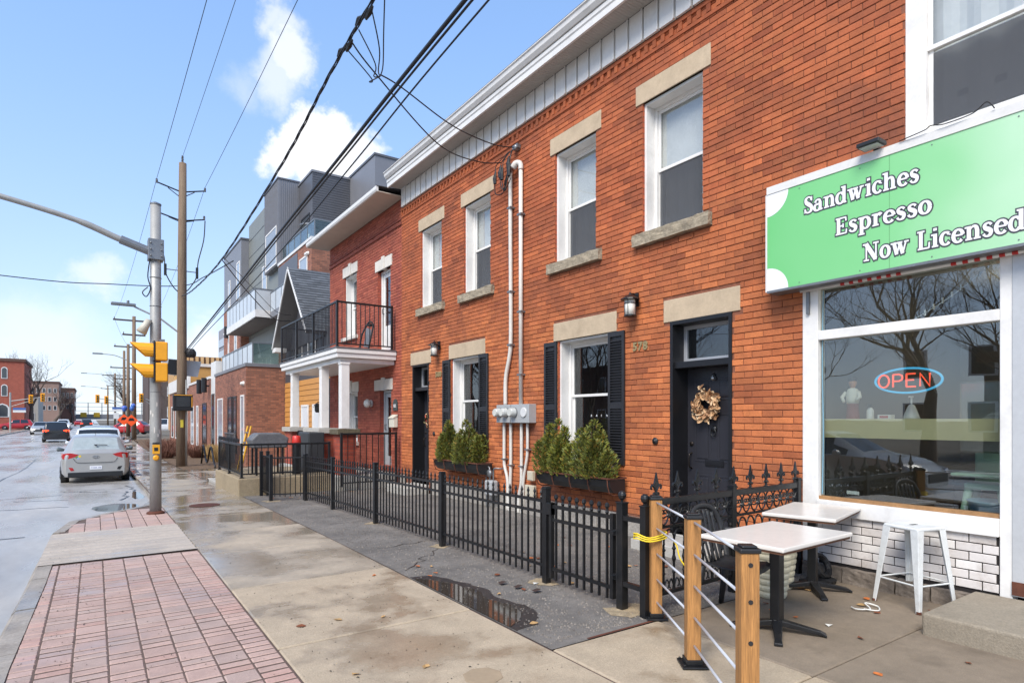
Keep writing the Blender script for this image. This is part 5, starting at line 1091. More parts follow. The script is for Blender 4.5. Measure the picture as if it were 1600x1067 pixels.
def simple_open(house, X, y0, y1, z0, z1, kind, m=None):
    m = m or WHITE; b = B(); f = .08; b.box(X - .04, X, y0, y0 + f, z0, z1); b.box(X - .04, X, y1 - f, y1, z0, z1); b.box(X - .04, X, y0 + f, y1 - f, z1 - f, z1); b.box(X - .04, X, y0 + f, y1 - f, z0, z0 + (f if kind == 'window' else .02)); w = b.obj(kind, m, house)
    b = B(); b.box(X - .02, X - .01, y0 + f, y1 - f, z0 + .02, z1 - f); b.obj('pane' if kind == 'window' else 'leaf', mat('dark_pane', (50, 56, 62), .08, var=.05, spec=.9) if kind == 'window' else mat('white_door', (208, 210, 212), .4, var=.04), w)
    return w
simple_open(oh, OX - .021, 20.7, 21.5, .05, 2.15, 'door'); simple_open(oh, OX - .021, 22.0, 22.9, .05, 2.15, 'door'); simple_open(oh, OX - .021, 23.2, 24.4, .6, 2.1, 'window'); simple_open(oh, OX - .001, 21.2, 22.1, 3.45, 4.6, 'window'); simple_open(oh, OX - .001, 22.9, 23.7, 3.45, 4.6, 'window')
b = B(); b.box(OX - .06, OX - .02, 19.36, 20.28, .5, 2.95); s = b.obj('louvre_panel', BLACKP, oh); me = B().box(-.03, .0, -.44, .44, -.022, .0).mesh('slat', BLACKPL); z = .56
while z < 2.9: place('slat', me, s, (OX - .06, 19.82, z), (0, .5, 0)); z += .062
t = thing('coach_lamp', 'black coach lamp on the orange cladding', 'lamp', (OX - .05, 20.55, 1.95)); b = B(); b.lathe([(.05, 0), (.09, .06), (.09, .22), (.13, .24), (.03, .32)], (OX - .16, 20.55, 1.85), 8); b.obj('lantern', BLACKM, t); b = B(); b.box(OX - .16, OX - .02, 20.53, 20.57, 2.18, 2.21); b.obj('arm', BLACKM, t)
b = B(); b.box(OX - .06, OX - .021, 20.3, 20.42, 1.3, 1.55); tag(b.obj('intercom_box', WHITE2), 'white intercom box beside the orange house door', 'box')
# gable roof
RXF = 5.70; PK = (22.4, 7.05); EV = ((20.1, 4.5), (24.7, 4.35)); SHG = mat('slate_shingle', (88, 92, 96), .85, attr=True, var=.12, vs=4, bump=.4, bs=40)
b = B(); b.prism([(OX - .05, EV[0][0] + .15, 4.4), (OX - .05, PK[0], PK[1] - .15), (OX - .05, EV[1][0] - .15, 4.3)], (.1, 0, 0)); b.obj('gable_wall', CHAR, oh)
for (ye, ze), nm in ((EV[0], 'roof_slope'), (EV[1], 'roof_slope')):
    p0, p1 = Vector((RXF, PK[0], PK[1])), Vector((RXF, ye, ze)); n = Vector((0, (p1 - p0).z, -(p1 - p0).y)).normalized()
    if n.z < 0: n = -n
    b = B(); b.prism([p0, p1, p1 - n * .09, p0 - n * .09], (6.5, 0, 0)); rs = b.obj(nm, mat('roof_soffit', (108, 106, 104), .7, var=.1, vs=8, stretch=(1, 1, 8)), oh)
    b = B(); b.prism([p0 + n * .02 + Vector((-.03, 0, 0)), p1 + n * .02 + Vector((-.03, 0, 0)), p1 - n * .06 + Vector((-.03, 0, 0)), p0 - n * .06 + Vector((-.03, 0, 0))], (.028, 0, 0)); b.obj('barge_board', WHITE, rs)
    st = B(); Ls = (p1 - p0).length; dn = (p1 - p0).normalized(); r = random.Random(7); k = 0
    while k * .14 < Ls:
        a = p0 + dn * (k * .14); e = p0 + dn * min(k * .14 + .15, Ls); xx = RXF - .02 - r.uniform(0, .2)
        while xx < RXF + 6.4:
            w = r.uniform(.2, .35); x0, x1 = max(xx, RXF - .02), min(xx + w, RXF + 6.45)
            if x1 - x0 > .03: st._add([(x0, a.y, a.z + .012), (x1, a.y, a.z + .012), Vector((x1, e.y, e.z)) + n * .03, Vector((x0, e.y, e.z)) + n * .03, Vector((x1, e.y, e.z)), Vector((x0, e.y, e.z))], [(0, 1, 2, 3), (3, 2, 4, 5)], 0, (lambda q: (q, q, q * 1.02))(r.uniform(.75, 1.2)))
            xx += w + .004
        k += 1
    o = bpy.data.objects.new('shingle_courses', st.mesh('shingle_courses', SHG)); link(o, rs); o['kind'] = 'stuff'
b = B(); b.box(RXF, RXF + .4, EV[1][0] - .5, EV[1][0] + .02, 4.2, 4.36); b.obj('eave_return', WHITE, oh)
# ================================================================== MODERN APARTMENT BLOCK
mb = thing('apartment_block', 'modern dark grey and brick apartment block with glass balconies', 'building', (4.88, 34, -.3))
MBR = brick_tex('modern_brick', (160, 104, 80), (118, 76, 60), (104, 84, 74), .21, .072)
GP = mat('grey_metal_panel', (124, 124, 128), .45, .2, var=.05, vs=1.5); GPD = mat('dark_metal_panel', (92, 92, 96), .45, .2, var=.05, vs=1.5); GPG = mat('green_grey_panel', (122, 124, 118), .5, .1, var=.05, vs=1.5)
MX = 4.88
def vol(x0, x1, y0, y1, z0, z1, m, name='volume'):
    b = B(); b.box(x0, x1, y0, y1, z0, z1); return b.obj(name, m, mb)
v1 = vol(MX, 12, 25.4, 32.8, -.6, 3.70, MBR, 'brick_base'); vol(MX - .04, 12, 25.36, 32.84, 3.702, 3.83, GP, 'parapet_cap')
vol(MX + .03, 12, 32.85, 34.3, -.6, 4.5, WHITE2, 'white_portal'); vol(MX, 12, 34.35, 43, -.6, 3.70, MBR, 'brick_base'); vol(MX - .04, 12, 34.3, 43.05, 3.702, 3.83, WHITE2, 'parapet_cap')
vol(7.42, 14, 25.42, 30.9, 3.84, 9.1, MBR, 'brick_storey'); vol(7.38, 14, 25.38, 30.95, 9.102, 9.22, WHITE2, 'terrace_edge'); vol(7.40, 7.43, 27.5, 30.9, 7.9, 9.0, GPD, 'grey_band')
vol(7.2, 14, 39, 44.8, 3.84, 8.8, MBR, 'brick_storey'); vol(7.22, 14, 39.02, 44.78, 8.802, 12.4, GP, 'upper_volume'); vol(7.18, 14, 38.98, 44.82, 12.402, 12.5, GPD, 'roof_edge')
vol(7.65, 14, 30.95, 39, 3.84, 13.2, GPG, 'panel_face'); vol(7.4, 8.4, 30.9, 33.8, 9.23, 13.4, GP, 'upper_volume'); vol(7.36, 8.44, 30.86, 33.84, 13.402, 13.48, GPD, 'roof_edge')
vol(8.38, 10.2, 28.6, 33, 9.23, 13.2, GPD, 'upper_volume'); vol(8.34, 10.24, 28.56, 33, 13.202, 13.3, GP, 'roof_edge'); vol(10.2, 14, 25.45, 33, 9.23, 13.3, GP, 'upper_volume'); vol(10.16, 14, 25.41, 33, 13.302, 13.4, GPD, 'roof_edge')
for k in range(1, 9): b = B(); z = 4.4 + k * .98; b.box(7.635, 7.65, 33.85, 38.98, z, z + .025); b.obj('panel_joint', GPD, mb)
for k in range(22): b = B(); y = 33.75 - k * .13; b.box(7.385, 7.399, y - .02, y, 9.24, 13.39); b.obj('rib', GP, mb)
for k in range(34): b = B(); z = 9.3 + k * .115; b.box(8.4, 10.19, 28.585, 28.599, z, z + .03); b.obj('rib', GPD, mb)
for k in range(9): b = B(); x_ = 7.5 + k * .1; b.box(x_, x_ + .025, 30.885, 30.899, 9.24, 13.39); b.obj('rib', GP, mb)
def mwin(x, y0, y1, z0, z1, m=None, dark=False):
    b = B(); f = .07; b.box(x - .03, x, y0, y1, z0, z0 + f); b.box(x - .03, x, y0, y1, z1 - f, z1); b.box(x - .03, x, y0, y0 + f, z0 + f, z1 - f); b.box(x - .03, x, y1 - f, y1, z0 + f, z1 - f); w = b.obj('window', m or (BLACKP if dark else WHITE), mb)
    b = B(); b.box(x - .012, x - .002, y0 + f, y1 - f, z0 + f, z1 - f); b.obj('pane', mat('dark_pane', (50, 56, 62)) if dark else mat('pale_pane', (150, 158, 166), .08, var=.1, vs=1, spec=.9), w)
mwin(MX, 25.75, 26.45, .2, 2.6); mwin(MX, 27.3, 28.1, .2, 2.6, dark=True); mwin(MX, 28.3, 29.3, .2, 2.6, dark=True); mwin(MX, 30.6, 32.0, .2, 2.6); mwin(MX + .03, 33.2, 34.0, -.2, 2.9, dark=True); mwin(MX, 35.5, 37.0, -.2, 2.5, dark=True); mwin(MX, 38.6, 39.4, .1, 2.4); mwin(MX, 40.5, 41.8, .1, 2.4)
mwin(7.2, 40.2, 41.0, 5.4, 7.6); mwin(7.2, 42.8, 43.2, 4.6, 7.2); mwin(7.22, 39.4, 40.4, 8.9, 11.2); mwin(7.22, 42.5, 43.2, 8.9, 10.6); mwin(7.65, 34.4, 35.4, 7.3, 10.0); mwin(7.4, 31.2, 33.5, 9.3, 11.2); mwin(7.42, 26.0, 27.2, 7.3, 8.6); mwin(8.38, 29.0, 30.4, 9.4, 11.4, dark=True)
def balustrade(pts, z0, z1, white=False, n=1.0):
    for (x0, y0), (x1, y1) in zip(pts, pts[1:]):
        Ln = math.hypot(x1 - x0, y1 - y0); M = Matrix.Translation((x0, y0, 0)) @ Matrix.Rotation(math.atan2(y1 - y0, x1 - x0), 4, 'Z'); k = max(1, round(Ln / n))
        b = B(); b.box(0, Ln, -.03, .03, z1, z1 + .05, M=M); b.obj('hand_rail', GREYM, mb)
        for i in range(k):
            b = B(); b.box(Ln * i / k + .03, Ln * (i + 1) / k - .03, -.008, .008, z0, z1, M=M); b.obj('glass_panel', mat('frosted_panel', (186, 192, 196), .3, var=.04) if white else GLSB, mb)
            b = B(); b.box(Ln * i / k - .02, Ln * i / k + .02, -.02, .02, z0, z1, M=M); b.obj('rail_post', GREYM, mb)
balustrade([(MX + .3, 32.6), (MX + .3, 25.7)], 3.84, 4.65, True, .95); balustrade([(MX + .3, 25.7), (7.4, 25.7)], 3.84, 4.65)
vol(6.4, 7.6, 31.2, 38.9, 6.6, 6.95, WHITE2, 'balcony_slab'); vol(6.46, 7.6, 31.26, 38.8, 6.56, 6.598, mat('dark_soffit', (70, 62, 58), .7, var=.1), 'balcony_soffit'); balustrade([(6.42, 38.85), (6.42, 31.25), (7.4, 31.25)], 6.96, 7.95, True)
balustrade([(7.6, 30.8), (7.6, 25.6), (8.9, 25.6)], 9.23, 10.0, False, 1.1)
vol(7.0, 7.45, 25.5, 30.8, 6.5, 6.8, GP, 'balcony_slab'); balustrade([(7.02, 30.75), (7.02, 25.6)], 6.81, 7.7, True)
for k, (x, y, z) in enumerate(((MX - .1, 25.9, 3.05), (7.1, 44.2, 7.3), (7.3, 25.9, 8.6))):
    t = thing('security_lamp', ('white security lamp low on the brick apartment base', 'white security lamp on the far brick storey of the apartment block', 'white twin security lamp high on the apartment brick')[k], 'lamp', (x, y, z)); b = B(); b.lathe([(.05, 0), (.09, .1), (.07, .14)], (x, y - .08, z), 8, axis='x'); b.lathe([(.05, 0), (.09, .1), (.07, .14)], (x, y + .14, z), 8, axis='x'); b.obj('lamp_head', WHITE2, t)
b = B(); b.lathe([(.3, 0), (.32, .05), (.12, .7), (.14, 1.05)], (7.95, 27.6, 9.23), 10); b.lathe([(.42, 1.05), (.42, 1.1), (.1, 1.2)], (7.95, 27.6, 9.23), 10); tag(b.obj('patio_heater', GREYM), 'grey metal patio heater on the apartment roof terrace', 'heater')
t = thing('juliet_railing', 'glass and steel railing in front of the dark ground floor windows', 'railing', (MX - .12, 28.3, 0))
for i in range(9): b = B(); y = 27.1 + i * .28; b.box(MX - .13, MX - .1, y, y + .03, -.2, 1.0); b.obj('baluster', GREYM, t)
b = B(); b.box(MX - .14, MX - .09, 27.1, 29.4, 1.0, 1.05); b.obj('hand_rail', GREYM, t)
for k, (x, y, z) in enumerate(((MX - .25, 34.6, 3.0), (MX - .25, 36.4, 3.0), (7.05, 43.0, 6.9))):
    b = B(); b.lathe([(.13, 0), (.13, .75)], (x, y, z), 10); b.box(x, x + .26, y - .02, y + .02, z + .3, z + .38); tag(b.obj('cylinder_wall_light', BLACKP), ('black cylinder wall light right of the white portal', 'black cylinder wall light left of the white portal', 'black cylinder wall light high on the far brick storey')[(0, 1, 2)[k]], 'lamp')
# ---- farther buildings, same side
fb = thing('yellow_clad_building', 'low brick building with yellow timber cladding beyond the apartment block', 'building', (6, 48, -.3))
b = B(); b.box(5.0, 16, 43.2, 56, -.6, 3.6); b.obj('brick_base', MBR, fb); b = B(); b.box(5.3, 16, 46, 56, 3.62, 5.2); b.obj('upper_storey', mat('yellow_timber', (190, 146, 84), .7, var=.12, vs=3, stretch=(1, 6, .5)), fb); b = B(); b.box(5.2, 16, 45.9, 56.1, 5.2, 5.4); b.obj('roof_edge', WHITE2, fb); b = B(); b.box(4.9, 5.02, 43.3, 56, 3.62, 4.5); b.obj('balustrade', WHITE2, fb)
for i in range(4): simple_open(fb, 4.99, 44.5 + i * 2.8, 46 + i * 2.8, .2, 2.6, 'window')
tb_ = thing('timber_clad_building', 'building with tall vertical tan timber slats beside the signal pole', 'building', (6.6, 64, -.2))
b = B(); b.box(6.6, 20, 58, 74, -.6, 7.0); b.obj('wall', mat('brown_wall', (120, 92, 68), .8, var=.1), tb_)
for i in range(40): b = B(); y = 58.05 + i * .4; b.box(6.45, 6.6, y, y + .22, .5, 7.0); b.obj('slat', mat('tan_timber', (196, 158, 110), .7, var=.12, vs=2), tb_)
for i in range(24): b = B(); x_ = 6.7 + i * .4; b.box(x_, x_ + .22, 57.85, 58.0, .5, 7.0); b.obj('slat', mat('tan_timber', (196, 158, 110)), tb_)
gt = thing('office_tower', 'grey concrete office tower far behind the wooden utility pole', 'building', (32, 190, 0))
b = B(); b.box(33, 58, 190, 215, -1, 30); b.obj('tower_body', mat('tower_grey', (132, 132, 138), .7, var=.05, vs=.3), gt)
for k in range(7):
    for j in range(6): b = B(); b.box(33.6 + j * 4.1, 37.2 + j * 4.1, 189.8, 189.99, 2.2 + k * 3.7, 4.6 + k * 3.7); b.obj('window_band', mat('tower_glass', (150, 156, 164), .2, var=.08, vs=.3), gt)
    b = B(); b.box(32.8, 32.99, 190.5, 214, 2.2 + k * 3.7, 4.6 + k * 3.7); b.obj('window_band', mat('tower_glass', (150, 156, 164)), gt)
# ---- far left
def far_block(name, label, x0, x1, y0, y1, h, m, wins, cat='building', arched=False, z0=-.5, zt=None):
    t = thing(name, label, cat, ((x0 + x1) / 2, y0, 0)); b = B(); b.box(x0, x1, y0, y1, z0, h); b.obj('wall', m, t); b = B(); b.box(x0 - .2, x1 + .2, y0 - .2, y1 + .2, h, h + .5); b.obj('cornice', mat('dark_cornice', (92, 66, 56), .8, var=.1), t)
    for (face, u0, nu, du, w, zz, nz, dz, hh) in wins:
        for i in range(nu):
            for k in range(nz):
                u, z = u0 + i * du, zz + k * dz; b = B(); pts = [(u, z), (u + w, z), (u + w, z + hh)] + ([(u + w * .85, z + hh + w * .25), (u + w * .5, z + hh + w * .4), (u + w * .15, z + hh + w * .25)] if arched else []) + [(u, z + hh)]
                P = [(x1 + .02, q[0], q[1]) if face == 'x' else (q[0], y0 - .02, q[1]) for q in pts]; hv = (.05, 0, 0) if face == 'x' else (0, -.05, 0)
                b.prism(P, hv); wo = b.obj('window', WHITE2, t); b = B(); ins = [(lerp(u + w / 2, q[0], .78), lerp(z + hh / 2, q[1], .88)) for q in pts]
                b.poly([(x1 + .078, q[0], q[1]) if face == 'x' else (q[0], y0 - .078, q[1]) for q in ins]); b.obj('pane', mat('dark_pane', (50, 56, 62)), wo)
    return t
far_block('arched_brick_building', 'three storey red brick building with arched white windows at far left', -34, -10.1, 135, 150, 11.6, brick_tex('far_brick', (164, 82, 62), (146, 70, 54), (150, 100, 84)), [('y', -33.2, 17, 1.25, .85, 8.6, 1, 1, 1.7), ('y', -33.2, 17, 1.25, .85, 5.6, 1, 1, 1.7), ('y', -32, 7, 3.0, 1.9, 2.0, 1, 1, 1.6)], arched=True)
far_block('stepped_apartment_house', 'grey-brown stepped apartment building behind the bare trees', -19, -9.0, 230, 250, 12.6, mat('taupe_brick', (146, 120, 108), .85, var=.1, vs=.5), [('y', -18.4, 7, 1.35, .8, 4.4, 3, 2.6, 1.4), ('x', 232, 4, 4, 1.8, 4, 3, 2.8, 1.6)])
far_block('brown_block', 'brown brick block with a row of pale windows right of the stepped building', -9.0, -5.4, 241, 262, 11.2, mat('brown_brick', (128, 94, 82), .85, var=.1, vs=.5), [('y', -8.7, 3, 1.15, .7, 8.4, 1, 3, 1.7), ('y', -8.7, 3, 1.15, .7, 5.0, 1, 3, 1.5), ('x', 243, 4, 4.5, 1.8, 3, 3, 2.8, 1.6)])
far_block('pale_shed', 'pale grey low building behind the bare street tree', -12.6, -9.7, 160, 175, 6.4, mat('pale_render', (168, 164, 156), .8, var=.1, vs=.5), [('y', -12.2, 2, 1.2, .7, 1.4, 1, 1, 1.6)])
far_block('dark_house', 'dark house behind the roadside poles at far right', 7.5, 14, 120, 135, 10, mat('dark_brown_wall', (86, 74, 70), .85, var=.1, vs=.5), [('y', 8.4, 3, 1.9, 1.0, 2, 2, 3.6, 1.8), ('x', 121, 3, 4, 1.5, 2, 2, 3.6, 1.8)])
# overpass with fence
ov = thing('overpass', 'distant road overpass with tall mesh fence across the street', 'bridge', (0, 260, 0))
b = B(); b.box(-34, 30, 258, 268, 1.6, 3.4); b.obj('deck', mat('overpass_concrete', (140, 140, 142), .8, var=.08, vs=.3), ov)
for x_ in (-14, 8): b = B(); b.box(x_ - .9, x_ + .9, 259, 267, -1, 1.6); b.obj('pier', mat('overpass_concrete', (140, 140, 142)), ov)
for i in range(17): b = B(); b.box(-33.9 + i * 4 - .12, -33.9 + i * 4 + .12, 258.1, 258.3, 3.4, 7.4); b.obj('fence_post', GREYM, ov)
for z in (4.6, 6.0, 7.4): b = B(); b.box(-34, 30, 258.15, 258.25, z - .06, z + .06); b.obj('fence_rail', GREYM, ov)
for x_, z in ((-9.5, 3.3), (-3.2, 3.3), (.6, 3.3)): b = B(); b.box(x_ - .9, x_ + .9, 257.7, 257.95, z - .9, z + .7); tag(b.obj('clearance_board', mat('sign_yellow', (214, 170, 40), .5, var=.05)), '%s yellow warning board on the distant overpass' % {-9.5: 'leftmost', -3.2: 'middle', .6: 'rightmost'}[x_], 'sign', 'yellow boards on the overpass')
# ================================================================== FENCES AND PATIO FURNITURE
def FL(y): return lerp(3.72, 3.56, (y - 3.7) / 8.9)      # the fence line leans a little towards the pavement
def spear(h, m, r=.0085, ball=False):
    b = B(); b.box(-r, r, -r, r, 0, h - .10)
    if ball: b.lathe([(.012, h - .10), (.018, h - .085), (.012, h - .07), (.012, h - .055), (.022, h - .035), (.018, h - .01), (.004, h)], (0, 0, 0), 8)
    else: b.lathe([(.011, h - .10), (.017, h - .088), (.010, h - .076), (.009, h - .06), (.017, h - .042), (.002, h)], (0, 0, 0), 6)
    return b.mesh('picket', m)
def fpost(t, x, y, h, ball=False, w=.032):
    b = B(); z = zg(y) - .06; b.box(x - w, x + w, y - w, y + w, z, zg(y) + h); b.box(x - w - .006, x + w + .006, y - w - .006, y + w + .006, zg(y) + h, zg(y) + h + .012)
    if ball: b.lathe([(.012, 0), (.014, .02), (.03, .035), (.036, .06), (.03, .085), (.008, .098)], (x, y, zg(y) + h + .01), 12)
    else: b.prism([(x - w, y - w, zg(y) + h + .012), (x + w, y - w, zg(y) + h + .012), (x + w, y + w, zg(y) + h + .012), (x - w, y + w, zg(y) + h + .012)], (0, 0, .012))
    return b.obj('post', BLACKM, t, bevel=.003)
def run(t, a, c, rails, me, n, z0=.05, tilt=0):
    a, c = Vector((*a, 0)), Vector((*c, 0)); Ln = (c - a).length; M = Matrix.Translation(a) @ Matrix.Rotation(math.atan2((c - a).y, (c - a).x), 4, 'Z')
    for z, h in rails:
        b = B(); P = [(0, -.012), (Ln, -.012), (Ln, .012), (0, .012)]; za, zc = zg(a.y) + z, zg(c.y) + z
        vs = [M @ Vector((u, v, 0)) + Vector((0, 0, (za if u == 0 else zc) + hh)) for hh in (0, h) for u, v in P]
        b._add(vs, [(0, 3, 2, 1), (4, 5, 6, 7), (0, 1, 5, 4), (1, 2, 6, 5), (2, 3, 7, 6), (3, 0, 4, 7)]); b.obj('rail', BLACKM, t)
    for i in range(n):
        p = a.lerp(c, (i + .5) / n); place('picket', me, t, (p.x, p.y, zg(p.y) + z0), (0, 0, rng.uniform(-.1, .1)))
fe = thing('iron_fence', 'long black picket fence with spear tops along the asphalt forecourt', 'fence', (3.65, 8, 0))
py_ = [4.76, 6.88, 9.02, 10.98, 12.6]; SPM = spear(.88, BLACKM)
for y in py_: fpost(fe, FL(y), y, .93)
for a, c in zip(py_, py_[1:]): run(fe, (FL(a), a + .03), (FL(c), c - .03), ((.15, .028), (.68, .028), (.79, .03)), SPM, round((c - a) / .113))
gt_ = thing('front_gate', 'narrow black picket gate in the fence, nearest the cafe patio', 'gate', (3.72, 4.2, 0))
run(gt_, (FL(3.86), 3.86), (FL(4.66), 4.66), ((.14, .03), (.62, .03), (.75, .034)), spear(.84, BLACKM, .0095, True), 8, .05)
for y in (3.84, 4.68): b = B(); b.box(FL(y) - .02, FL(y) + .02, y - .02, y + .02, .06, .80); b.obj('stile', BLACKM, gt_)
b = B(); b.box(FL(4.72) - .03, FL(4.72) + .05, 4.66, 4.745, .68, .80); b.obj('latch', BLACKM, gt_, bevel=.006)
for z in (.24, .62): b = B(); b.lathe([(.034, 0), (.034, .05)], (FL(3.79), 3.79, z), 8); b.box(FL(3.79) - .06, FL(3.79) + .06, 3.775, 3.81, z + .01, z + .04); b.obj('hinge', BLACKM, gt_)
hp = thing('gate_post', 'black iron gate post with ball top beside the wooden railing', 'post', (3.73, 3.74, 0)); fpost(hp, 3.73, 3.74, .90, True, .036)
for z in (.2, .76): b = B(); b.box(3.70, 3.74, 3.50, 3.70, z, z + .04); b.obj('tie_rail', BLACKM, hp)
# --- side panels at the far end
sf = thing('side_fence', 'low black fence panel turning the far corner of the forecourt', 'fence', (3.2, 12.8, 0)); PK2 = spear(.84, BLACKM, .007)
for x, y in ((2.96, 12.95), (3.58, 12.75)): fpost(sf, x, y, .92)
me = B().box(-.007, .007, -.007, .007, .08, .86).mesh('picket', BLACKM)
run(sf, (2.98, 12.94), (3.55, 12.76), ((.12, .025), (.86, .03)), me, 6, 0)
og = thing('open_gate', 'black picket gate standing open by the retaining wall', 'gate', (2.98, 14.0, 0)); fpost(og, 3.02, 14.1, .95); fpost(og, 3.16, 14.12, .95)
run(og, (2.99, 13.0), (3.04, 14.06), ((.12, .025), (.86, .03)), me, 10, 0)
# --- retaining wall and its rail
b = B(); b.box(2.58, 4.70, 14.25, 17.3, -.4, .32); o = b.obj('retaining_wall', mat('stained_concrete', (150, 134, 108), .85, var=.18, vs=1.6, bump=.5, bs=60, grime=((104, 88, 66), .6, 1.6)), bevel=.02); tag(o, 'stained low concrete retaining wall by the sidewalk', 'wall')
railing('terrace_railing', 'black railing on top of the stained retaining wall', [(2.66, 17.2), (2.66, 14.33), (4.6, 14.33)], .325, 1.08, sp_=.13, posts=[(2.66, 17.2), (2.66, 15.8), (2.66, 14.33), (4.6, 14.33)])
t = thing('covered_grill', 'barbecue under a grey cover on the terrace', 'barbecue', (3.3, 15.2, .32)); b = B()
b.prism([(3.0, 14.8, .95), (3.75, 14.8, .95), (3.8, 14.8, 1.18), (3.6, 14.8, 1.3), (3.1, 14.8, 1.3), (2.95, 14.8, 1.15)], (0, .6, 0)); b.obj('cover', mat('grey_tarp', (96, 96, 98), .6, var=.15, vs=6, bump=.5, bs=20), t, bevel=.04, seg=3)
for sx in (3.08, 3.66):
    for sy in (14.86, 15.32): b = B(); b.box(sx - .02, sx + .02, sy - .02, sy + .02, .32, .96); b.obj('leg', BLACKM, t)
t = thing('red_bucket', 'red plastic bucket upside down on the terrace rail', 'bucket', (3.95, 14.7, .9)); b = B(); b.lathe([(.10, 0), (.11, .02), (.09, .2), (.08, .21), (.01, .215)], (3.95, 14.75, 1.02), 16); b.obj('bucket', mat('red_plastic', (196, 50, 40), .4, var=.08), t, smooth=True); b = B(); b.lathe([(.10, 0), (.10, .7)], (3.95, 14.75, .32), 10); b.obj('pedestal', BLACKM, t)
b = B(); b.box(4.3, 4.7, 15.0, 15.9, .33, 1.3); tag(b.obj('storage_bin', mat('dark_bin', (52, 54, 56), .5, var=.1), bevel=.03), 'dark storage bin against the brick pier on the terrace', 'bin')
t = thing('yellow_step_ladder', 'yellow and white ladder leaning behind the terrace rail', 'ladder', (3.0, 16.4, .32))
for y in (16.3, 16.7): b = B(); b.tube([(3.0, y, .33), (3.25, y, 1.45)], .025, 6); b.obj('ladder_rail', mat('ladder_yellow', (214, 160, 40), .5, var=.1), t)
for k in range(4): b = B(); b.box(3.03 + k * .05, 3.09 + k * .05, 16.3, 16.7, .52 + k * .25, .55 + k * .25); b.obj('rung', GREYM, t)
b = B(); 
b.tube(spline([(2.64, 17.2 - .1 * k, 1.10 + (.09 if k % 2 else 0)) for k in range(28)], 3), .012, 5); tag(b.obj('coiled_cable', WIRE), 'black cable looped along the terrace railing', 'cable')
# --- ornate cast iron fence
of = thing('ornate_fence', 'ornate black cast iron fence with fleur-de-lis tops in front of the brick', 'fence', (5, 3.5, 0)); OY = 3.47
def ofy(x): return lerp(3.47, 3.56, (x - 3.72) / 2.44)
fpost(of, 3.72, OY, .90, True, .03)
for x in (4.95, 6.13): fpost(of, x, ofy(x), .98, False, .03)
for z, h, w in ((.90, .055, .022), (.70, .022, .014), (.14, .03, .016)):
    b = B(); b.prism([(3.72, OY - w, z), (6.14, ofy(6.14) - w, z), (6.14, ofy(6.14) + w, z), (3.72, OY + w, z)], (0, 0, h)); b.obj('rail', BLACKM, of, bevel=.003)
def fleur():
    b = B(); b.lathe([(.03, 0), (.012, .012), (.012, .035), (.022, .045), (.012, .055), (.01, .08)], (0, 0, 0), 8)
    b.prism([(0 + .0, -.006, .075), (.030, -.006, .125), (.018, -.006, .16), (0, -.006, .225), (-.018, -.006, .16), (-.030, -.006, .125)], (0, .012, 0))
    for s in (-1, 1): b.tube(spline([(s * .004, 0, .07), (s * .022, 0, .10), (s * .05, 0, .118), (s * .062, 0, .10), (s * .052, 0, .085)], 4), [.011] * 9 + [.009] * 8, 6)
    for s in (-1, 1): b.tube(spline([(s * .004, 0, .055), (s * .03, 0, .05), (s * .036, 0, .035)], 3), .008, 5)
    return b.mesh('finial', BLACKM)
fm = fleur()
for i in range(9):
    x = 3.86 + i * .278; place('finial', fm, of, (x, ofy(x), .954))
def circ(r, th=.008, n=16): return B().tube([(r * math.cos(2 * math.pi * k / n), 0, r * math.sin(2 * math.pi * k / n)) for k in range(n)], th, 5, closed=True)
cm = circ(.058, .0075).mesh('scroll_ring', BLACKM); cs_ = B()
for s in (-1, 1): cs_.tube(spline([(s * .068, 0, -.075), (s * .03, 0, -.05), (s * .012, 0, 0), (s * .035, 0, .05), (s * .062, 0, .05), (s * .06, 0, .025), (s * .042, 0, .028)], 4), .0075, 5)
cs_.lathe([(.004, -.02), (.017, 0), (.004, .02)], (0, 0, .0), 8); csm = cs_.mesh('scroll', BLACKM)
bal = B(); bal.lathe([(.016, .16), (.012, .20), (.010, .3), (.017, .315), (.010, .33), (.011, .40), (.02, .43), (.011, .46), (.010, .5), (.02, .515), (.01, .53), (.009, .56)], (0, 0, 0), 8); bm2 = bal.mesh('baluster', BLACKM)
am = B(); am.tube([(.068 * math.cos(k * math.pi / 10), 0, .56 + .125 * math.sin(k * math.pi / 10)) for k in range(11)], .0085, 5); am = am.mesh('arch', BLACKM)
lo = B()
for s in (-1, 1): lo.tube(spline([(s * .065, 0, .18), (s * .03, 0, .26), (0, 0, .22), (s * -.0, 0, .2), (s * .02, 0, .185)], 4), .007, 5)
lo = lo.mesh('lower_scroll', BLACKM); i = 0; x = 3.82
while x < 6.1:
    place('scroll_ring', cm, of, (x, ofy(x), .845)); place('scroll', csm, of, (x + .068, ofy(x), .80)); place('baluster', bm2, of, (x, ofy(x), 0)); place('arch', am, of, (x + .068, ofy(x), 0)); place('lower_scroll', lo, of, (x + .068, ofy(x), 0)); x += .136
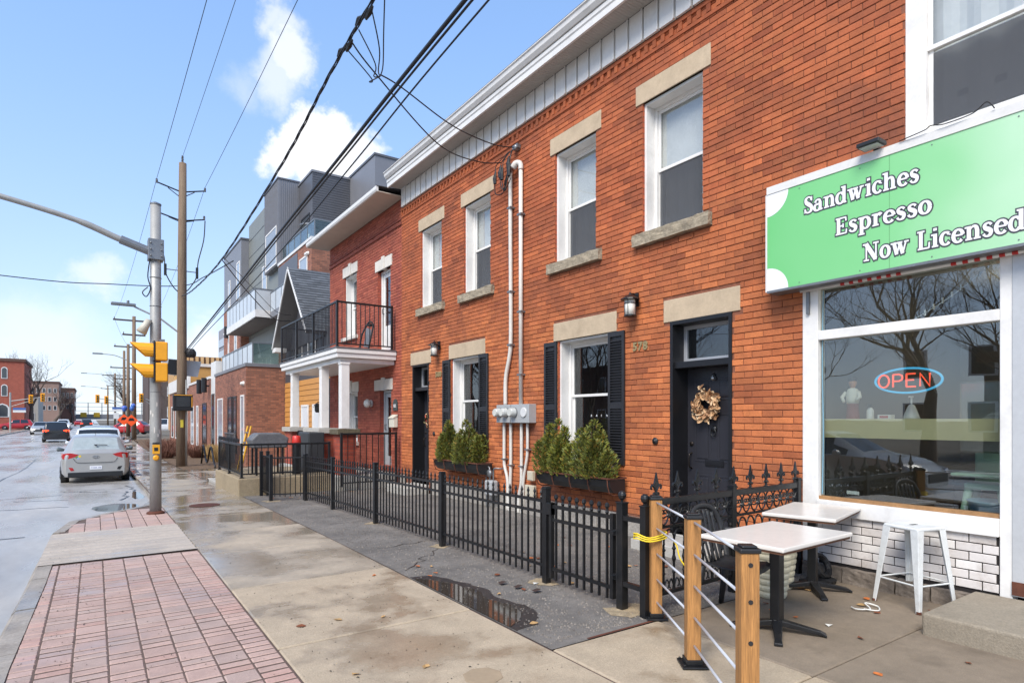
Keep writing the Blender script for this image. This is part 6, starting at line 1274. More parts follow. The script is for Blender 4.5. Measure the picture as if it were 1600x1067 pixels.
# --- cedar post and rod railing
wr = thing('post_and_rod_railing', 'cedar post railing with thin metal rods beside the cafe tables', 'railing', (3.25, 2.6, 0))
PP = [(3.77, 3.40), (3.25, 2.61), (2.655, 1.80)]
for i, (x, y) in enumerate(PP):
    M = Matrix.Translation((x, y, 0)) @ Matrix.Rotation(R(-34 if i == 0 else -36), 4, 'Z'); h = .97
    b = B(); b.box(-.045, .045, -.045, .045, .02, h, M=M); p = b.obj('post', WOOD, wr, bevel=.006)
    b = B(); b.box(-.052, .052, -.052, .052, h - .004, h + .02, M=M); b.box(-.038, .038, -.038, .038, h + .02, h + .032, M=M); b.obj('post_cap', BLACKPL, p, bevel=.008)
    b = B(); b.box(-.085, .085, -.085, .085, .002, .016, M=M); b.box(-.055, .055, -.055, .055, .016, .05, M=M)
    for sx in (-1, 1):
        for sy in (-1, 1): b.lathe([(.009, .016), (.009, .028)], M @ Vector((sx * .068, sy * .068, 0)), 6)
    b.obj('post_base', BLACKM, p, bevel=.004)
    if i == 2:
        for z in (.93, .75, .55, .345, .16): b = B(); b.lathe([(.012, 0), (.012, .003)], (0, 0, 0), 8, axis='y', M=M @ Matrix.Translation((0, -.048, z - .02))); b.obj('rod_hole', DARK, p)
for (x0, y0), (x1, y1) in zip(PP, PP[1:]):
    for z in (.945, .735, .53, .325, .14): b = B(); b.tube([(x0, y0, z), (x1, y1, z)], .0085, 8); b.obj('rod', mat('bright_rod', (206, 208, 212), .35, .25, var=.05), wr, smooth=True)
b = B()
for k in range(3): b.tube(spline([(3.60, 3.44, .66 + .02 * k), (3.66, 3.36, .64 + .015 * k), (3.82, 3.33, .66 + .02 * k), (3.86, 3.44, .67 + .01 * k), (3.72, 3.54, .66), (3.62, 3.5, .65 + .02 * k), (3.60, 3.44, .66 + .02 * k)], 4), .006, 5)
b.tube(spline([(3.82, 3.34, .68), (3.87, 3.28, .62), (3.88, 3.24, .5), (3.92, 3.2, .42)], 4), .006, 5); tag(b.obj('yellow_rope', mat('rope_yellow', (226, 196, 40), .7, var=.1)), 'yellow rope tied round the first cedar post and iron post', 'rope')
# --- tables
def table(label, cx, cy, rz, w, d, h):
    t = thing('cafe_table', label, 'table', (cx, cy, 0), rz, 'cafe tables on the patio', world=False)
    b = B(); b.box(-w / 2, w / 2, -d / 2, d / 2, h - .032, h); b.obj('table_top', mat('marble_top', (214, 208, 200), .25, var=.05, vs=3, grime=((170, 160, 148), .3, 3)), t, bevel=.008)
    b = B(); b.box(-w / 2 + .015, w / 2 - .015, -d / 2 + .015, d / 2 - .015, h - .05, h - .0325); b.obj('under_board', mat('brown_board', (104, 70, 50), .8, var=.15), t)
    b = B(); b.box(-.038, .038, -.038, .038, .08, h - .05); b.obj('column', BLACKM, t, bevel=.006)
    b = B(); b.box(-.2, .2, -.2, .2, h - .056, h - .0505); b.obj('top_plate', BLACKM, t)
    for k in range(4):
        M = Matrix.Rotation(math.pi / 2 * k + .55, 4, 'Z'); b = B(); b._add([M @ Vector(v) for v in ((.0, -.04, .055), (.30, -.024, .012), (.34, -.03, .0), (.34, .03, .0), (.30, .024, .012), (0, .04, .055), (0, -.04, .10), (.30, -.024, .04), (.34, -.03, .02), (.34, .03, .02), (.30, .024, .04), (0, .04, .10))],
            [(0, 5, 4, 1), (1, 4, 3, 2), (6, 7, 10, 11), (7, 8, 9, 10), (0, 1, 7, 6), (1, 2, 8, 7), (2, 3, 9, 8), (3, 4, 10, 9), (4, 5, 11, 10)]); b.obj('foot', BLACKM, t, bevel=.004)
    return t
table('white topped cafe table nearest the cedar railing', 4.30, 2.66, R(2), 1.0, .665, .75)
table('white topped cafe table tucked against the shop window', 5.60, 3.10, R(14), .95, .62, .765)
# --- metal stool
t = thing('metal_stool', 'white pressed metal stool under the shop window', 'stool', (5.90, 2.36, 0), R(-16), world=False); SM = mat('white_enamel', (206, 208, 206), .4, var=.07, vs=6, grime=((130, 122, 110), .35, 7)); hs = .70
b = B(); q = .165; b.box(-q, q, -q, q, hs - .035, hs); b.obj('seat', SM, t, bevel=.03, seg=4)
b = B(); b.box(-.035, .035, -.014, .014, hs, hs + .002); b.obj('hand_hole', DARK, t)
for sx in (-1, 1):
    for sy in (-1, 1):
        b = B(); T = lambda u, z: Vector((sx * lerp(.21, .150, z / hs), sy * lerp(.21, .150, z / hs), z)); vs = []
        for z in (0, hs - .02):
            c = T(0, z); w = lerp(.022, .062, z / hs); vs += [c + Vector((sx * .012, sy * .012, 0)), c + Vector((-sx * w, sy * .012, 0)), c + Vector((-sx * w, sy * .004, 0)), c + Vector((sx * .002, sy * .002, 0)), c + Vector((sx * .004, -sy * w, 0)), c + Vector((sx * .012, -sy * w, 0))]
        b._add(vs, [(i, (i + 1) % 6, 6 + (i + 1) % 6, 6 + i) for i in range(6)] + [(0, 1, 2, 3, 4, 5), (6, 7, 8, 9, 10, 11)]); b.obj('leg', SM, t, bevel=.004)
        b = B(); b.lathe([(.02, 0), (.02, .02)], (sx * .208, sy * .208, 0), 8); b.obj('foot', RUST, t)
k = lerp(.21, .150, .22 / hs)
for a, c in (((-k, -k), (k, -k)), ((k, -k), (k, k)), ((k, k), (-k, k)), ((-k, k), (-k, -k))): b = B(); b.tube([(*a, .22), (*c, .22)], .008, 6); b.obj('stretcher', SM, t)
# --- plastic garden chair
t = thing('plastic_chair', 'black plastic garden chair at the nearer cafe table', 'chair', (4.36, 3.06, 0), R(8), world=False); PC = mat('chair_plastic', (38, 39, 42), .5, var=.12, vs=6, bump=.2, bs=60)
b = B(); n = 8; vs = []
for i in range(n + 1):
    v = i / n; y = lerp(-.21, .2, v); w = lerp(.22, .19, v)
    for k in range(7): u = k / 6 * 2 - 1; vs.append((u * w, y, .42 + .03 * u * u - .02 * math.sin(v * 3.1) + (-.03 if i == 0 else 0)))
b._add(vs, [(i * 7 + k, i * 7 + k + 1, (i + 1) * 7 + k + 1, (i + 1) * 7 + k) for i in range(n) for k in range(6)]); s = b.obj('seat', PC, t, smooth=True); md = s.modifiers.new('t', 'SOLIDIFY'); md.thickness = .012
arcp = [(-.21, .19, .42), (-.235, .24, .6), (-.225, .28, .74), (-.15, .31, .84), (0, .325, .87), (.15, .31, .84), (.225, .28, .74), (.235, .24, .6), (.21, .19, .42)]
b = B(); b.tube(spline(arcp, 5), .026, 8, flat=.6); b.obj('back_frame', PC, t, smooth=True)
for u in (-.13, -.065, 0, .065, .13): b = B(); b.tube(spline([(u * .9, .19, .42), (u, .25, .62), (u * 1.05, .30, .845 - abs(u) * .25)], 4), .02, 6, flat=.35); b.obj('back_slat', PC, t, smooth=True)
for s_ in (-1, 1):
    b = B(); b.tube(spline([(s_ * .235, .24, .66), (s_ * .27, .1, .66), (s_ * .27, -.12, .65), (s_ * .25, -.2, .6)], 4), .024, 8, flat=.7); b.obj('armrest', PC, t, smooth=True)
    b = B(); b.tube(spline([(s_ * .25, -.2, .61), (s_ * .24, -.2, .42), (s_ * .27, -.25, .0)], 4), [.026] * 4 + [.03] * 4 + [.022], 8); b.obj('leg', PC, t, smooth=True)
    b = B(); b.tube([(s_ * .20, .19, .42), (s_ * .25, .27, .0)], [.032, .022], 8); b.obj('leg', PC, t, smooth=True)
# --- ribbed pots
for lab, x, y in (('ribbed cream plant pot under the far cafe table, left one', 5.12, 3.22), ('ribbed cream plant pot under the far cafe table, right one', 5.46, 3.36)):
    t = thing('plant_pot', lab, 'pot', (x, y, 0), group='ribbed cream plant pots'); pr_ = []
    for k in range(27): z = k / 26 * .50; pr_.append((.125 + .055 * (z / .5) + (.004 if k % 3 else -.004), z))
    b = B(); b.lathe(pr_ + [(.195, .505), (.195, .53), (.175, .53), (.17, .47)], (x, y, 0), 20); b.obj('pot', mat('cream_ceramic', (214, 205, 176), .55, var=.08, vs=4, grime=((130, 120, 96), .35, 4)), t, smooth=False)
    b = B(); b.lathe([(.17, .475), (.01, .48)], (x, y, 0), 16); b.obj('soil', SOIL, t)
b = B(); b.lathe([(.13, 0), (.14, .03), (.09, .05), (.05, .02)], (5.98, 3.22, 0), 14); b.tube([(5.98 + .11 * math.cos(k * .5236), 3.22 + .05 * math.sin(k * .5236), .16 + .1 * math.sin(k * .5236)) for k in range(12)], .03, 6, closed=True); tag(b.obj('small_tyre', BLACKPL), 'small black wheel lying by the stone base', 'wheel')
# ================================================================== STREET FURNITURE
def ztop(y): return zg(y)
sp_ = thing('traffic_signal_pole', 'tall grey steel signal pole rising from the red pavers', 'pole', (.88, 12.3, zg(12.3))); x, y, z0 = .88, 12.3, zg(12.3)
b = B(); b.tube([(x, y, z0), (x, y, 1.5), (x, y, 3), (x, y, 5.38)], [.092, .09, .088, .083], 20); pole = b.obj('pole', GALV, sp_, smooth=True)
b = B(); b.lathe([(.09, 5.38), (.09, 5.40), (.03, 5.43)], (x, y, 0), 20); b.obj('pole_cap', GREYM, sp_)
b = B(); b.lathe([(.14, 0), (.14, .03), (.10, .05)], (x, y, z0), 16); b.obj('base_flange', RUST, sp_)
for z in (1.2, 2.1, 3.6, 4.1): b = B(); b.tube([(x + .091 * math.cos(k * .3927), y + .091 * math.sin(k * .3927), z) for k in range(16)], .005, 5, closed=True); b.obj('band', GREYM, sp_)
b = B(); b.tube(spline([(x - .1, y, 4.57), (x - .55, y, 4.70), (-.25, y - .02, 4.90), (-1.2, y - .06, 5.08), (-2.4, y - .1, 5.25), (-4.2, y - .15, 5.35)], 6), [.055] * 12 + [.045] * 12 + [.035] * 7, 12); b.obj('mast_arm', GALV, sp_, smooth=True)
b = B(); b.tube([(x - .08, y, 4.55), (x - .52, y, 4.69)], .075, 12); b.obj('arm_sleeve', GREYM, sp_)
b = B(); b.box(x - .12, x + .12, y - .12, y + .12, 4.40, 4.76)
for z in (4.46, 4.57, 4.68):
    for s in (-1, 1): b.lathe([(.015, 0), (.015, .03)], (x + s * .08, y - .15, z), 6, axis='y')
b.obj('clamp', GREYM, sp_, bevel=.015)
b = B(); b.tube(spline([(x - .09, y - .05, 4.4), (x - .12, y - .06, 4.1), (x - .08, y - .06, 3.9), (x - .14, y - .05, 3.75), (x - .2, y - .04, 3.82), (x - .12, y - .04, 3.92)], 5), .01, 5); b.obj('cable_loop', WIRE, sp_)
YEL = mat('signal_yellow', (232, 160, 28), .4, var=.06, vs=4)
sh = thing('pedestrian_signal', 'yellow two-section signal head with long visors on the steel pole', 'signal', (x, y - .13, 2.25)); cy = y - .22
for k, zb in enumerate((2.63, 2.27)):
    b = B(); b.box(x - .03, x + .16, cy - .13, cy + .13, zb, zb + .32); s_ = b.obj('section', YEL, sh, bevel=.02, seg=3)
    b = B(); b.box(x - .055, x - .03, cy - .135, cy + .135, zb - .005, zb + .33); b.obj('door', BLACKP, s_)
    b = B(); P = [Vector((x - .055, cy + .125 * math.cos(a), zb + .165 + .135 * math.sin(a))) for a in [k_ * math.pi / 8 for k_ in range(-2, 11)]]
    vs = []
    for p in P: u = (p.z - zb) / .3; vs += [p, p + Vector((-lerp(.04, .34, max(0, min(1, u))), 0, 0))]
    b._add(vs, [(2 * i, 2 * i + 1, 2 * i + 3, 2 * i + 2) for i in range(len(P) - 1)]); v = b.obj('visor', YEL, s_); md = v.modifiers.new('t', 'SOLIDIFY'); md.thickness = .008
    b = B(); b.lathe([(.11, 0), (.11, -.004)], (x - .056, cy, zb + .165), 16, axis='x'); b.obj('lens', mat('lens_dark', (30, 26, 24), .2), s_)
b = B(); b.box(x + .02, x + .10, cy + .13, y - .07, 2.9, 2.95); b.box(x + .02, x + .10, cy + .13, y - .07, 2.3, 2.35); b.obj('mount', GREYM, sh)
b = B(); b.box(x + .04, x + .12, cy - .06, cy + .06, 2.95, 3.0); b.obj('top_cap', GREYM, sh)
pb_ = thing('push_button', 'yellow pedestrian push button plate on the steel pole', 'button', (x, y - .1, .95)); b = B(); b.box(x - .055, x + .055, y - .115, y - .088, 1.02, 1.18); b.obj('plate', mat('plate_yellow', (226, 160, 30), .4), pb_); b = B(); b.box(x - .03, x + .03, y - .118, y - .1155, 1.07, 1.13); b.obj('symbol', BLACKP, pb_)
b = B(); b.lathe([(.045, 0), (.05, -.03), (.03, -.05)], (x, y - .085, .95), 12, axis='y'); b.obj('button', YEL, pb_)
b = B(); b.box(x - .055, x + .055, y - .117, y - .1145, 1.185, 1.215); b.obj('hood', BLACKP, pb_)
ho = thing('horn_speaker', 'cream horn shaped sensor mounted on the steel pole', 'sensor', (x - .15, y, 3.2)); b = B(); b.tube([(x - .11, y - .06, 3.34), (x - .15, y - .08, 3.25), (x - .22, y - .1, 3.12)], [.05, .06, .085], 12); b.obj('horn', mat('cream_plastic', (190, 184, 168), .5, var=.06), ho, smooth=True); b = B(); b.tube([(x, y - .05, 3.34), (x - .11, y - .06, 3.34)], .012, 6); b.obj('arm', GREYM, ho)
sc_ = thing('poster_remnants', 'torn paper remnants and tape on the steel pole', 'paper')
for k in range(7):
    a0 = rng.uniform(3.2, 5.6); zz = rng.uniform(1.25, 1.85); b = B(); rr = .0925; w = rng.uniform(.2, .5); h = rng.uniform(.03, .1)
    vs = [(x + rr * math.cos(a0 + w * i / 3), y + rr * math.sin(a0 + w * i / 3), zz + hh + rng.uniform(-.01, .01)) for i in range(4) for hh in (0, h)]; b._add(vs, [(2 * i, 2 * i + 2, 2 * i + 3, 2 * i + 1) for i in range(3)]); b.obj('paper_scrap', mat('old_paper', (196, 190, 182), .8, var=.1), sc_)
# ---- wooden utility pole
UX, UY = 2.85, 27.4; UZ0 = zg(UY)
up = thing('utility_pole', 'tall wooden utility pole with insulator arms beside the sidewalk', 'pole', (UX, UY, UZ0))
b = B(); b.tube([(UX, UY, UZ0), (UX + .02, UY, 4), (UX + .03, UY, 8), (UX + .05, UY, 11.85)], [.19, .175, .16, .135], 14); b.obj('pole', WOODOLD, up, smooth=True)
def insul(b, x, y, z, up_=True):
    b.lathe([(.02, 0), (.05, .03), (.03, .06), (.05, .09), (.03, .12), (.045, .15), (.01, .18)], (x, y, z), 8)
for z, s in ((10.75, .85), (9.6, .82)):
    for sg_ in (-1, 1):
        b = B(); b.tube([(UX, UY, z - .06), (UX + sg_ * s, UY, z + (.16 if z > 10 else .14))], .028, 6); b.tube([(UX, UY, z - .3 if z > 10 else z - .12), (UX + sg_ * s * .55, UY, z + .02)], .018, 5); b.obj('arm', BLACKM, up)
        b = B(); insul(b, UX + sg_ * s, UY, z + .12); b.obj('insulator', mat('porcelain_grey', (90, 88, 90), .3, var=.1), up)
b = B(); insul(b, UX + .04, UY, 11.85); insul(b, UX + .04, UY, 11.98); b.obj('insulator', mat('porcelain_grey', (90, 88, 90)), up)
for sg_ in (-1, 1):
    b = B(); b.tube(spline([(UX + sg_ * .85, UY, 9.7), (UX + sg_ * .8, UY, 8.9), (UX + sg_ * .6, UY, 8.0), (UX + sg_ * .55, UY, 7.4), (UX + sg_ * .3, UY, 6.9), (UX + sg_ * .12, UY, 6.7)], 4), .022, 5); b.obj('riser_cable', WIRE, up)
    b = B(); b.tube([(UX, UY, 7.55), (UX + sg_ * .58, UY, 7.55)], .02, 5); b.obj('cable_bracket', GREYM, up)
    b = B(); b.lathe([(.05, 0), (.05, .45)], (UX + sg_ * .56, UY, 7.3), 6); b.obj('arrester', WIRE, up)
b = B(); b.tube([(UX + .16, UY - .1, UZ0), (UX + .15, UY - .1, 3.2)], .045, 8); b.obj('conduit', GALV, up, smooth=True)
b = B(); b.lathe([(.16, 0), (.2, .1), (.2, .22), (.12, .34)], (UX + .32, UY - .12, 4.1), 10); b.obj('splice_coil', WIRE, up)
b = B(); b.tube([(UX, UY, 5.0), (UX - .7, UY + .0, 5.55), (UX - 1.6, UY, 5.95)], .035, 7); b.obj('lamp_arm', GALV, up)
b = B(); b.box(UX - 2.35, UX - 1.55, UY - .12, UY + .12, 5.95, 6.05); b.lathe([(.05, 0), (.05, .12)], (UX - 1.8, UY, 6.05), 8); b.obj('lamp_head', GREYM, up, bevel=.03)
cs = thing('countdown_signal', 'black countdown signal box on the wooden utility pole', 'signal', (UX, UY - .3, 1.8)); b = B(); b.box(UX - .33, UX + .36, UY - .46, UY - .2, 1.95, 2.6); b.obj('housing', BLACKP, cs, bevel=.03); b = B(); b.box(UX - .22, UX + .25, UY - .475, UY - .461, 2.12, 2.5); b.obj('screen', mat('screen_dark', (44, 46, 50), .2), cs)
b = B(); b.box(UX - .3, UX + .33, UY - .47, UY - .45, 2.56, 2.585); b.box(UX + .31, UX + .335, UY - .47, UY - .45, 2.1, 2.5); b.obj('trim', YEL, cs)
sb = thing('sign_boards', 'pale sign board with black panel fixed behind the wooden pole', 'sign', (UX, UY + .3, 3)); b = B(); b.prism([(UX - .75, UY + .25, 3.42), (UX - .62, UY + .25, 4.05), (UX + .75, UY + .25, 3.98), (UX + .62, UY + .25, 3.35)], (0, .05, 0)); b.obj('board', mat('pale_board', (176, 178, 180), .5, var=.06), sb); b = B(); b.prism([(UX - .5, UY + .235, 3.43), (UX - .42, UY + .235, 4.02), (UX + .1, UY + .235, 4.0), (UX + .1, UY + .235, 3.4)], (0, .012, 0)); b.obj('black_panel', BLACKP, sb)
b = B(); b.box(UX - .05, UX + .05, UY - .2, UY - .178, 1.3, 1.6); tag(b.obj('pole_tag', mat('tag_yellow', (206, 186, 60), .6)), 'small yellow tag on the wooden utility pole', 'tag')
# ---- bike rack
t = thing('bike_rack', 'black wavy tube bike rack on the boulevard', 'bike rack', (3.75, 27.5, zg(27.5))); P = []
for k in range(49): u = k / 48; P.append((3.75, lerp(29.3, 25.2, u), zg(27) + .45 - .33 * math.cos(u * math.pi * 4)))
P = [(3.75, 29.3 - .5, zg(27) - .05)] + P[12:] ; b = B(); b.tube(P + [(3.75, 25.2, zg(27) - .05)], .035, 8); b.obj('tube', BLACKM, t, smooth=True)
bl = B(); bl.poly([(2.67, 18, zg(18) - .004), (4.8, 18, zg(18) - .004), (4.8, 25, zg(25) - .004), (2.67, 25, zg(25) - .004)]); tag(bl.obj('boulevard', WETS[1]), None, kind='structure')
b = B(); b.box(2.66, 2.78, 17.6, 19.2, -.2, zg(18) + .06); b.box(2.66, 3.9, 19.0, 19.2, -.2, zg(18) + .05); tag(b.obj('planting_edge', CONCP, bevel=.01), 'low concrete edging beside the sidewalk near the bike rack', 'edging')
bl = B(); bl.poly([(2.67, 25.0, zg(25) + .0), (4.85, 25, zg(25)), (4.85, 60, zg(60)), (4.85, 45, zg(45) + .02), (2.67, 45, zg(45) + .02)]); 
bl = strip('planting_bed', mat('leaf_litter', (98, 78, 58), .95, var=.3, vs=6, bump=.8, bs=30), lambda y: 2.67, lambda y: 4.87, [25, 30, 36, 45, 55, 62], .0)
# dry grasses and twiggy shrubs
def dry_shrub(name, label, x, y, rad, h, n, m, seed):
    r = random.Random(seed); t = thing(name, label, 'shrub', (x, y, zg(y)), group='dry shrubs along the boulevard'); b = B()
    for _ in range(n):
        a = r.uniform(0, 6.28); q = r.random() ** .6; base = Vector((x + .4 * rad * q * math.cos(a), y + .4 * rad * q * math.sin(a), zg(y))); tip = base + Vector((rad * q * math.cos(a) * .8 + r.uniform(-.1, .1), rad * q * math.sin(a) * .8, h * r.uniform(.5, 1)))
        mid = base.lerp(tip, .5) + Vector((r.uniform(-.08, .08), r.uniform(-.08, .08), .05)); w = Vector((r.uniform(-1, 1), r.uniform(-1, 1), 0)).normalized() * r.uniform(.006, .014)
        b._add([base - w, base + w, mid + w, mid - w, tip], [(0, 1, 2, 3), (3, 2, 4)])
    b.obj('stems', m, t)
RED = mat('russet_twigs', (112, 76, 62), .9, var=.25, vs=5); TAN = mat('dry_grass', (176, 146, 96), .9, var=.2, vs=5)
for i, (x_, y_, rd, h_, m_) in enumerate(((3.4, 36, .9, .9, RED), (3.0, 39, .8, .85, RED), (4.2, 33.5, .7, .8, RED), (3.6, 43, 1.0, .9, RED), (4.5, 30.5, .35, .85, TAN), (4.55, 29.4, .35, .75, TAN), (4.6, 32, .4, .8, TAN), (2.9, 34, .6, .6, RED))):
    dry_shrub('dry_grass_tuft' if m_ is TAN else 'twiggy_shrub', '%s %s on the planting bed by the brick apartment base' % (('nearest', 'second', 'third', 'fourth', 'first tan', 'second tan', 'third tan', 'low')[i], 'dry grass tuft' if m_ is TAN else 'russet leafless shrub'), x_, y_, rd, h_, 420, m_, i)
# ================================================================== VEHICLES
def cr(P, t):
    """smooth interpolation through (t, value) stations"""
    if t <= P[0][0]: return P[0][1]
    if t >= P[-1][0]: return P[-1][1]
    for i in range(len(P) - 1):
        if P[i][0] <= t <= P[i + 1][0]:
            u = (t - P[i][0]) / (P[i + 1][0] - P[i][0]); a, b_ = P[i][1], P[i + 1][1]
            m0 = (P[i + 1][1] - P[i - 1][1]) / (P[i + 1][0] - P[i - 1][0]) * (P[i + 1][0] - P[i][0]) if i > 0 else (b_ - a)
            m1 = (P[i + 2][1] - P[i][1]) / (P[i + 2][0] - P[i][0]) * (P[i + 1][0] - P[i][0]) if i < len(P) - 2 else (b_ - a)
            if (b_ - a) * m0 <= 0: m0 = 0
            if (b_ - a) * m1 <= 0: m1 = 0
            return (2 * u ** 3 - 3 * u * u + 1) * a + (u ** 3 - 2 * u * u + u) * m0 + (-2 * u ** 3 + 3 * u * u) * b_ + (u ** 3 - u * u) * m1
CARS = {
 'hatch': dict(L=4.3, top=[(0, .96), (.06, 1.03), (.22, 1.16), (.46, 1.39), (.62, 1.46), (1.0, 1.505), (1.7, 1.52), (2.4, 1.45), (3.2, 1.0), (3.8, .90), (4.2, .72), (4.3, .62)], belt=[(0, .92), (.3, .98), (1.5, .95), (3.1, .90), (3.8, .82), (4.3, .58)],
      w=[(0, .80), (.12, .85), (.5, .885), (2.2, .89), (3.6, .87), (4.1, .78), (4.3, .62)], rw=[(0, .70), (.2, .64), (.5, .60), (1.2, .60), (2.4, .56), (3.1, .66), (3.8, .66), (4.3, .5)], rear=(.10, .50), side=(.62, 2.9), front=(2.42, 3.16), wheels=(.78, 3.42)),
 'suv': dict(L=4.5, top=[(0, 1.02), (.06, 1.10), (.2, 1.30), (.38, 1.58), (.55, 1.66), (1.2, 1.70), (2.2, 1.68), (2.6, 1.60), (3.25, 1.12), (3.9, 1.02), (4.35, .86), (4.5, .7)], belt=[(0, .98), (.3, 1.06), (1.5, 1.04), (3.2, 1.0), (3.9, .94), (4.5, .66)],
      w=[(0, .84), (.12, .88), (.5, .91), (2.2, .92), (3.8, .90), (4.3, .82), (4.5, .66)], rw=[(0, .74), (.2, .70), (.5, .66), (1.2, .65), (2.6, .60), (3.2, .70), (3.9, .70), (4.5, .5)], rear=(.10, .46), side=(.6, 3.0), front=(2.62, 3.22), wheels=(.85, 3.6)),
 'sedan': dict(L=4.6, top=[(0, .92), (.05, 1.0), (.6, 1.06), (.95, 1.12), (1.5, 1.38), (2.0, 1.45), (2.6, 1.42), (3.4, 1.0), (4.1, .88), (4.5, .72), (4.6, .6)], belt=[(0, .88), (.4, .95), (1.6, .94), (3.3, .90), (4.1, .80), (4.6, .56)],
      w=[(0, .78), (.15, .85), (.6, .89), (2.4, .90), (3.9, .87), (4.4, .78), (4.6, .62)], rw=[(0, .66), (.5, .68), (.95, .66), (1.5, .58), (2.5, .55), (3.3, .66), (4.1, .66), (4.6, .5)], rear=(.98, 1.46), side=(1.05, 3.05), front=(2.65, 3.36), wheels=(.9, 3.65))}
CGL = mat('car_glass', (28, 32, 34), .06, var=.05, spec=.9); TYRE = mat('tyre_rubber', (26, 26, 27), .8, var=.15, vs=12); RIM = mat('alloy_rim', (150, 152, 156), .3, .8, var=.05); REDL = mat('tail_lamp', (168, 22, 24), .18, var=.1, vs=9, coat=.5); CLR = mat('lamp_clear', (214, 216, 220), .15, var=.05)
def car(name, label, kind, paint, loc, rz, cat='car', group=None, rear=True, plate=None, glass_pale=False, lit=None):
    """local +y is forwards; origin on the ground under the rear bumper's middle"""
    K = CARS[kind]; L_ = K['L']; t = thing(name, label, cat, loc, rz, group, world=False)
    ts = [0, .03, .06, .1, .16, .22, .28, .34, .4, .46, .5, .56, .62] + [.7 + .1 * i for i in range(int((L_ - .75) / .1))] + [L_ - .06, L_]
    for q in (K['rear'] + K['side'] + K['front']): ts.append(q)
    ts = sorted(set(round(q, 3) for q in ts)); zs = .24
    def sec(u):
        w, tp, bl, rw = cr(K['w'], u), cr(K['top'], u), cr(K['belt'], u), cr(K['rw'], u); bl = min(bl, tp - .02); nose = 0
        return [(w * .90, zs), (w * .985, zs + .10), (w, lerp(zs, bl, .42)), (w * .992, lerp(zs, bl, .72)), (w * .955, bl - .015), (w * .93, bl), (lerp(w * .93, rw, .45), lerp(bl, tp - .05, .55)), (rw + .012, tp - .055), (rw - .05, tp - .02), (rw * .55, tp - .004), (0, tp)]
    S = [sec(u) for u in ts]; J = len(S[0]); body, gl = B(), {'rear_window': B(), 'windscreen': B()}
    for sgn in (-1, 1):
        for i in range(len(ts) - 1):
            um = (ts[i] + ts[i + 1]) / 2
            for j in range(J - 1):
                q = [(sgn * S[i][j][0], ts[i], S[i][j][1]), (sgn * S[i + 1][j][0], ts[i + 1], S[i + 1][j][1]), (sgn * S[i + 1][j + 1][0], ts[i + 1], S[i + 1][j + 1][1]), (sgn * S[i][j + 1][0], ts[i], S[i][j + 1][1])]
                tgt = body
                if K['rear'][0] <= um <= K['rear'][1] and j >= 8: tgt = gl['rear_window']
                elif K['front'][0] <= um <= K['front'][1] and j >= 8: tgt = gl['windscreen']
                elif K['side'][0] + (.12 if j == 6 else 0) <= um <= K['side'][1] - (.35 if j == 6 else 0) and j in (5, 6) and not (1.62 < um - (.1 if kind == 'sedan' else 0) < 1.74): tgt = gl.setdefault('side_window %d %d' % (sgn, um > 1.72), B())
                tgt._add(q, [(0, 1, 2, 3)])
        if sgn == 1:
            for i_, dy in ((0, -1), (len(ts) - 1, 1)):
                ring = [(x_, z_) for x_, z_ in S[i_]] + [(-x_, z_) for x_, z_ in S[i_][::-1][1:]]; yy = ts[i_]; zc = .6; n = len(ring)
                a = [(x_, yy, z_) for x_, z_ in ring]; m_ = [(x_ * .93, yy + dy * .045, zc + (z_ - zc) * .95) for x_, z_ in ring]
                body._add(a + m_, [(k, (k + 1) % n, n + (k + 1) % n, n + k) for k in range(n)] + [tuple(range(n, 2 * n))])
            body._add([(-.8, .1, zs), (.8, .1, zs), (.8, L_ - .2, zs), (-.8, L_ - .2, zs)], [(0, 1, 2, 3)])
    def fin(b_, nm, m_, par):
        o = b_.obj(nm, m_, par, smooth=True); bm = bmesh.new(); bm.from_mesh(o.data); bmesh.ops.remove_doubles(bm, verts=bm.verts, dist=.0005); bmesh.ops.recalc_face_normals(bm, faces=bm.faces); bm.to_mesh(o.data); bm.free()
        if nm == 'body': md = o.modifiers.new('e', 'EDGE_SPLIT'); md.split_angle = R(38)
        return o
    bo = fin(body, 'body', paint, t)
    for nm, b_ in gl.items():
        nm = nm.split()[0]
        fin(b_, nm, mat('hazy_glass', (150, 160, 162), .12, var=.12, vs=6) if (glass_pale and nm == 'rear_window') else CGL, t)
    for u in K['wheels']:
        for s in (-1, 1):
            w = cr(K['w'], u); cx = s * (w - .10)
            b = B(); b.lathe([(.36, -s * .02), (.365, s * .1), (.36, s * .106)], (cx, u, .34), 20, axis='x'); b.obj('wheel_arch', BLACKPL, t)
            b = B(); b.lathe([(.22, -.1), (.30, -.1), (.32, -.07), (.32, .07), (.30, .108), (.22, .108)], (cx, u, .32), 22, axis='x', M=None if s > 0 else Matrix.Translation((2 * cx, 0, 0)) @ Matrix.Scale(-1, 4, (1, 0, 0))); wh = b.obj('wheel', TYRE, t, smooth=False)
            b = B(); b.lathe([(.215, 0), (.22, .01)], (cx + s * .100, u, .32), 18, axis='x'); 
            for k in range(5): a = k * 1.2566; b.tube([(cx + s * .112, u, .32), (cx + s * .112, u + .2 * math.cos(a), .32 + .2 * math.sin(a))], .028, 6)
            b.obj('rim', RIM, wh)
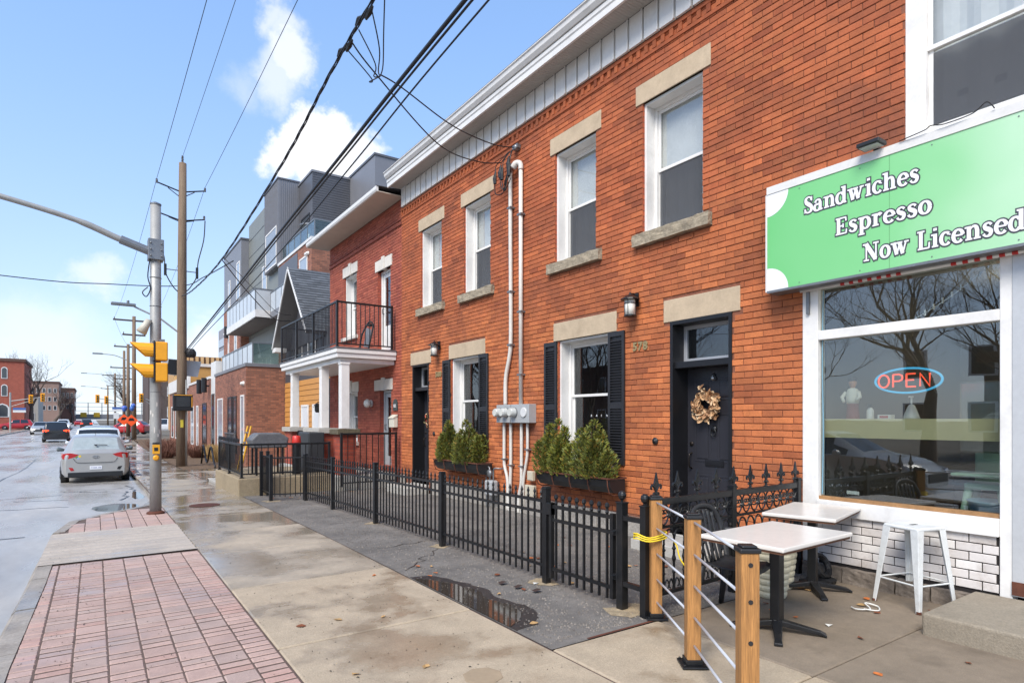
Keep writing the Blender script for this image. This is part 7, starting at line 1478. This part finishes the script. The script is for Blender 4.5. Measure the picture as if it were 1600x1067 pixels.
    for s in (-1, 1):
        u = K['side'][1] - .12; w = cr(K['w'], u); b = B(); b.tube([(s * (w * .95), u, cr(K['belt'], u) + .02), (s * (w + .03), u, cr(K['belt'], u) + .04), (s * (w + .16), u - .02, cr(K['belt'], u) + .06), (s * (w + .19), u - .02, cr(K['belt'], u) + .06)], [.02, .055, .075, .05], 8); b.obj('mirror', paint if not glass_pale else mat('mirror_grey', (88, 96, 98), .25, var=.05), t, smooth=True)
        z = cr(K['belt'], .1); wr_ = cr(K['w'], .05); hh = .16
        # tail lamps wrap the rear corner
        b = B(); P = [(s * (wr_ * .52), -.050, z - .03), (s * (wr_ * .80), -.046, z + .02), (s * (wr_ * .99), .02, z + .0), (s * (wr_ * 1.045), .22, z + .01)]; Q = [(s * (wr_ * .62), -.050, z - .10), (s * (wr_ * .84), -.046, z - hh), (s * (wr_ * 1.0), .02, z - hh), (s * (wr_ * 1.05), .18, z - .09)]
        n_ = len(P); b._add(P + Q + [(p[0] * .94, p[1] + .06, p[2]) for p in P] + [(p[0] * .94, p[1] + .06, p[2]) for p in Q], [(i, i + 1, n_ + i + 1, n_ + i) for i in range(n_ - 1)] + [(i, 2 * n_ + i, 2 * n_ + i + 1, i + 1) for i in range(n_ - 1)] + [(n_ + i, n_ + i + 1, 3 * n_ + i + 1, 3 * n_ + i) for i in range(n_ - 1)] + [(0, n_, 3 * n_, 2 * n_)])
        b.obj('tail_light', mat('tail_lamp_lit', (230, 60, 30), .2, emit=((255, 70, 30), 1.5), var=0) if lit == 'tail' else REDL, t)
        b = B(); wf = cr(K['w'], L_ - .15); zf = cr(K['belt'], L_ - .12); b.prism([(s * wf * .5, L_ + .02, zf - .02), (s * wf * .92, L_ - .04, zf + .02), (s * wf * 1.0, L_ - .22, zf + .06), (s * wf * .95, L_ - .05, zf - .12), (s * wf * .52, L_ + .03, zf - .12)], (0, .03, 0)); b.obj('headlight', mat('headlamp_lit', (250, 248, 240), .2, emit=((255, 250, 235), 3.), var=0) if lit == 'head' else CLR, t)
    b = B(); b.box(-.70, .70, -.060, -.02, .22, .38); b.obj('lower_valance', BLACKPL, t, bevel=.02)
    b = B(); b.box(-.5, .5, L_ + .035, L_ + .06, .36, .56); b.obj('grille', BLACKPL, t, bevel=.02)
    if plate:
        b = B(); b.box(-.155, .155, -.062, -.052, .455, .56); pl = b.obj('licence_plate', mat('plate_white', (226, 228, 232), .4, var=.02), t); M = Matrix(((1, 0, 0, -.13), (0, 0, -1, -.063), (0, 1, 0, .485), (0, 0, 0, 1))); bfont('plate_text', plate, .062, M, mat('plate_blue', (50, 70, 130), .5), pl, .0006)
        b = B(); b.tube([(.085 * math.cos(k * .3927), -.05, .83 + .042 * math.sin(k * .3927)) for k in range(16)], .007, 5, closed=True); b.tube([(-.035, -.05, .80), (-.03, -.05, .86)], .007, 5); b.tube([(.03, -.05, .80), (.035, -.05, .86)], .007, 5); b.tube([(-.033, -.05, .825), (.033, -.05, .835)], .007, 5); b.obj('badge', RIM, t)
        b = B(); b.tube(spline([(-.56, -.048, .80), (-.5, -.053, .70), (-.4, -.056, .665), (0, -.057, .66), (.4, -.056, .665), (.5, -.053, .70), (.56, -.048, .80)], 5), .007, 5); b.obj('tailgate_seam', BLACKPL, t)
        for s in (-1, 1): b = B(); b.prism([(s * .58, -.056, .52), (s * .68, -.048, .53), (s * .62, -.052, .42), (s * .54, -.056, .44)], (0, .03, 0)); b.obj('reflector', REDL if s < 0 else BLACKPL, t)
        b = B(); b.tube([(-.05, .2, 1.20), (.3, .17, 1.185)], .012, 5); b.lathe([(.03, 0), (.03, .03)], (.0, .16, 1.17), 8); b.obj('rear_wiper', BLACKPL, t)
        b = B(); b.box(-.3, .3, .50, .52, 1.375, 1.40); b.obj('brake_light', REDL, t); b = B(); b.tube([(0, .9, 1.46), (-.02, .75, 1.62)], .006, 5); b.lathe([(.03, 0), (.02, .03)], (0, .9, 1.455), 8); b.obj('antenna', BLACKPL, t)
        for px_, pz_, cc in ((-.40, .86, (222, 190, 60)), (-.48, .84, (90, 140, 70)), (-.44, .80, (150, 170, 200))): b = B(); b.lathe([(.035, 0), (.035, -.004)], (px_, -.044, pz_), 8, axis='y'); b.obj('flower_sticker', mat('sticker_%d' % cc[0], cc, .5), t)
    return t
SILV = mat('silver_paint', (168, 167, 164), .28, .35, var=.03, coat=.5); WHT = mat('white_car_paint', (214, 216, 218), .25, var=.03, coat=.5); BLK = mat('black_car_paint', (30, 32, 36), .22, var=.05, coat=.5); REDC = mat('red_car_paint', (168, 36, 40), .25, var=.05, coat=.5); GRYC = mat('grey_car_paint', (96, 98, 102), .25, .3, var=.05, coat=.5)
def rz_(y): return zg(y) - .128
car('silver_hatchback', 'silver hatchback parked at the kerb, seen from behind', 'hatch', SILV, (.03, 22.6, rz_(23.5) - .03), 0, plate='CXEB 258', glass_pale=True, group='cars parked along the right kerb')
car('white_suv', 'white SUV parked just in front of the silver hatchback', 'suv', WHT, (.12, 28.0, rz_(30)), 0, group='cars parked along the right kerb')
car('grey_suv', 'dark grey car parked beyond the white SUV', 'suv', GRYC, (.15, 33.4, rz_(35)), 0, group='cars parked along the right kerb')
car('black_hatchback', 'black car parked farthest along the right kerb', 'suv', BLK, (.2, 39.0, rz_(40)), 0, group='cars parked along the right kerb')
car('black_car', 'black car driving away in the lane, tail lamps lit', 'suv', BLK, (-2.6, 62, rz_(63)), R(2), lit='tail', group='cars on the road ahead')
car('oncoming_car', 'pale oncoming car with headlights on, nearest of the two', 'sedan', SILV, (-5.2, 92, rz_(92)), R(180), lit='head', group='cars on the road ahead')
car('oncoming_car', 'pale oncoming car just behind the first, near the road centre', 'suv', WHT, (-4.0, 118, rz_(118)), R(180), lit='head', group='cars on the road ahead')
car('far_car', 'small dark car far down the road near the overpass', 'suv', BLK, (-1.2, 130, rz_(130)), 0, lit='tail', group='cars on the road ahead')
car('far_car', 'small red car far down the road near the overpass', 'sedan', REDC, (-3.2, 180, rz_(180)), 0, group='cars on the road ahead')
car('red_car', 'red car turning out of the left side street', 'suv', REDC, (-8.3, 127, rz_(127)), R(90), group='cars in the side streets')
car('dark_red_car', 'dark red car parked beside the bare tree at left', 'sedan', mat('maroon_paint', (92, 44, 48), .3, var=.05, coat=.4), (-9.4, 150, zg(150)), R(70), group='cars in the side streets')
car('white_parked_car', 'white car parked off the road beyond the signal pole', 'suv', WHT, (9.0, 84, zg(84)), R(80), group='cars in the side streets')
car('red_parked_car', 'red car parked off the road left of the white one', 'hatch', REDC, (4.8, 78, zg(78)), R(60), group='cars in the side streets')
car('silver_sedan', 'silver sedan on the road, mirrored in the shop window', 'sedan', SILV, (-2.9, 10.3, rz_(9)), R(180), group='cars on the road ahead')
# ================================================================== DISTANT STREET THINGS
def wood_pole(label, x, y, h, arms, lamp=None):
    t = thing('utility_pole', label, 'pole', (x, y, zg(y)), group='wooden utility poles along the right side'); b = B(); b.tube([(x, y, zg(y) - .2), (x, y, h)], [.2, .14], 8); b.obj('pole', WOODOLD, t, smooth=True)
    for z, w in arms:
        b = B(); b.box(x - w, x + w, y - .07, y + .07, z - .07, z + .07); b.obj('crossarm', mat('dark_timber', (74, 62, 54), .9, var=.15), t)
        for u in (-w + .1, w - .1): b = B(); insul(b, x + u, y, z + .07); b.obj('insulator', mat('porcelain_grey', (90, 88, 90)), t)
    if lamp:
        z, ln_ = lamp; b = B(); b.tube(spline([(x, y, z - .6), (x - ln_ * .5, y, z - .1), (x - ln_, y, z)], 4), .05, 6); b.obj('lamp_arm', GALV, t); b = B(); b.box(x - ln_ - .8, x - ln_ + .1, y - .16, y + .16, z - .06, z + .08); b.obj('lamp_head', GREYM, t)
    return t
wood_pole('second wooden pole down the street, wide crossarm at top', 2.95, 65, 11.0, [(10.6, 1.6), (9.3, .9)])
wood_pole('third wooden pole down the street, leaning behind the signal pole', 3.0, 78, 9.8, [(9.5, 1.3)], (8.6, 2.4))
wood_pole('fourth wooden pole down the street with transformer arm', 3.1, 92, 10.4, [(8.2, 1.5), (6.8, 1.2)])
wood_pole('fifth wooden pole down the street with double crossarm', 3.2, 138, 10.4, [(10.0, 2.0), (8.0, 1.4)], (10.2, 4.5))
wood_pole('sixth and farthest wooden pole down the street', 2.6, 175, 9.6, [(9.0, 1.4)], (9.4, 4.5))
def head(t, x, y, z, h=1.05, w=.36):
    b = B(); b.box(x - w / 2, x + w / 2, y - .12, y + .12, z, z + h); s = b.obj('signal_head', YEL, t); b = B(); b.box(x - w * .75, x + w * .75, y + .13, y + .15, z - .12, z + h + .12); b.obj('backplate', YEL, s)
    for k in range(3): b = B(); b.lathe([(.12, 0), (.12, -.2)], (x, y - .12, z + h * (.17 + .33 * k)), 8, axis='y'); b.obj('visor', BLACKP if k != 2 else mat('signal_dark', (40, 30, 26), .4), s)
def mast(label, x, y, h, tips, zt):
    t = thing('traffic_signal', label, 'traffic light', (x, y, zg(y))); b = B(); b.tube([(x, y, zg(y) - .2), (x, y, h)], .12, 8); b.obj('pole', GALV, t)
    xe = min(tips) if min(tips) < x - 1 else max(tips); b = B(); b.tube([(x, y, zt), (xe, y, zt + .7)], [.09, .05], 6); b.obj('mast_arm', GALV, t); b = B(); b.tube([(x, y, zt - .8), (lerp(x, xe, .7), y, zt + .2)], .05, 6); b.obj('brace', GALV, t)
    for q in tips: head(t, q, y - .2, lerp(zt, zt + .7, (q - x) / (xe - x)) - .6)
    return t
mast('traffic light mast at the far right corner with two yellow heads', 4.4, 114, 6.2, [.35, 1.5], 4.2)
mast('traffic light mast reaching in from the far left corner', -10.3, 116, 5.6, [-6.5, -7.9], 4.3)
mast('traffic light on the right behind the wooden poles', 7.2, 100, 5.0, [5.4], 4.0)
for lab, x, y, z in (('blue street name sign at the far right corner', 3.0, 113.5, 3.2), ('blue street name sign at the far left corner', -9.2, 115.5, 3.0)):
    t = thing('street_name_sign', lab, 'sign', (x, y, z)); b = B(); b.box(x - .75, x + .75, y - .03, y + .03, z, z + .34); b.obj('plate', mat('street_sign_blue', (70, 100, 160), .5, var=.05), t); b = B(); b.box(x - .75, x + .75, y - .03, y + .03, z - .36, z - .02); b.obj('lower_plate', WHITE2, t)
t = thing('parking_sign', 'white traffic sign on a post before the far corner', 'sign', (2.4, 96, 0)); b = B(); b.box(2.05, 2.65, 95.95, 96, 1.7, 2.5); b.obj('plate', WHITE2, t); b = B(); b.tube([(2.35, 96.05, -.2), (2.35, 96.05, 2.6)], .03, 6); b.obj('post', GALV, t)
t = thing('warning_sign', 'yellow warning sign on a pale post behind the wooden poles', 'sign', (6.6, 90, 0)); b = B(); b.prism([(6.6, 90, 2.3), (7.0, 90, 2.75), (6.6, 90, 3.2), (6.2, 90, 2.75)], (0, .04, 0)); b.obj('plate', mat('sign_lime', (214, 214, 50), .5), t); b = B(); b.tube([(6.6, 90.1, -.2), (6.6, 90.1, 4.6)], .05, 6); b.obj('post', GALV, t)
ORG = mat('construction_orange', (240, 88, 30), .5, var=.04)
for k, (lab, x, y, s) in enumerate((('front orange diamond roadwork sign with black arrow mark', 2.35, 55.5, .46), ('rear orange diamond roadwork sign, left of the front one', 1.95, 58, .46))):
    t = thing('roadwork_sign', lab, 'sign', (x, y, zg(y))); zc = 1.52 + .06 * k
    b = B(); b.prism([(x, y, zc - s), (x + s, y, zc), (x, y, zc + s), (x - s, y, zc)], (0, .03, 0)); b.obj('board', ORG, t, bevel=.02)
    b = B(); b.prism([(x - .22, y - .005, zc - .02), (x + .22, y - .005, zc - .02), (x + .12, y - .005, zc + .2), (x - .12, y - .005, zc + .2)], (0, .004, 0)); b.obj('symbol', BLACKP, t)
    b = B(); b.tube([(x, y + .04, zg(y)), (x, y + .04, zc)], .025, 6); b.obj('post', GREYM, t)
    for a in range(3): b = B(); b.tube([(x, y + .04, zg(y) + .35), (x + .45 * math.cos(a * 2.1), y + .45 * math.sin(a * 2.1), zg(y))], .025, 5); b.obj('foot', BLACKM, t)
br = random.Random(4)
for k in range(7):
    x, y, z = 2.05 + br.uniform(-.3, .5), 55.8 + br.uniform(-.2, .2), 2.45 + br.uniform(-.15, .3); b = B(); b.lathe([(.01, -.2), (.1, -.14), (.16, -.02), (.16, .08), (.1, .17), (.01, .2)], (x, y, z), 10)
    o = b.obj('balloon', mat('balloon_%d' % (k % 2), ((52, 96, 168), (84, 104, 186))[k % 2], .35, var=.05), smooth=True); tag(o, '%s blue balloon tied above the orange roadwork signs' % ('large', 'light', 'small', 'high', 'low', 'rear', 'side')[k], 'balloon', 'blue balloons above the roadwork signs')
# ================================================================== WIRES
def wire(label, pts, r, k=10, n=5, cat='cable', name='overhead_cable'):
    b = B(); b.tube(spline(pts, k), r, n, cap=False); return tag(b.obj(name, WIRE, smooth=True), label, cat)
wire('thick black telephone cable running from the wooden pole overhead to the right', [(2.6, -16, 6.3), (2.6, -4, 5.55), (2.6, 4.46, 5.19), (2.6, 7.6, 5.0), (2.6, 10.9, 4.80), (2.70, 16, 4.62), (2.82, 22, 4.42), (UX + .1, 27.25, 4.3)], .021)
wire('second cable lashed just under the thick telephone cable', [(2.62, -16, 6.26), (2.62, -4, 5.51), (2.62, 4.46, 5.145), (2.62, 7.6, 4.955), (2.62, 10.9, 4.755), (2.72, 16, 4.575), (2.84, 22, 4.375), (UX + .12, 27.25, 4.25)], .012)
wire('thin cable parallel to the thick telephone cable, on its right', [(2.82, -16, 6.3), (2.82, -4, 5.6), (2.82, 4.46, 5.26), (2.82, 7.6, 5.02), (2.82, 10.9, 4.76), (2.84, 16, 4.5), (2.88, 22, 4.3), (UX + .14, 27.2, 4.15)], .010)
tri = spline([(2.6, -16, 7.7), (2.6, -4, 6.9), (2.6, 5, 6.45), (2.6, 7.8, 6.28), (2.6, 10.6, 5.92), (2.62, 16.6, 5.62), (2.74, 23, 6.0), (UX, 27.2, 6.5)], 26)
b = B()
for q in range(3): b.tube([p + Vector((.013 * math.cos(i * .42 + q * 2.094), 0, .017 * math.sin(i * .42 + q * 2.094))) for i, p in enumerate(tri)], .0095, 5, cap=False)
tag(b.obj('twisted_cable', WIRE, smooth=True), 'twisted black power cable sagging from the wooden pole toward the roof', 'cable')
t = thing('cable_splices', 'cluster of black splice clamps where service wires leave the twisted cable', 'clamps', (2.6, 7, 6.3)); wr2 = random.Random(3)
for k in range(6):
    y = 6.0 + k * .33; z = cr([(5, 6.45), (7.8, 6.28), (10.6, 5.92)], y) + (.05 if k % 2 else -.07); b = B(); b.tube([(2.6 + .05 * (k % 2), y - .1, z + .02), (2.6, y, z), (2.6, y + .1, z - .02)], [.014, .036, .016], 6); b.obj('clamp', WIRE, t)
for k in range(4): b = B(); b.tube(spline([(2.6, 6.2 + k * .4, 6.36 - .04 * k), (2.75 + .05 * k, 6.6 + k * .25, 6.1 - .05 * k), (2.95, 7.1 + k * .15, 6.02), (3.1, 7.55, 6.14)], 6), .008, 5); b.obj('jumper', WIRE, t)
wire('upper service wire drooping from the splice cluster to the wall masts', [(3.1, 7.55, 6.16), (3.5, 7.75, 6.2), (4.6, 8.3, 6.2), (5.6, 8.7, 6.32), (6.1, 8.78, 6.42)], .010, name='service_wire')
wire('lower service wire drooping from the splice cluster to the wall masts', [(2.6, 7.3, 6.32), (2.95, 7.4, 6.08), (4.4, 8.4, 5.9), (5.5, 9.0, 6.1), (6.05, 9.1, 6.25)], .010, name='service_wire')
t = thing('drip_loops', 'black wire loops and sleeve connectors hanging at the weatherheads', 'wires', (6.0, 8.95, 6))
for k, (y, z) in enumerate(((9.25, 6.0), (9.08, 6.05), (9.02, 6.0), (8.82, 6.12), (8.8, 6.0))):
    b = B(); b.tube([(6.02, y, z + .14), (6.0, y, z), (6.0, y - .01, z - .1)], [.012, .036, .03], 6); b.obj('sleeve', WIRE, t); b = B(); b.tube(spline([(6.0, y, z - .1), (6.0, y - .04, z - .3 + .03 * k), (6.03, 8.98, z - .3), (6.08, 8.94, 6.05)], 5), .009, 5); b.obj('wire_loop', WIRE, t); b = B(); b.tube(spline([(6.02, y, z + .14), (6.03, y - .02, 6.25), (6.1, 8.95 - .03 * k, 6.4)], 4), .008, 5); b.obj('lead', WIRE, t)
for lab, xa, xb, za, zb, r_ in (('highest left overhead wire above the wooden pole', 2.0, UX - .85, 10.6, 11.05, .008), ('high overhead wire to the top of the wooden pole', 2.36, UX + .04, 10.75, 12.1, .007), ('high right overhead wire reaching the insulator arm', 3.45, UX + .85, 10.6, 11.05, .008)):
    b = B(); b.tube(sag((xa, -14, za + .3), (xb, 27.4, zb), .35), r_, 4, cap=False); tag(b.obj('overhead_wire', WIRE), lab, 'wire')
for k, x_ in enumerate((UX - .85, UX + .85)):
    b = B(); b.tube(sag((x_, 27.4, 11.05), (2.95 + (-1.5, 1.5)[k], 65, 10.75), .5), .008, 4, cap=False); tag(b.obj('overhead_wire', WIRE), '%s wire from the near wooden pole to the second pole' % ('left', 'right')[k], 'wire')
    b = B(); b.tube(sag((2.95 + (-1.5, 1.5)[k], 65, 10.75), (3.0, 78, 9.6), .3), .010, 4, cap=False); tag(b.obj('overhead_wire', WIRE), '%s wire between the second and third poles' % ('left', 'right')[k], 'wire')
wire('cable crossing the street from the wooden pole to the left', [(-30, 27.4, 8.2), (-14, 27.4, 7.0), (-2.7, 27.4, 6.62), (.5, 27.4, 6.72), (UX, 27.4, 6.95), (3.4, 25.5, 7.0), (3.3, 19.0, 6.2)], .018)
wire('dark cable from the twisted line down to the gable', [(2.62, 16.6, 5.62), (3.6, 18.5, 5.25), (4.8, 20.6, 4.9), (5.7, 22.1, 5.1)], .014)
wire('thin grey drop wire to the gable beside the dark one', [(2.64, 16.4, 5.62), (3.7, 18.7, 5.5), (4.9, 20.7, 5.15), (5.7, 22.0, 5.3)], .008)
# ================================================================== TREES
BARK = mat('bark', (92, 80, 72), .95, var=.25, vs=5, bump=.6, bs=20)
def bare_tree(name, label, x, y, h, seed, lean=(0, 0), depth=6, rad=None, group='bare street trees', spread=.55):
    r = random.Random(seed); t = thing(name, label, 'tree', (x, y, zg(y)), group=group); tb2, cb = B(), B(); rad = rad or h * .028
    def grow(b, p, d, ln_, rd, lev):
        n = 4 if lev < 3 else 3; P = [p]; q = p; dd = d.copy()
        for i in range(n):
            dd = (dd + Vector((r.uniform(-1, 1), r.uniform(-1, 1), r.uniform(-.35, .75))) * (.09 + .05 * lev)).normalized(); q = q + dd * ln_ / n; P.append(q)
        e = rd * (.62 if lev < depth else .3); b.tube(P, [lerp(rd, e, i / n) for i in range(n + 1)], 8 if lev == 0 else (5 if lev < 3 else 3), cap=False)
        if lev >= depth: return
        k = 3 if r.random() < .55 or lev == 0 else 2
        for j in range(k):
            a = r.uniform(0, 6.283); ax = dd.cross(Vector((math.cos(a), math.sin(a), .3))).normalized(); nd = (Matrix.Rotation(r.uniform(.25, spread + .25), 3, ax) @ dd + Vector((0, 0, .12))).normalized()
            grow(cb, P[-1], nd, ln_ * r.uniform(.66, .86), e * r.uniform(.7, .95), lev + 1)
        if lev in (1, 2, 3) :
            for j in range(2): a = r.uniform(0, 6.28); nd = (dd * .5 + Vector((math.cos(a), math.sin(a), .3))).normalized(); grow(cb, P[r.randrange(1, n)], nd, ln_ * .55, e * .45, lev + 2)
    grow(tb2, Vector((x, y, zg(y) - .2)), Vector((lean[0], lean[1], 1)).normalized(), h * .27, rad, 0)
    tb2.obj('trunk', BARK, t, smooth=True); cb.obj('crown', BARK, t)
    return t
bare_tree('bare_tree', 'large bare tree rising beside the arched brick building', -9.4, 137, 14.5, 5, depth=6, rad=.42)
bare_tree('bare_tree', 'bare tree leaning right over the road at far left', -9.2, 196, 13, 9, lean=(.55, 0), depth=6, rad=.45)
bare_tree('bare_tree', 'bare tree behind the far wooden poles on the right', 5.5, 128, 12, 3, depth=6)
bare_tree('bare_tree', 'bare tree at the far right beyond the parked cars', 9.5, 105, 9, 4, depth=6)
bare_tree('bare_tree', 'bare tree in the distance left of the overpass', -6.0, 240, 11, 6, depth=5)
# across the street, mirrored in the windows
for k, (x, y, h_) in enumerate(((-13, 6.5, 9), (-16.5, 11, 11), (-14, 15, 10), (-15, 24, 11), (-13.5, 29, 10), (-15, 36, 11), (-14, 44, 11))):
    bare_tree('bare_tree', '%s bare tree across the street, mirrored in the shop windows' % ('nearest', 'second', 'third', 'fourth', 'fifth', 'sixth', 'farthest')[k], x, y, h_, 20 + k, depth=7, group='bare trees across the street')
for k, (y0, y1, h_, c) in enumerate(((7.0, 11.5, 4.4, (100, 84, 76)), (25, 36, 5.2, (120, 112, 104)), (38, 50, 5.8, (112, 80, 68)))):
    far_block('house_across', ('brown house across the street opposite the cafe', 'grey house across the street opposite the row house', 'dark brick house across the street farther along')[k], -34, -24, y0, y1, h_, mat('opposite_wall_%d' % k, c, .85, var=.1, vs=1), [('x', y0 + .9, 3, 3.0, 1.2, 1.0, 2, 2.8, 1.5)])
